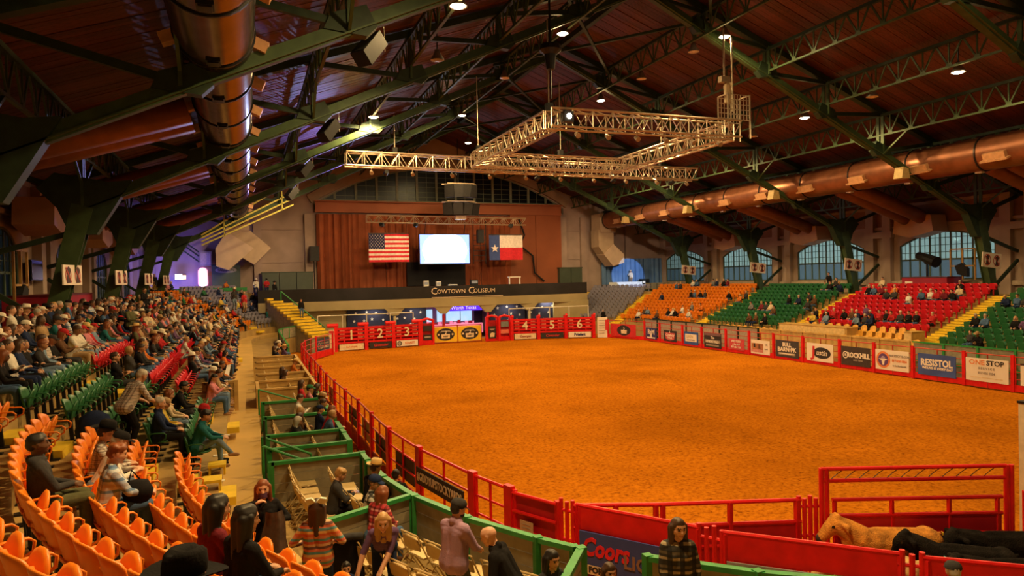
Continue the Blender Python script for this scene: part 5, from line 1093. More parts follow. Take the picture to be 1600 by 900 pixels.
# ================================================================ BOX SEATS (near side)
def chair_parts():
    s = MB(); s.grid(lambda u, v: ((u-.5)*(.40-.03*v), -.02+.40*v, .45+.012*sin(pi*u)), 4, 4); s.box((0, .18, .435), (.40, .41, .02))
    b = curved(.41, .58, .82, -.10, -.16, .03, .018)
    l1, l2 = MB(), MB()
    for sx in (-.21, .21): l1.tube([(sx, .34, 0), (sx, .05, .44), (sx, -.14, .83)], .013, 5); l2.tube([(sx*.94, -.22, 0), (sx*.94, .06, .36), (sx*.94, .26, .44)], .012, 5)
    l1.tube([(-.21, .25, .13), (.21, .25, .13)], .011, 5); l1.tube([(-.21, -.14, .83), (.21, -.14, .83)], .013, 5); l2.tube([(-.2, -.14, .1), (.2, -.14, .1)], .011, 5)
    return [(n, q.mesh(n, BEIGE, n in ('seat', 'backrest'))) for n, q in (('seat', s), ('backrest', b), ('front_leg_frame', l1), ('rear_leg_frame', l2))]
CHP = chair_parts()
def chair(x, y, z, f, label, group):
    rz = math.atan2(-f[0], f[1]); t = T('folding_chair', label, 'chair', (x, y, z), rz, group, world=False)
    for n, me in CHP: put(n, me, t)
    return t
def part_wall(label, pts, H, fm, pm, group, z0=1.3, mids=True):
    """partition along points: panels between posts, top rail"""
    t = T('box_partition', label, 'partition', (pts[0][0], pts[0][1], z0), 0, group)
    for k, (a, b) in enumerate(zip(pts, pts[1:])):
        a, b = Vector((a[0], a[1], z0)), Vector((b[0], b[1], z0)); d = (b-a).normalized()
        nb = max(3, 4)
        for q in range(nb): MB().bar(a+Vector((0, 0, .06+(H-.1)*(q+.5)/nb)), b+Vector((0, 0, .06+(H-.1)*(q+.5)/nb)), .03, (H-.1)/nb-.012).ob('board', pm, t)
        MB().bar(a+Vector((0, 0, H)), b+Vector((0, 0, H)), .11, .07).ob('top_rail', fm, t)
        w_ = .11+.02*rnd.random(); MB().bar(a, a+Vector((0, 0, H+.04+.02*rnd.random())), w_, w_).ob('post', fm, t)
        if k == len(pts)-2: MB().bar(b, b+Vector((0, 0, H+.04)), .11, .11).ob('post', fm, t)
def rp(R, s): return lpos(R, s)[0]
gB = 'green rimmed box partitions'
S_ = lambda y: y-14.5
arcs = lambda s: s   # s<0 in radians on the near corner
part_wall('green front wall of the nearest box by the man in purple', [rp(10.2, a) for a in (-.27, -.42, -.56, -.62)], .9, GRN, PANEL, gB)
part_wall('green front wall of the box with the boy in the puffer jacket', [rp(10.2, a) for a in (.7, .05, -.13, -.25)], .9, GRN, PANEL, gB)
part_wall('green divider behind the woman in red plaid', [rp(10.2, -.26), rp(12.2, -.29)], .9, GRN, PANEL, gB)
part_wall('green divider at the end of the nearest box', [rp(10.2, -.63), rp(11.5, -.66)], .9, GRN, PANEL, gB)
part_wall('green divider on the far side of the puffer jacket box', [rp(10.2, .75), rp(12.1, .75)], .9, GRN, PANEL, gB)
part_wall('green divider with the wide panel across the stair gap', [rp(10.3, 2.0), rp(12.1, 2.0)], .9, GRN, PANEL, gB)
part_wall('green front wall of the box with the family', [rp(10.3, s) for s in (2.0, 3.0, 4.4)], .9, GRN, PANEL, gB)
part_wall('green divider in front of the hooded purple jacket', [rp(10.3, 3.5), rp(12.1, 3.5)], .9, GRN, PANEL, gB)
for i, s in enumerate((6.0, 8.6)): part_wall('green divider in the family boxes, %s from the stair gap' % nth(i+1), [rp(10.3, s), rp(12.1, s)], .9, GRN, PANEL, gB)
part_wall('green front wall of the crowded boxes', [rp(10.3, s) for s in (5.0, 7.0, 9.0, 10.6)], .9, GRN, PANEL, gB)
for i, s in enumerate((11.2, 13.4, 15.6, 18, 20.4, 22.8)): part_wall('tan plywood box divider, %s beyond the green boxes' % nth(i+1), [rp(10.2, s), rp(12.2, s)], .95, WOOD, WOOD, 'tan plywood box dividers')
part_wall('tan plywood back wall of the wooden boxes', [rp(12.2, s) for s in (11.2, 13.4)], .95, WOOD, WOOD, None)
part_wall('tan plywood box beside the white edged counter', [rp(12.9, 10.6), rp(13.9, 10.6)], 1.0, WOOD, WOOD, None, 1.7)
part_wall('long tan front wall of the wooden boxes', [rp(10.2, s) for s in (11.2, 14, 17, 20, 22.8)], .95, WOOD, WOOD, None)
part_wall('green framed pale front wall curving to the chutes', [rp(10.2, s) for s in (29, 33, 37, 41, 44, 46, 48, 50)], .95, GRN, PANEL, gB)
t = T('slanted_counter', 'long white edged slanting counter wall beside the lower seats', 'partition', (-1, 27, 1.6)); MB().bar((-.75, 25.3, 2.1), (-.75, 31.5, 2.1), .06, 1.0).ob('panel', BLK, t); MB().bar((-.75, 25.3, 2.63), (-.75, 31.5, 2.63), .14, .06).ob('edge', WHT, t)
def hrail(label, pts, m=GRN, r=.03, z0=None):
    t = T('handrail', label, 'handrail', pts[0], 0, 'green handrails'); MB().tube(pts, r, 6).ob('rail', m, t)
    for p in (pts[0], pts[-1]): MB().tube([(p[0], p[1], p[2]-.85), p], r, 6).ob('post', m, t)
for i, s in enumerate((.9, 1.85)):
    (x, y), f = lpos(12.25, s); (x2, y2), _ = lpos(11.2, s); hrail('sloping green handrail at the box stair gap, %s' % ('near one' if i == 0 else 'far one'), [(x, y, 2.55), (x2, y2, 2.05)])
(x, y), f = lpos(12.2, 9.6); (x2, y2), _ = lpos(11.0, 9.6); hrail('sloping green handrail before the wooden boxes', [(x, y, 2.5), (x2, y2, 2.05)])
hrail('long green handrail beside the far stage steps', [(2.9, 64.6, 5.3), (6.6, 64.0, 1.9)], r=.06)
t = T('tall_pole', 'thin dark upright pole at the back corner of the boxes', 'pole', (.3, 16.2, 1.6)); MB().tube([(.3, 16.2, 1.6), (.3, 16.2, 2.95)], .03, 6).ob('pole', STEELD, t); MB().lathe([(0, 0), (.08, 0), (.08, .03), (0, .03)], (.3, 16.2, 1.6), 8).ob('foot', STEELD, t)
CH_SKIP = set()
for bi, (lo, hi, nm, rows) in enumerate(((-.60, -.29, 'nearest box', (10.95, 11.7)), (-.24, .6, 'puffer jacket box', (10.85, 11.6)), (2.1, 3.4, 'box past the stair gap', (10.9, 11.75)), (3.6, 5.9, 'family box', (10.9, 11.75)), (6.1, 8.5, 'crowded box', (10.9, 11.75)), (8.7, 10.9, 'last green box', (10.9, 11.75)),
                              (11.4, 13.3, 'first wooden box', (10.9, 11.7)), (13.6, 15.5, 'second wooden box', (10.9, 11.7)), (15.8, 17.9, 'third wooden box', (10.9, 11.7)), (18.2, 20.3, 'fourth wooden box', (10.9, 11.7)), (20.6, 22.7, 'fifth wooden box', (10.9, 11.7)))):
    for ri, R in enumerate(rows):
        s = lo; k = 0; segs = []
        while s < hi:
            k += 1; (x, y), f = lpos(R, s if s >= 0 else s)
            if inframe((x, y, 1.8), 30): chair(x, y, 1.3, f, 'beige folding chair, %s, %s column, %s from its far end' % (nm, 'front' if ri == 0 else 'back', nth(max(1, int((hi-s)/(.5 if s >= 0 else .5/R))+1))) , 'beige folding chairs in the boxes')
            s += .58 if s >= 0 else .58/R
# far side yellow chairs in the wooden boxes
for ri, (X, z) in enumerate(((36.65, .95), (37.3, .95), (38.1, 1.2), (38.8, 1.47))):
    for k in range(26):
        y = 28.9+k*.72+(.3 if ri % 2 else 0)
        if ri >= 2 and (y > 39.6 or y < 30.2): continue
        if y > 47 or 39.9 < y < 41.1: continue
        o = put('yellow_box_chair', FARCH if 'FARCH' in globals() else globals().setdefault('FARCH', (lambda q: q.mesh('yellow_box_chair', mat('yellow_chair_shell', (.70, .36, .05), .45)))(curved(.46, .40, .86, 0, -.1, .05, .02, 5).prism([(-.2, 0), (.2, 0), (.2, .4), (-.2, .4)], (0, .02, .43), (1, 0, 0), (0, 1, .05), .04).bar((0, .1, 0), (0, .1, .43), .3, .3))))
        o.location = (X, y, z); o.rotation_euler = (0, 0, pi/2); tag(o, 'yellow chair in the far wooden boxes, %s row, %s from the wide yellow steps' % (['front', 'second', 'third', 'fourth'][ri], nth(k+1)), 'chair', 'yellow chairs of the far boxes')
# tan control boxes and red booths
for lab, c, sz, m in (('tan plywood counter box before the first red rows', (37.6, 37.2, 1.75), (1.0, 6.2, .9), WOOD), ('tan plywood end box beside the wide yellow steps', (37.9, 29.8, 1.7), (1.1, .5, 1.0), WOOD)):
    t = T('counter_box', lab, 'box', (c[0], c[1], 1.2)); MB().box(c, sz).ob('body', m, t); MB().box((c[0]-sz[0]/2-.02, c[1], c[2]), (.04, sz[1]*.96, sz[2]*.86)).ob('front_panel', mat('pale_plywood', (.70, .48, .20)), t); MB().box((c[0], c[1], c[2]+sz[2]/2+.02), (sz[0]+.06, sz[1]+.06, .04)).ob('top', WOOD, t); MB().box((c[0]-sz[0]/2-.05, c[1]+.5, c[2]-.05), (.03, .14, .12)).ob('latch', BLKM, t)
BOOTH = mat('booth_maroon', (.30, .008, .03), .6, 0, .15, 1)
def booth(label, x, y, z, L, s):
    t = T('spotlight_booth', label, 'booth', (x, y, z)); MB().box((x, y, z+.6), (1.6, L, 1.2)).ob('wall', BOOTH, t); MB().box((x, y, z+1.22), (1.7, L+.1, .06)).ob('top', mat('booth_dark', (.10, .01, .015)), t)
    MB().box((x-s*.82, y+(L/2-.6)*(1 if s > 0 else -1), z+.55), (.03, .6, .75)).ob('notice', SIGNW, t); MB().box((x-s*.84, y+(L/2-.6)*(1 if s > 0 else -1), z+.55), (.02, .22, .4)).ob('pictogram', bK, t)
booth('maroon booth under the nearest arched window', 47.6, 36.0, 4.2, 3.6, 1); booth('long maroon booth behind the nearest slanted column', -8.3, 37, 4.5, 8.5, -1)
t = T('spotlight', 'large dark follow spotlight on stand above the maroon booth', 'stage light', (47.6, 36.3, 5.45)); MB().bar((47.6, 36.3, 5.4), (47.6, 36.3, 6.6), .12, .12).ob('stand', BLKM, t); MB().tube([(47.9, 37.2, 7.05), (47.6, 36.4, 6.85), (47.4, 35.4, 6.5)], [.30, .34, .42], 12).ob('housing', BLKM, t); MB().bar((47.6, 36.3, 6.4), (47.6, 36.3, 6.9), .5, .1).ob('yoke', BLKM, t)
for s, lab, x, y, z in ((1, 'tan scaffold frame standing beside the spotlight', 47.9, 33.8, 5.2), (-1, 'tan scaffold frame standing before the nearest tall window', -8.6, 33.4, 5.0)):
    t = T('scaffold', lab, 'scaffold', (x, y, z)); h = 2.2 if s > 0 else 2.6; m = mat('scaffold_tan', (.36, .20, .05), .6)
    for dy in (-.9, 0, .9): MB().bar((x, y+dy, z), (x, y+dy, z+h), .09, .09).ob('upright', m, t)
    for dz in (h*.45, h): MB().bar((x, y-.9, z+dz), (x, y+.9, z+dz), .09, .09).ob('cross_rail', m, t)
    MB().prism([(-.4, 0), (.3, .2), (.5, .8), (0, 1.0), (-.4, .6)], (x, y, z+.2), (0, 1, 0), (0, 0, 1), .3).ob('draped_cover', BLK, t)
# small wall details
for i, (y, x, m, lab) in enumerate([(34.5, 49.2, RED, 'red oval plate under the nearest arched window'), (29, 49.2, BLKM, 'small dark fixture on the pilaster by the wide steps')]):
    t = T('wall_plate', lab, 'plate', (x, y, 4.6)); MB().prism([(.5*cos(2*pi*j/16), .13*sin(2*pi*j/16)) for j in range(16)], (x, y, 4.62 if i == 0 else 6.5), (0, 1, 0), (0, 0, 1), .05).ob('plate', m, t)
t = T('wall_television', 'dark flat television on the wall between tall windows', 'television', (-9.5, 39.5, 6.5)); MB().box((-9.55, 39.5, 6.9), (.12, 2.0, 1.0)).ob('case', BLKM, t); MB().box((-9.48, 39.5, 6.9), (.02, 1.85, .88)).ob('screen', mat('off_screen', (.02, .02, .03), .2), t)
# ================================================================ PEOPLE
def capsule(p, q, rp, rq, n=10, sq=1.0):
    p, q = np.array(p, float), np.array(q, float); d = q-p; L = np.linalg.norm(d); d = d/L if L > 1e-6 else np.array([0, 0, 1.])
    x = np.cross(d, [0, 1, 0] if abs(d[1]) < .8 else [1, 0, 0]); x /= np.linalg.norm(x); y = np.cross(d, x); rings = []
    for a in (-90, -60, -30, 0): a = math.radians(a); rings.append((p+d*rp*sin(a), rp*max(cos(a), .02)))
    for a in (0, 30, 60, 90): a = math.radians(a); rings.append((q+d*rq*sin(a), rq*max(cos(a), .02)))
    vs = [c+(x*cos(2*pi*j/n)+y*sin(2*pi*j/n))*r for c, r in rings for j in range(n)]
    fs = [(i*n+j, i*n+(j+1) % n, (i+1)*n+(j+1) % n, (i+1)*n+j) for i in range(7) for j in range(n)]+[tuple(range(n))[::-1], tuple(7*n+j for j in range(n))]
    return vs, fs
def ik(a, t, l1, l2, hint):
    a, t, hint = Vector(a), Vector(t), Vector(hint); d = t-a; L = min(d.length, (l1+l2)*.995); d.normalize(); t = a+d*L
    c = (l1*l1+L*L-l2*l2)/(2*l1*L); c = max(-1, min(1, c)); s = math.sqrt(1-c*c); h = hint-d*hint.dot(d); h.normalize()
    return a+d*(l1*c)+h*(l1*s), t
def skin_caps(caps, vox, name, nslots=7, smooth=2):
    """closed surface around tapered capsules, each face labelled by the capsule it belongs to"""
    b = MB()
    for c in caps: b.add(*capsule(*c[:4]))
    me = b.mesh('tmp', []); o = bpy.data.objects.new('tmp', me); COL.objects.link(o)
    r = o.modifiers.new('r', 'REMESH'); r.mode = 'VOXEL'; r.voxel_size = vox
    if smooth: s = o.modifiers.new('s', 'SMOOTH'); s.factor = .5; s.iterations = smooth
    dg = bpy.context.evaluated_depsgraph_get(); out = bpy.data.meshes.new_from_object(o.evaluated_get(dg)); out.name = name
    bpy.data.objects.remove(o); bpy.data.meshes.remove(me)
    nf = len(out.polygons); ce = np.empty(nf*3); out.polygons.foreach_get('center', ce); ce = ce.reshape(-1, 3)
    best = np.full(nf, 1e9); lab = np.zeros(nf, int)
    for p, q, rp, rq, l in caps:
        p, q = np.array(p), np.array(q); d = q-p; L2 = max(d @ d, 1e-9); t = np.clip(((ce-p) @ d)/L2, 0, 1)
        dist = np.linalg.norm(ce-(p+t[:, None]*d), axis=1)-(rp+(rq-rp)*t)
        m = dist < best; best[m] = dist[m]; lab[m] = l
    out.materials.clear()
    for k in range(nslots): out.materials.append(None)
    out.polygons.foreach_set('material_index', lab.tolist()); out.polygons.foreach_set('use_smooth', [True]*nf); out.update()
    return out
def body_caps(sit=True, hz=None, hy=None, lean=0, twist=0, side=0, hp=10, hyaw=0, hr=0, L=None, R=None, fL=None, fR=None, bulk=1.0, hair='short', fingers=False, face=True, elb=(.7, -.5, -.4), coat=0, female=False, grip=.5, sleeves=1, collar=0, hood=0, skirt=0):
    hz = hz if hz is not None else (.54 if sit else .93); hy = hy if hy is not None else (.15 if sit else 0)
    H = Vector((0, hy, hz)); le, sd, tw = math.radians(lean), math.radians(side), math.radians(twist)
    u = Vector((sin(sd), sin(le)*cos(sd), cos(le)*cos(sd))); x = Vector((cos(tw), sin(tw), 0)); x = (x-u*x.dot(u)).normalized(); fw = u.cross(x)
    at = lambda a, b, c: H+x*a+fw*b+u*c
    B = bulk; sh = .165 if female else .185; hw = .085
    C = [(at(-hw, -.01, -.01), at(hw, -.01, -.01), .118*B, .118*B, 2), (at(-.055, 0, .08), at(-.05, .01, .22), .105*B, .10*B, 1), (at(.055, 0, .08), at(.05, .01, .22), .105*B, .10*B, 1),
         (at(-.075, .01, .24), at(-.085, 0, .38), .105*B, .095*B, 1), (at(.075, .01, .24), at(.085, 0, .38), .105*B, .095*B, 1), (at(0, .02, .2), at(0, 0, .4), .11*B, .10*B, 1),
         (at(-sh+.02, -.01, .44), at(sh-.02, -.01, .44), .068*B, .068*B, 1), (at(-.1, -.02, .47), at(0, -.02, .52), .05, .055, 1), (at(.1, -.02, .47), at(0, -.02, .52), .05, .055, 1)]
    if coat: C += [(at(-.088, -.012, -.03), at(-.06, 0, .12), .122*B, .118*B, 1), (at(.088, -.012, -.03), at(.06, 0, .12), .122*B, .118*B, 1), (at(0, -.03, -.05), at(0, 0, .1), .115*B, .115*B, 1), (at(-.07, 0, .1), at(-.08, 0, .36), .118*B, .108*B, 1), (at(.07, 0, .1), at(.08, 0, .36), .118*B, .108*B, 1), (at(-.12, -.01, .38), at(.12, -.01, .38), .088*B, .088*B, 1)]
    if female: C += [(at(-.075, .075, .31), at(-.07, .08, .33), .06, .06, 1), (at(.075, .075, .31), at(.07, .08, .33), .06, .06, 1)]
    if hood: C += [(at(-.08, -.06, .49), at(.08, -.06, .49), .06, .06, 1), (at(-.08, -.06, .49), at(-.075, .04, .5), .05, .04, 1), (at(.08, -.06, .49), at(.075, .04, .5), .05, .04, 1)]
    N = at(0, -.015, .50)
    ya, pa, ra = math.radians(hyaw)+tw, math.radians(hp)+le*.35, math.radians(hr)
    hf = Vector((-sin(ya)*cos(pa), cos(ya)*cos(pa), -sin(pa))); hx = Vector((cos(ya), sin(ya), 0)); hx = (hx*cos(ra)+hf.cross(hx)*-sin(ra)).normalized(); hu = hx.cross(hf).normalized()
    Hd = N+u*.07+hu*.10+hf*.025
    h = lambda a, b, c: Hd+hx*a+hf*b+hu*c
    C += [(N-u*.02, h(0, -.025, -.05), .058, .052, 0), (h(0, -.025, .022), h(0, .015, .028), .086, .082, 0), (h(0, .02, -.05), h(0, .042, -.072), .058, .046, 0), (h(-.02, .03, -.02), h(.02, .03, -.02), .062, .062, 0)]
    if collar: C += [(at(-.05, .02, .52), at(.05, .02, .52), .045, .045, 1), (at(0, -.05, .52), at(0, -.03, .55), .055, .05, 1)]
    if face:
        C += [(h(0, .088, .015), h(0, .112, -.026), .010, .015, 0), (h(-.015, .098, -.03), h(.015, .098, -.03), .011, .011, 0), (h(-.083, -.005, .012), h(-.083, -.01, -.028), .019, .013, 0), (h(.083, -.005, .012), h(.083, -.01, -.028), .019, .013, 0),
              (h(-.02, .088, -.062), h(.02, .088, -.062), .010, .010, 6), (h(0, .072, -.1), h(0, .074, -.1), .022, .022, 0)]
        for s in (-1, 1): C += [(h(s*.033, .083, .012), h(s*.034, .083, .012), .0125, .0125, 5), (h(s*.018, .092, .034), h(s*.052, .078, .034), .0085, .007, 4)]
    if hair != 'bald':
        C += [(h(0, -.04, .045), h(0, .005, .062), .090, .080, 4), (h(0, -.06, .0), h(0, -.045, .03), .075, .08, 4), (h(-.05, -.02, .04), h(-.045, .02, .055), .05, .045, 4), (h(.05, -.02, .04), h(.045, .02, .055), .05, .045, 4)]
        if hair in ('long', 'bun', 'curly', 'beard'):
            if hair == 'long':
                for a, bk, ln in ((-.06, -.055, .30), (0, -.085, .34), (.06, -.055, .30)): C.append((h(a, bk, .0), Hd+hx*a*1.3+hf*bk-Vector((0, 0, ln))-fw*.03, .062, .035, 4))
                for s in (-1, 1): C.append((h(s*.085, .0, .03), h(s*.10, .0, -.17), .036, .03, 4))
            if hair == 'bun': C.append((h(0, -.1, .08), h(0, -.105, .085), .05, .05, 4))
            if hair == 'curly':
                for k in range(10): a = k*.63; C.append((h(.07*cos(a), -.02+.07*sin(a), .07+.02*(k % 2)), h(.075*cos(a), -.02+.075*sin(a), .075), .034, .034, 4))
            if hair == 'beard': C += [(h(-.05, .045, -.06), h(.05, .045, -.06), .036, .036, 4), (h(0, .06, -.095), h(0, .065, -.1), .04, .035, 4)]
    def arm(s, tgt):
        S = at(s*sh, -.01, .425); hint = x*(s*elb[0])+fw*elb[1]+u*elb[2]; E, Wr = ik(S, tgt, .285, .255, hint); d = (Wr-E).normalized()
        C.extend([(S, E, .060*B, .048*B, 1), (E, Wr, .047*B, .034, 1 if sleeves else 0)])
        pal = Wr+d*.055; sx = d.cross(Vector((0, 0, 1)))
        if sx.length < .2: sx = Vector(x)
        sx.normalize(); dn = d.cross(sx)*(1)
        if dn.z > 0: dn = -dn
        C.extend([(Wr+sx*.018, Wr+d*.075+sx*.026, .021, .019, 0), (Wr-sx*.018, Wr+d*.075-sx*.026, .021, .019, 0)])
        if fingers:
            for k, (o, l) in enumerate(((-.036, .062), (-.012, .075), (.012, .07), (.036, .055))):
                a = Wr+d*.085+sx*o; m = a+(d*(1-grip*.5)+dn*grip*.9).normalized()*l*.55+sx*o*.1; C.extend([(a, m, .0105, .0095, 0), (m, m+(d*(1-grip*1.3)+dn*grip*1.6).normalized()*l*.5, .0095, .008, 0)])
            ts = sx*(-s); C.extend([(Wr+d*.03+ts*.025, Wr+d*.065+ts*.052+dn*.012, .013, .011, 0), (Wr+d*.065+ts*.052+dn*.012, Wr+d*.098+ts*.05+dn*.03, .011, .009, 0)])
        else: C.append((pal, Wr+d*.12+dn*.03, .03, .022, 0))
        return Wr+d*.09
    hands = []
    dl, dr = ((-.10, hy+.36, .66), (.10, hy+.36, .66)) if sit else ((-.27, .05, .72), (.27, .05, .72))
    for s, t, dd in ((-1, L, dl), (1, R, dr)): hands.append(arm(s, Vector(t or dd)))
    fl, fr = ((-.12, hy+.44, .09), (.12, hy+.44, .09)) if sit else ((-.11, 0, .09), (.11, .02, .09))
    for s, t, dd in ((-1, fL, fl), (1, fR, fr)):
        A = at(s*.095, 0, -.03); K, An = ik(A, t or dd, .44, .43, Vector((s*.06, 1, .5 if sit else 0)))
        C.extend([(A, K, .092*B, .066*B, 2), (K, An, .064*B, .046, 2), (An-Vector((0, .02, .035)), An+Vector((s*.02, .13, -.045)), .048, .040, 3), (An, An-Vector((0, 0, .04)), .045, .045, 3)])
    if skirt: C.append((at(0, .0, -.1), at(0, .03, -.4), .16, .2, 2))
    return C, dict(head=Hd, hx=hx, hf=hf, hu=hu, hands=hands, back=at(0, -.12, .3))
EYE = mat('eye_dark', (.02, .012, .01), .2); LIP = mat('lip_skin', (.42, .14, .10), .5)
def skinm(n, c): return mat('skin_'+n, c, .5, 0, .06, 5)
SKINS = [skinm('fair', (.62, .34, .22)), skinm('light', (.55, .29, .17)), skinm('tan', (.42, .21, .11)), skinm('brown', (.22, .10, .05)), skinm('dark', (.12, .058, .033))]
HAIRS = {'black': mat('hair_black', (.012, .009, .008), .5), 'brown': mat('hair_brown', (.05, .022, .010), .5), 'auburn': mat('hair_auburn', (.20, .055, .015), .5), 'blond': mat('hair_blond', (.42, .24, .09), .5), 'grey': mat('hair_grey', (.42, .38, .32), .6)}
CL = {'black': (.014, .013, .014), 'charcoal': (.045, .043, .045), 'navy': (.018, .028, .075), 'denim blue': (.07, .13, .25), 'faded blue': (.17, .25, .36), 'red': (.42, .025, .03), 'white': (.66, .62, .56), 'tan': (.38, .25, .13), 'olive': (.10, .10, .05), 'brown': (.11, .055, .028), 'grey': (.20, .19, .19), 'purple': (.13, .07, .16), 'pink': (.55, .20, .24), 'teal': (.02, .13, .14), 'orange': (.60, .17, .03), 'yellow': (.62, .45, .08), 'green': (.04, .16, .07), 'maroon': (.16, .02, .03), 'cream': (.60, .48, .32)}
CLM = {k: mat('cloth_'+k.replace(' ', '_'), v, .9, 0, .22, 9, .2, 60, spec=.08) for k, v in CL.items()}
CLM['red plaid'] = stripes('cloth_red_plaid', [(.45, .03, .04), (.35, .02, .03), (.62, .25, .25), (.20, .015, .02)], 2, 9, plaid=(.45, .3, .3)); CLM['blue plaid'] = stripes('cloth_blue_plaid', [(.50, .55, .62), (.16, .26, .42), (.58, .60, .62), (.50, .44, .42)], 2, 7, plaid=(.55, .6, .75))
CLM['serape'] = stripes('cloth_serape', [(.50, .10, .03), (.55, .30, .08), (.08, .20, .22), (.48, .12, .05), (.12, .05, .04), (.55, .35, .2), (.45, .09, .04), (.1, .25, .28), (.5, .2, .1)], 2, 3.2)
CLM['patterned white'] = stripes('cloth_patterned_white', [(.55, .50, .45), (.24, .2, .19), (.6, .56, .5), (.42, .34, .3)], 2, 16, plaid=(.55, .5, .5)); CLM['black and cream'] = stripes('cloth_black_cream', [(.02, .018, .016), (.02, .018, .016), (.34, .28, .18), (.02, .018, .016), (.10, .08, .05)], 2, 6, plaid=(.12, .11, .1)); CLM['black and white'] = stripes('cloth_black_white', [(.5, .46, .4), (.03, .03, .03), (.5, .46, .4), (.5, .46, .4)], 2, 8, plaid=(.1, .1, .1))
SHOE = {'black': CLM['black'], 'brown': mat('boot_brown', (.16, .07, .03), .5), 'tan': mat('boot_tan', (.34, .18, .08), .6)}
# hats (origin at the skull centre, z up, y forward)
def cowboy_hat(h=.125, brim=.19):
    b = MB(); n = 24
    def brimz(a, r): return .035*abs(cos(a))**2*((r-.1)/.1) - .012*abs(sin(a))
    prof = [(.098, .055), (.1, .058), (.102, .10), (.094, .055+h*.8), (.072, .055+h), (.03, .055+h*.86), (0, .055+h*.82)]
    vs = [(r*cos(2*pi*j/n)*.92, r*sin(2*pi*j/n)*1.12, z-(.02 if i >= 4 and abs(cos(2*pi*j/n)) < .35 else 0)) for i, (r, z) in enumerate(prof) for j in range(n)]
    b.add(vs, [(i*n+j, i*n+(j+1) % n, (i+1)*n+(j+1) % n, (i+1)*n+j) for i in range(len(prof)-1) for j in range(n)])
    for dz in (0, -.006):
        vs = [(r*cos(2*pi*j/n), r*sin(2*pi*j/n)*1.12, .052+dz+brimz(2*pi*j/n, r)) for r in (.092, .14, brim) for j in range(n)]
        b.add(vs, [(i*n+j, i*n+(j+1) % n, (i+1)*n+(j+1) % n, (i+1)*n+j) for i in range(2) for j in range(n)])
    return b.mesh('cowboy_hat', CLM['black'], True)
def cap_mesh():
    b = MB(); b.lathe([(.103, .03), (.104, .05), (.098, .085), (.07, .118), (.03, .13), (0, .132)], n=16, sy=1.12)
    b.grid(lambda u, v: ((u-.5)*.16*(1-.25*v*abs(2*u-1)), .09+.105*v*(1-.25*(2*u-1)**2), .045-.02*v-.018*(2*u-1)**2), 7, 3); b.grid(lambda u, v: ((u-.5)*.16*(1-.25*v*abs(2*u-1)), .09+.105*v*(1-.25*(2*u-1)**2), .040-.02*v-.018*(2*u-1)**2), 7, 3); return b.mesh('cap', CLM['black'], True)
def beanie_mesh():
    b = MB(); b.lathe([(.104, .012), (.108, .02), (.108, .05), (.104, .055), (.098, .09), (.07, .128), (.03, .142), (0, .144)], n=16, sy=1.1); return b.mesh('beanie', CLM['black'], True)
HATS = {'cowboy hat': cowboy_hat(), 'cap': cap_mesh(), 'beanie': beanie_mesh(), 'straw hat': cowboy_hat(.11, .17)}
STRAW = mat('straw_hat', (.62, .42, .16), .8); HATM = {'black': CLM['black'], 'white': mat('hat_white', (.72, .66, .55), .7), 'tan': mat('hat_tan', (.40, .26, .13), .8), 'straw': STRAW, 'grey': CLM['charcoal'], 'red': CLM['red'], 'green': CLM['green'], 'brown': CLM['brown'], 'navy': CLM['navy']}
def dress(o, skin, top, bottom, shoe, hair):
    for k, m in enumerate((skin, top, bottom, shoe, hair, EYE, LIP)): objmat(o, m, k)
def headframe(info, s=1): 
    M = Matrix((( info['hx'].x, info['hf'].x, info['hu'].x, info['head'].x), (info['hx'].y, info['hf'].y, info['hu'].y, info['head'].y), (info['hx'].z, info['hf'].z, info['hu'].z, info['head'].z), (0, 0, 0, 1))); return M
def wear(o, info, kind, m):
    h = put(kind.replace(' ', '_'), HATS[kind], o); objmat(h, HATM[m]); h.matrix_local = headframe(info) @ Matrix.Translation((0, -.012, .012)); return h
NP = [0]
def hero(label, loc, face, pose, skin=0, top='black', bottom='denim blue', shoe='brown', hairc='brown', hat=None, vox=.0125, s=1.0, group=None):
    """one person modelled for the near view; face = facing direction (x, y)"""
    C, info = body_caps(fingers=True, **pose); me = skin_caps(C, vox, 'person')
    o = put('person', me); o.location = loc; o.rotation_euler = (0, 0, math.atan2(-face[0], face[1])); o.scale = (s, s, s); tag(o, label, 'person', group)
    dress(o, SKINS[skin], CLM[top], CLM[bottom], SHOE[shoe], HAIRS[hairc])
    if hat: wear(o, info, *hat)
    NP[0] += 1; return o, info
def hs(i, x, y):
    r = min((r for r in allseats if r[0] == 'l' and r[2] == i and r[4] < 6.4), key=lambda r: (r[5][0]-x)**2+(r[5][1]-y)**2); HERO_SEATS[(r[2], r[3])] = 1
    return (r[5][0], r[5][1], r[7]), r[6]
LAP = dict(L=(-.08, .50, .66), R=(.07, .52, .66))
hero('man in dark hooded sweatshirt and olive trousers on the orange curve', *hs(3, -2.45, 9.3), dict(lean=-2, hp=0, hyaw=-8, hood=1, coat=1, bulk=1.12, L=(-.03, .44, .70), R=(.05, .46, .70)), 4, 'charcoal', 'olive', 'brown', 'black')
hero('woman with short auburn hair in pale blue plaid shirt and jeans', *hs(2, -1.95, 9.55), dict(lean=10, hp=14, hyaw=-10, hair='curly', female=True, coat=1, bulk=1.12, L=(-.02, .60, .68), R=(.10, .58, .66)), 0, 'blue plaid', 'denim blue', 'tan', 'auburn')
hero('person in black cowboy hat and patterned white shirt behind the plaid woman', *hs(2, -2.5, 11.5), dict(lean=14, hp=12, L=(-.05, .6, .7), R=(.1, .6, .7)), 1, 'patterned white', 'black', 'brown', 'black', ('cowboy hat', 'black'))
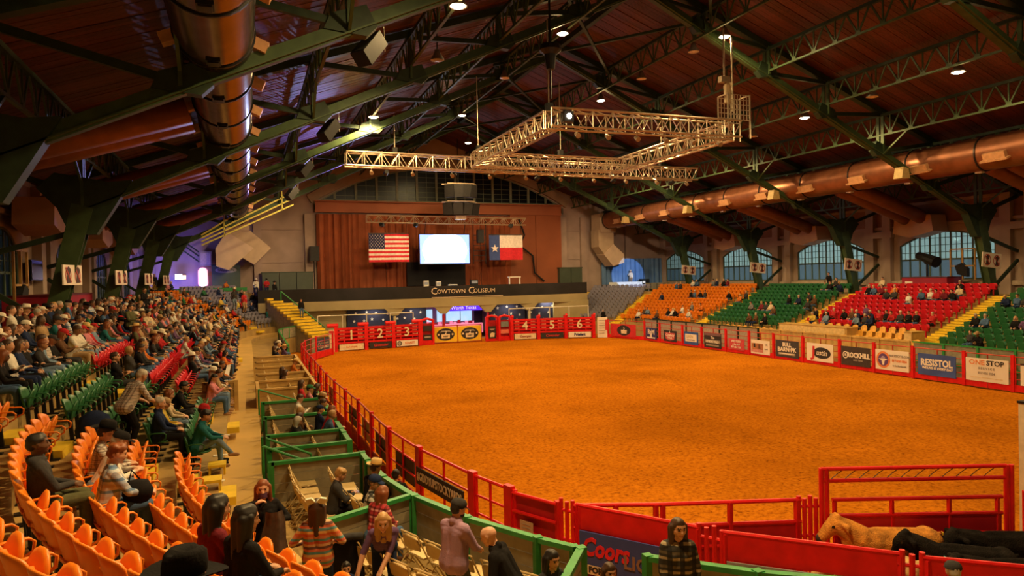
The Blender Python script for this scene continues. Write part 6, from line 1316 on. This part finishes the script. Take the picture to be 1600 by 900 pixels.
hero('man in white cap and pale shirt leaning beside the black hatted person', *hs(2, -2.25, 10.7), dict(lean=28, hp=10, hair='short', L=(-.05, .62, .72), R=(.1, .6, .7)), 0, 'white', 'faded blue', 'brown', 'grey', ('cap', 'black'))
hero('man in patterned pale shirt and black trousers bending over the green rows', (-2.3, 15.4, 2.7), (.75, .65), dict(sit=False, lean=34, hp=16, bulk=1.12, coat=1, sleeves=0, L=(-.2, .52, .95), R=(.2, .5, .95)), 1, 'patterned white', 'black', 'brown', 'grey')
hero('grey haired man in blue jacket and black trousers at the aisle steps', *hs(1, -2.1, 15.0), dict(lean=3, hp=6, coat=1, collar=1, bulk=1.05), 0, 'navy', 'black', 'black', 'grey')
hero('person in tan hat and yellow shirt beside the blue jacket man', *hs(1, -2.1, 16.4), dict(lean=6, hp=22, L=(-.06, .48, .72), R=(.05, .5, .7)), 1, 'yellow', 'faded blue', 'tan', 'brown', ('cap', 'tan'), s=.93)
hero('person with auburn hair and cream jacket beyond the yellow shirt', *hs(1, -2.1, 17.0), dict(lean=4, hp=18, hair='long', female=True), 0, 'cream', 'faded blue', 'tan', 'auburn', s=.95)
hero('person in teal jacket with ankle crossed over knee in the front row', *hs(0, -1.4, 15.7), dict(lean=16, hp=20, coat=1, collar=1, bulk=1.1, L=(0, .66, .72), R=(.08, .66, .70), fL=(-.13, .62, .09), fR=(.06, .82, .36)), 1, 'teal', 'faded blue', 'tan', 'black')
hero('person in red beanie and white jacket beyond the teal jacket', *hs(0, -1.4, 16.4), dict(lean=10, hp=14, coat=1), 1, 'white', 'charcoal', 'black', 'black', ('beanie', 'red'))
hero('man in black leaning forward in the third green row aisle seat', *hs(1, -2.1, 18.5), dict(lean=26, hp=8, coat=1, bulk=1.1, L=(-.02, .64, .66), R=(.05, .66, .66)), 2, 'black', 'charcoal', 'black', 'black')
hero('dark haired person in black coat behind the leaning man', *hs(2, -2.8, 18.2), dict(lean=5, hp=8, hair='long', coat=1), 1, 'black', 'black', 'black', 'black')
hero('man in black T-shirt with folded arms at the end of the green rows', *hs(3, -3.5, 20.2), dict(lean=-3, hp=0, sleeves=0, bulk=1.12, L=(.12, .40, .82), R=(-.12, .42, .78)), 1, 'black', 'charcoal', 'black', 'brown')
hero('woman with long straight dark hair on the front orange row', *hs(2, -.53, 6.87), dict(lean=8, hp=10, hyaw=-12, hair='long', female=True), 1, 'maroon', 'navy', 'black', 'black')
hero('girl with long dark hair in black top nearest the cowboy hat', *hs(2, -.25, 6.41), dict(lean=6, hp=8, hyaw=-14, hair='long', female=True), 1, 'black', 'denim blue', 'black', 'black')
hero('person in big black cowboy hat close to the camera', (-.46, 3.62, 3.3), (.77, .64), dict(lean=2, hp=4, bulk=1.1), 1, 'black', 'black', 'black', 'black', ('cowboy hat', 'black'), vox=.011)
hero('man with short black hair and black jacket below the standing women', *hs(2, .2, 5.98), dict(lean=6, hp=6, hyaw=-18, coat=1, collar=1), 2, 'black', 'denim blue', 'black', 'black')
o, inf = hero('woman in black jacket and purple mask holding a brown coat', (.15, 10.1, 1.6), (.12, -1), dict(sit=False, hp=4, hyaw=-10, hair='long', female=True, coat=1, bulk=1.06, L=(-.16, .22, 1.18), R=(.12, .17, 1.46)), 0, 'black', 'charcoal', 'black', 'auburn', s=.97)
mk = MB(); mk.grid(lambda u, v: ((u-.5)*.12, .088+.035*sin(pi*u)-.006*abs(v-.5), -.10+.075*v), 7, 4); q = mk.ob('face_mask', CLM['purple'], o, True); q.matrix_local = headframe(inf)
t = T('draped_coat', 'brown coat hanging from the arm of the masked woman', 'coat', (.2, 9.85, 1.9), 0)
MB().grid(lambda u, v: (.27+(u-.5)*(.22+.30*(1-v))+.02*sin(v*9), 9.83-.07*sin(pi*u)+.012*sin(u*16), 1.98+.92*v), 10, 8).ob('coat_body', mat('brown_coat', (.10, .06, .04), .95, 0, .3, 12), t, True); MB().tube([(.12, 9.77, 1.95), (.28, 9.74, 1.92), (.42, 9.78, 1.96)], .06, 7).ob('fur_trim', mat('fur_brown', (.16, .09, .05), 1, 0, .4, 40), t, True)
o, inf = hero('woman with long brown hair and white bow in striped serape sweater', (.78, 9.1, 1.6), (.25, 1), dict(sit=False, hp=8, hair='long', female=True, bulk=1.12, coat=1, L=(-.22, .2, 1.06), R=(.22, .2, 1.06)), 0, 'serape', 'navy', 'brown', 'brown', s=.93)
bw_ = MB()
for sx in (-1, 1): bw_.prism([(0, 0), (sx*.06, .06), (sx*.14, .045), (sx*.12, -.03), (sx*.03, -.015)], (0, 0, 0), (1, 0, 0), (0, -.4, 1), .04)
q = bw_.ob('hair_bow', mat('bow_pale_aqua', (.62, .72, .62), .7), o); q.matrix_local = headframe(inf) @ Matrix.Translation((0, -.09, .10))
hero('small dark haired child beside the serape sweater', (1.2, 9.6, 1.3), (-.2, -1), dict(lean=4, hp=4, hyaw=10), 1, 'navy', 'denim blue', 'black', 'black', s=.66)
hero('boy with curly blond hair in black puffer jacket using a phone', (1.27, 13.0, 1.3), (1, -.1), dict(lean=10, hp=26, hair='curly', coat=1, bulk=1.15, L=(-.06, .52, .80), R=(.05, .54, .80)), 0, 'charcoal', 'black', 'black', 'blond', s=.95)
t = T('phone', 'small lit phone held by the curly haired boy', 'phone', (1.8, 12.9, 2.05), 0); MB().prism([(-.035, -.07), (.035, -.07), (.035, .07), (-.035, .07)], (1.86, 12.93, 2.10), (0, -1, 0), (-.5, 0, .85), .01).ob('body', BLKM, t); MB().prism([(-.03, -.062), (.03, -.062), (.03, .062), (-.03, .062)], (1.853, 12.93, 2.104), (0, -1, 0), (-.5, 0, .85), .004).ob('display', mat('phone_glow', (.4, .55, .8), .3, 0, 0, 1, emit=1.2), t)
hero('man in dark cap and black white vest beside the green front wall', (1.72, 12.0, 1.3), (1, -.2), dict(lean=12, hp=8, hyaw=-20, bulk=1.08, coat=1), 1, 'black and white', 'black', 'brown', 'brown', ('cap', 'navy'))
hero('person in yellow straw hat and dark coat by the front wall', (1.95, 12.75, 1.3), (.9, .5), dict(lean=10, hp=10, coat=1, bulk=1.1), 1, 'black', 'black', 'brown', 'brown', ('straw hat', 'straw'))
hero('person in black with hair bun standing in the fence alley', (3.02, 15.2, 0), (.5, 1), dict(sit=False, hair='bun', coat=1, bulk=1.25, hood=1), 1, 'black', 'black', 'black', 'black', s=1.02)
hero('woman with long auburn hair in red plaid shirt and jeans', (1.75, 11.1, 1.3), (.8, .55), dict(lean=14, hp=16, hair='long', female=True, bulk=1.1), 0, 'red plaid', 'denim blue', 'brown', 'auburn')
hero('blond woman in purple top bending with one arm stretched down', (1.75, 9.75, 1.3), (-.2, -1), dict(sit=False, lean=46, hp=-4, hair='long', female=True, sleeves=0, L=(.12, .62, .62), R=(.42, .50, .60)), 0, 'purple', 'navy', 'black', 'blond', s=.98)
hero('tall man in lilac shirt and dark grey cap standing in the nearest box', (2.5, 8.75, 1.3), (.85, .5), dict(sit=False, lean=5, hp=22, hair='beard', bulk=1.14, coat=1, collar=1, L=(-.06, .36, 1.02), R=(.12, .36, 1.0)), 1, 'lilac' if 'lilac' in CLM else 'purple', 'olive', 'brown', 'black', ('cap', 'grey'), vox=.0115, s=1.02)
CLM['lilac'] = mat('cloth_lilac', (.36, .22, .34), .8, 0, .12, 6, .2, 50); objmat([x for x in COL.objects if x.get('label', '').startswith('tall man in lilac')][0], CLM['lilac'], 1)
hero('bald man in dark jacket stooping over the nearest green divider', (2.95, 7.75, 1.3), (-.8, .6), dict(sit=False, lean=26, hp=14, hair='bald', bulk=1.15, coat=1, collar=1, L=(-.15, .35, .95), R=(.18, .3, .9)), 0, 'black', 'charcoal', 'black', 'grey', vox=.0115)
hero('woman with long dark hair sitting behind the corner post of the nearest box', (3.45, 8.0, 1.3), (.3, -1), dict(lean=4, hp=8, hair='long', female=True), 1, 'charcoal', 'denim blue', 'black', 'black', s=.95)
hero('man in black beanie standing in front of the blue beer banner', (4.45, 9.25, 0), (-.3, -1), dict(sit=False, hp=6, coat=1, bulk=1.1, hood=1), 1, 'brown', 'charcoal', 'black', 'brown', ('beanie', 'black'))
hero('brown haired woman in tan coat before the FORT sign of the beer banner', (4.95, 8.95, 0), (.2, -1), dict(sit=False, hp=10, hair='long', female=True, hyaw=-15, coat=1), 1, 'brown', 'charcoal', 'black', 'brown')
hero('woman in black and cream blanket jacket standing before the beer banner', (4.9, 7.1, 1.3), (-.45, -1), dict(sit=False, hp=4, hyaw=16, hair='long', female=True, coat=1, bulk=1.16, skirt=0, L=(-.2, .12, .85), R=(.16, .14, .85)), 1, 'black and cream', 'black', 'black', 'brown', vox=.0115, s=.98)
hero('child with brown hair at the feet of the blanket jacket woman', (4.55, 6.35, 1.3), (-.2, -1), dict(lean=2, hp=0), 1, 'tan', 'denim blue', 'black', 'brown', s=.8)
hero('person in grey cap before the dark red cattle panel', (7.75, 5.55, 1.3), (.6, 1), dict(lean=2, hp=6), 1, 'charcoal', 'denim blue', 'black', 'grey', ('cap', 'grey'), s=.88)
part_wall('green front wall below the blue beer banner', [rp(10.05, a) for a in (-.72, -.86, -1.0)], .9, GRN, PANEL, gB)
t = T('draped_jacket', 'black jacket hung over a folding chair behind the red plaid woman', 'jacket', (1.35, 10.45, 1.6), 0)
MB().grid(lambda u, v: (1.32+(u-.5)*.46+.02*sin(v*8), 10.4-.13*sin(pi*u)+.01*sin(u*20)-.05*v, 1.42+.78*v), 10, 7).ob('jacket_body', CLM['black'], t, True); MB().tube([(1.12, 10.3, 2.2), (1.32, 10.24, 2.24), (1.52, 10.3, 2.2)], .055, 7).ob('collar', CLM['charcoal'], t, True)
t = T('backpack', 'dark navy coat heaped on the green seats behind the bending man', 'coat', (-2.9, 14.9, 2.9), 0); MB().lathe([(0, -.1), (.3, -.05), (.34, .2), (.24, .45), (.08, .55), (0, .56)], (-2.75, 15.0, 3.1), 12, 0, 1, .8).ob('coat_heap', CLM['navy'], t, True)
t.name = 'heaped_coat'
t = T('purse', 'black handbag on the lap of the plaid woman', 'bag', (-1.35, 9.75, 3.2), 0); MB().lathe([(0, -.12), (.15, -.12), (.19, .02), (.13, .14), (0, .15)], (-1.36, 9.85, 3.38), 10, 0, 1, .7).ob('bag_body', CLM['black'], t, True); MB().tube([(-1.46, 9.8, 3.48), (-1.42, 9.86, 3.66), (-1.3, 9.9, 3.48)], .012, 5).ob('strap', CLM['black'], t)
for i, (R, s, lab) in enumerate(((13.4, -.02, 'yellow step stool on the walkway edge by the front orange row'), (13.35, .9, 'low yellow step on the walkway edge beyond the stool'))):
    (x, y), f = lpos(R-.2, s); t = T('step_stool', lab, 'stool', (x, y, 2.1)); MB().box((x, y, 2.28), (.34, .40, .05)).ob('top', YEL, t)
    for sx in (-.14, .14): MB().box((x+sx, y, 2.18), (.04, .36, .18)).ob('leg', YEL, t)
# ---------------------------------------------------------------- the crowd: shared bodies, own colours
POSES = [dict(lean=2, hp=6), dict(lean=20, hp=4, L=(-.06, .60, .70), R=(.06, .62, .70)), dict(lean=-2, hp=2, L=(.10, .40, .80), R=(-.10, .42, .76)), dict(lean=8, hp=20, L=(-.05, .50, .84), R=(.06, .52, .84)), dict(lean=5, hp=4, hyaw=25, twist=8, L=(-.2, .45, .64), R=(.1, .5, .66))]
TMPL = {}
for pi_, P in enumerate(POSES):
    for hr in ('short', 'long'):
        C, info = body_caps(hair=hr, face=True, female=hr == 'long', coat=1, bulk=1.08, **P); TMPL[(pi_, hr)] = (skin_caps(C, .030, 'person', smooth=1), info)
STAND = []
for P in (dict(hp=4, L=(-.24, .1, .8), R=(.24, .1, .8)), dict(hp=12, L=(-.1, .3, 1.1), R=(.1, .32, 1.1)), dict(hp=2, lean=6, L=(-.25, .05, .8), R=(.1, .3, 1.15))):
    C, info = body_caps(sit=False, coat=1, bulk=1.08, **P); STAND.append((skin_caps(C, .030, 'person', smooth=1), info))
rc = random.Random(5)
TOPS = ['black']*12+['charcoal']*7+['navy']*5+['grey']*2+['red']*3+['white']*3+['tan']*2+['brown']*3+['denim blue']*2+['faded blue']*2+['maroon', 'olive', 'pink', 'green', 'cream', 'orange', 'red plaid', 'blue plaid', 'purple', 'teal', 'yellow', 'patterned white']
USED = set()
def extra(loc, f, tm, where, group, top=None, hat=None, label=None, s=None):
    me, info = tm; o = put('person', me); o.location = loc; o.rotation_euler = (0, 0, math.atan2(-f[0], f[1])+rc.uniform(-.25, .25)); s = s or rc.uniform(.92, 1.04); o.scale = (s, s, s)
    top = top or rc.choice(TOPS); bottom = rc.choice(['denim blue', 'denim blue', 'navy', 'black', 'charcoal', 'faded blue', 'tan']); hc = rc.choice(['black', 'brown', 'brown', 'brown', 'auburn', 'blond', 'grey'])
    dress(o, rc.choice(SKINS[:3]+SKINS[:4]+[SKINS[4]] if rc.random() < .5 else SKINS[:3]), CLM[top], CLM[bottom], rc.choice(list(SHOE.values())), HAIRS[hc])
    if hat is None: r = rc.random(); hat = ('cowboy hat', rc.choice(['black', 'white', 'tan', 'straw', 'white'])) if r < (.24 if loc[0] > 20 else .08) else ('cap', rc.choice(['black', 'navy', 'red', 'grey', 'white'])) if r < .3 else ()
    if hat: wear(o, info, *hat)
    hd = '%s %s' % (hat[1], hat[0]) if hat else hc+' hair'
    lab = label or 'person in %s, %s, %s' % (top, hd, where); k = 2
    base = lab
    while lab in USED: lab = base+', '+nth(k)+' such'; k += 1
    USED.add(lab); tag(o, lab, 'person', group); NP[0] += 1; return o
def rt(): return TMPL[(rc.choice([0, 0, 1, 1, 2, 3, 4]), rc.choice(['short', 'short', 'long']))]
# people placed by hand: boxes, alley, stage, far aisles
for s, R, top, hat in ((3.9, 11.6, 'black', ()), (4.5, 11.6, 'charcoal', ()), (4.2, 10.8, 'denim blue', ()), (4.8, 10.75, 'red', ()), (5.4, 10.8, 'navy', ('cap', 'navy')), (5.5, 11.5, 'brown', ()), (6.4, 10.8, 'yellow', ()), (7.0, 10.7, 'olive', ('straw hat', 'tan')), (7.4, 11.3, 'white', ()), (8.0, 10.6, 'black', ('cap', 'black')),
                       (8.9, 10.8, 'pink', ('cap', 'green')), (9.4, 10.6, 'black', ()), (9.9, 11.0, 'red', ()), (13.8, 11.5, 'brown', ()), (14.5, 11.4, 'black', ()), (17.6, 10.8, 'orange', ('cowboy hat', 'straw')), (24.4, 11.2, 'navy', ()), (25, 10.8, 'purple', ('straw hat', 'straw')), (25.6, 11.3, 'black', ()), (26.5, 11.0, 'tan', ()), (27.4, 11.2, 'white', ('cowboy hat', 'white')), (28.2, 10.8, 'black', ())):
    (x, y), f = lpos(R, s); extra((x, y, 1.3), f, TMPL[(rc.choice([0, 1, 3]), 'long' if top in ('black', 'brown', 'red') and not hat else 'short')], 'in the %s boxes' % ('crowded green' if s < 11 else 'wooden' if s < 23 else 'far open'), 'people in the boxes', top, hat)
for x, y, z, f, top, hat, lab in ((2.7, 32.6, 0, (.9, -.3), 'black', (), 'person in black leaning at the red fence in the alley'), (2.45, 39.5, 0, (.9, -.4), 'charcoal', ('cap', 'black'), 'person in charcoal jacket standing farther along the alley'),
                                  (44.1, 72.75, 4.95, (-.55, -.83), 'white', ('cowboy hat', 'white'), 'singer in white hat and shirt lit by the follow spot'), (.9, 71.0, 4.8, (.3, -1), 'white', ('cowboy hat', 'white'), 'man in white hat and shirt before the saloon panel'), (1.9, 71.4, 4.8, (.1, -1), 'red', ('cap', 'black'), 'man in red shirt at the corner by the cabinet wall'),
                                  (2.6, 70.6, 4.5, (.5, -1), 'black', ('cowboy hat', 'black'), 'man in black hat descending the far grey seats'), (4.55, 63.6, 2.87, (.2, -1), 'black', (), 'person in black standing on the steps by the stage wall'), (-.9, 57.5, 4.0, (.6, -.6), 'charcoal', ('cowboy hat', 'white'), 'man in white hat standing in the far corner aisle'),
                                  (-.2, 58.2, 3.7, (.6, -.8), 'red', (), 'person in red standing in the far corner aisle'), (-7.6, 68.5, 5.4, (.5, -1), 'black', (), 'dark figure at the blue lit saloon wall'), (-5.2, 41.8, 4.2, (.8, -.3), 'black', (), 'tall person in black standing at the second slanted column'), (-4.3, 30.6, 3.6, (.7, -.6), 'olive', (), 'woman in olive coat standing in the red rows aisle'),
                                  (-3.8, 31.6, 3.3, (.8, -.5), 'cream', (), 'person in cream coat standing in the red rows'), (-3.1, 40.2, 3.0, (.5, .9), 'grey', (), 'man in pale grey jacket and jeans standing with his back turned'), (-1.9, 40.4, 2.5, (.9, -.2), 'cream', (), 'thin person in cream standing at the yellow steps'), (46.2, 44.2, 4.2, (-1, -.1), 'black', (), 'person in black standing at the top of the far green block')):
    extra((x, y, z), f, rc.choice(STAND), '', None, top, hat, lab, 1.0)
(x, y), f = lpos(11.0, 8.0)
# seated crowd
MAXP = 300
occ.sort(key=lambda r: r[8]); crowd = []
far_n = {}
for r in sorted(occ, key=lambda r: (r[0], r[2], r[3])): 
    q = (r[0], r[1][1], r[2]); far_n[q] = far_n.get(q, 0)+1; r.append(far_n[q])
SHORT = {('r', 17): 'nearest green block', ('r', 30): 'far red block', ('r', 41.3): 'far green block', ('r', 52.3): 'far orange block', ('l', .55): 'near green rows', ('l', 7.4): 'crowded red rows', ('l', 26.3): 'crowded orange rows'}
nleft = MAXP-NP[0]-2
keep = occ[:max(0, nleft)]; crowd = occ[max(0, nleft):]
for r in keep:
    st, b, i, k, s, pos, f, z, d, n = r
    extra((pos[0], pos[1], z), f, rt(), '%s, %s, %s from near end' % (ROWN[i].replace(' up', ''), SHORT.get((st, round(b[1], 2)), 'far corner block'), nth(n)), 'people seated in the stands')
if crowd:
    low = []
    for P in POSES[:3]:
        C, info = body_caps(face=False, coat=1, bulk=1.1, **P); low.append(skin_caps(C, .055, 'low', smooth=1))
    names = list(CLM)[:19]; mats = [SKINS[0], SKINS[2]]+[CLM[q] for q in names]+[HAIRS['black'], HAIRS['brown'], HAIRS['grey'], HATM['white'], STRAW]
    V, F, MI, off = [], [], [], 0
    geo = []
    for me in low:
        v = np.empty(len(me.vertices)*3); me.vertices.foreach_get('co', v); geo.append((v.reshape(-1, 3), [tuple(p.vertices) for p in me.polygons], [p.material_index for p in me.polygons]))
    for r in crowd:
        v, fc, mi = rc.choice(geo); f = r[6]; a = math.atan2(-f[0], f[1]); c, s_ = cos(a), sin(a)
        V.append(np.stack([v[:, 0]*c-v[:, 1]*s_+r[5][0], v[:, 0]*s_+v[:, 1]*c+r[5][1], v[:, 2]+r[7]], -1)); F += [tuple(x+off for x in q) for q in fc]; off += len(v)
        t_ = 2+names.index(rc.choice([q for q in TOPS if q in names])); mp = [rc.choice([0, 0, 1]), t_, 2+names.index(rc.choice(['denim blue', 'navy', 'black'])), 2, 21+rc.randrange(5), 2, 0]; MI += [mp[q] for q in mi]
    me = bpy.data.meshes.new('crowd'); me.from_pydata(np.concatenate(V).tolist(), [], F)
    for m in mats: me.materials.append(m)
    me.polygons.foreach_set('material_index', MI); put('crowd', me, kind='stuff', label='farthest spectators packed in the upper rows of the far stands')
# ---------------------------------------------------------------- seats: nearest of each colour one by one, the rest joined
byc = {}
for r in allseats: byc.setdefault(r[1][0], []).append(r)
for colr, L_ in byc.items():
    L_.sort(key=lambda r: r[8]); rest = L_[300:]
    for r in L_[:300]:
        st, b, i, k, s, pos, f, z, d = r[:9]
        hero_here = st == 'l' and (i, k) in HERO_SEATS
        blk = BNAME.get((st, round(b[1], 2)), 'full stand grey corner' if st == 'l' else 'grey corner block')
        if st == 'l' and s < 0: where = '%s from the yellow steps' % nth(-k)
        elif st == 'l' and s < 6.4: where = '%s from the curve steps' % nth(k)
        else: where = '%s from its near steps' % nth(max(1, int((s if st == 'r' else s-b[1])/PITCH)+1))
        seat(colr, i, s, pos, f, z, '%s stadium seat, %s, %s, %s' % (colr, ROWN[i], blk, where), '%s stadium seats' % colr, full=d < 24, down=hero_here)
    if rest:
        sv = np.empty(len(SEAT_FAR.vertices)*3); SEAT_FAR.vertices.foreach_get('co', sv); sv = sv.reshape(-1, 3); sf = [tuple(p.vertices) for p in SEAT_FAR.polygons]; V, F = [], []; off = 0
        for r in rest:
            f = r[6]; a = math.atan2(-f[0], f[1]); c, s_ = cos(a), sin(a)
            V.append(np.stack([sv[:, 0]*c-sv[:, 1]*s_+r[5][0], sv[:, 0]*s_+sv[:, 1]*c+r[5][1], sv[:, 2]+r[7]], -1)); F += [tuple(x+off for x in q) for q in sf]; off += len(sv)
        me = bpy.data.meshes.new('seat_rows'); me.from_pydata(np.concatenate(V).tolist(), [], F); me.materials.append(SEATC[colr]); put(colr+'_seat_rows', me, kind='stuff', label='farthest %s stadium seats in joined rows' % colr)
# ================================================================ CATTLE
def cattle(label, loc, face, m, m2, s=1.0, head=(0, 0), down=0, tagc=None):
    C = [((0, -.55, 1.02), (0, -.1, 1.0), .27, .30, 1), ((0, -.1, 1.0), (0, .42, 1.03), .30, .27, 1), ((0, .42, .98), (0, .5, .85), .25, .22, 1), ((-.1, -.62, 1.1), (.1, -.62, 1.1), .19, .19, 1), ((0, -.6, 1.2), (0, .3, 1.22), .09, .10, 1)]
    hx, hz = head[0], -down
    N0, N1 = (0, .52, 1.10), (hx*.6, .76, 1.20+hz*.6); Hd = (hx, .90, 1.24+hz); Mz = (hx*1.25, 1.14, .97+hz)
    C += [(N0, N1, .24, .19, 1), (N1, Hd, .18, .15, 1), (Hd, (hx*1.12, 1.02, 1.11+hz), .148, .125, 1), ((hx*1.12, 1.02, 1.11+hz), Mz, .12, .092, 1), (Mz, (Mz[0], Mz[1]+.02, Mz[2]-.01), .09, .085, 2), ((hx-.05, .88, 1.36+hz), (hx+.05, .88, 1.36+hz), .06, .06, 1), ((0, .5, .9), (hx*.4, .72, 1.0+hz*.5), .17, .13, 1)]
    for sx in (-1, 1):
        C += [((hx+sx*.13, .87, 1.29+hz), (hx+sx*.29, .83, 1.26+hz), .04, .058, 1), ((hx+sx*.29, .83, 1.26+hz), (hx+sx*.34, .84, 1.19+hz), .05, .022, 1), ((hx+sx*.118, .99, 1.21+hz), (hx+sx*.122, .99, 1.21+hz), .022, .022, 5)]
        C += [((sx*.16, .38, .8), (sx*.15, .40, .45), .11, .065, 1), ((sx*.15, .40, .45), (sx*.15, .38, .08), .055, .05, 1), ((sx*.15, .39, .07), (sx*.15, .42, .04), .055, .055, 3)]
        C += [((sx*.17, -.58, .95), (sx*.17, -.48, .62), .17, .10, 1), ((sx*.17, -.48, .62), (sx*.16, -.66, .44), .085, .055, 1), ((sx*.16, -.66, .44), (sx*.16, -.62, .08), .05, .045, 1), ((sx*.16, -.61, .07), (sx*.16, -.58, .04), .055, .055, 3)]
    C += [((0, -.82, 1.2), (0, -.9, .8), .03, .022, 1), ((0, -.9, .8), (0, -.9, .6), .035, .05, 1)]
    me = skin_caps(C, .026, 'cow', 6, 3); o = put('cow', me); o.location = loc; o.rotation_euler = (0, 0, math.atan2(-face[0], face[1])); o.scale = (s, s, s); tag(o, label, 'cow')
    for k, mm in enumerate((m, m, m2, mat('hoof', (.03, .025, .02), .5), m, EYE)): objmat(o, mm, k)
    if tagc:
        for sx, cc in tagc: MB().prism([(-.03, -.04), (.03, -.04), (.03, .03), (-.03, .03)], (hx+sx*.30, .90, 1.20+hz), (1, 0, 0), (0, .3, 1), .012).ob('ear_tag', cc, o)
TANC = mat('tan_hide', (.62, .25, .035), .9, 0, .45, 6, 1.0, 45); BLKC = mat('black_hide', (.009, .007, .006), .75, 0, .6, 5, .9, 45, spec=.08); PALEC = mat('pale_tan_hide', (.60, .38, .15), .9, 0, .3, 7, .5, 60); NOSE = mat('muzzle_dark', (.05, .03, .025), .4)
TB_, TW_, TY_ = mat('tag_cyan', (.08, .5, .6)), mat('tag_white', (.75, .72, .65)), mat('tag_yellow', (.8, .6, .05))
AD = Vector((.93, -.37, 0))
cattle('shaggy tan steer with raised head beside the tall gate', (10.75, 8.95, 0), (-.93, .37), TANC, NOSE, 1.04, (.16, 0), -.10, [(1, TW_)])
cattle('pale tan calf behind the dark red panel at the gate corner', (9.75, 8.45, 0), (-.9, .45), PALEC, NOSE, .9, (0, 0), .12)
cattle('pale tan calf in front of the shaggy steer', (10.6, 8.0, 0), (-.9, .5), PALEC, NOSE, .86, (0, 0), .2)
cattle('black cow with raised head and white ear tag', (11.35, 8.05, 0), (-.8, .6), BLKC, NOSE, .97, (.1, 0), -.06, [(1, TW_)])
cattle('black cow with cyan ear tag nearest the panel', (11.5, 7.35, 0), (-.93, .37), BLKC, NOSE, .97, (.05, 0), .02, [(1, TB_), (-1, TW_)])
cattle('black cow standing against the tall gate rails', (12.5, 8.1, 0), (-.93, .36), BLKC, NOSE, 1.0, (.05, 0), .05, [(1, TY_)])
cattle('black calf with low head between the tan and black cattle', (11.0, 7.0, 0), (-.9, .5), BLKC, NOSE, .9, (0, 0), .15)
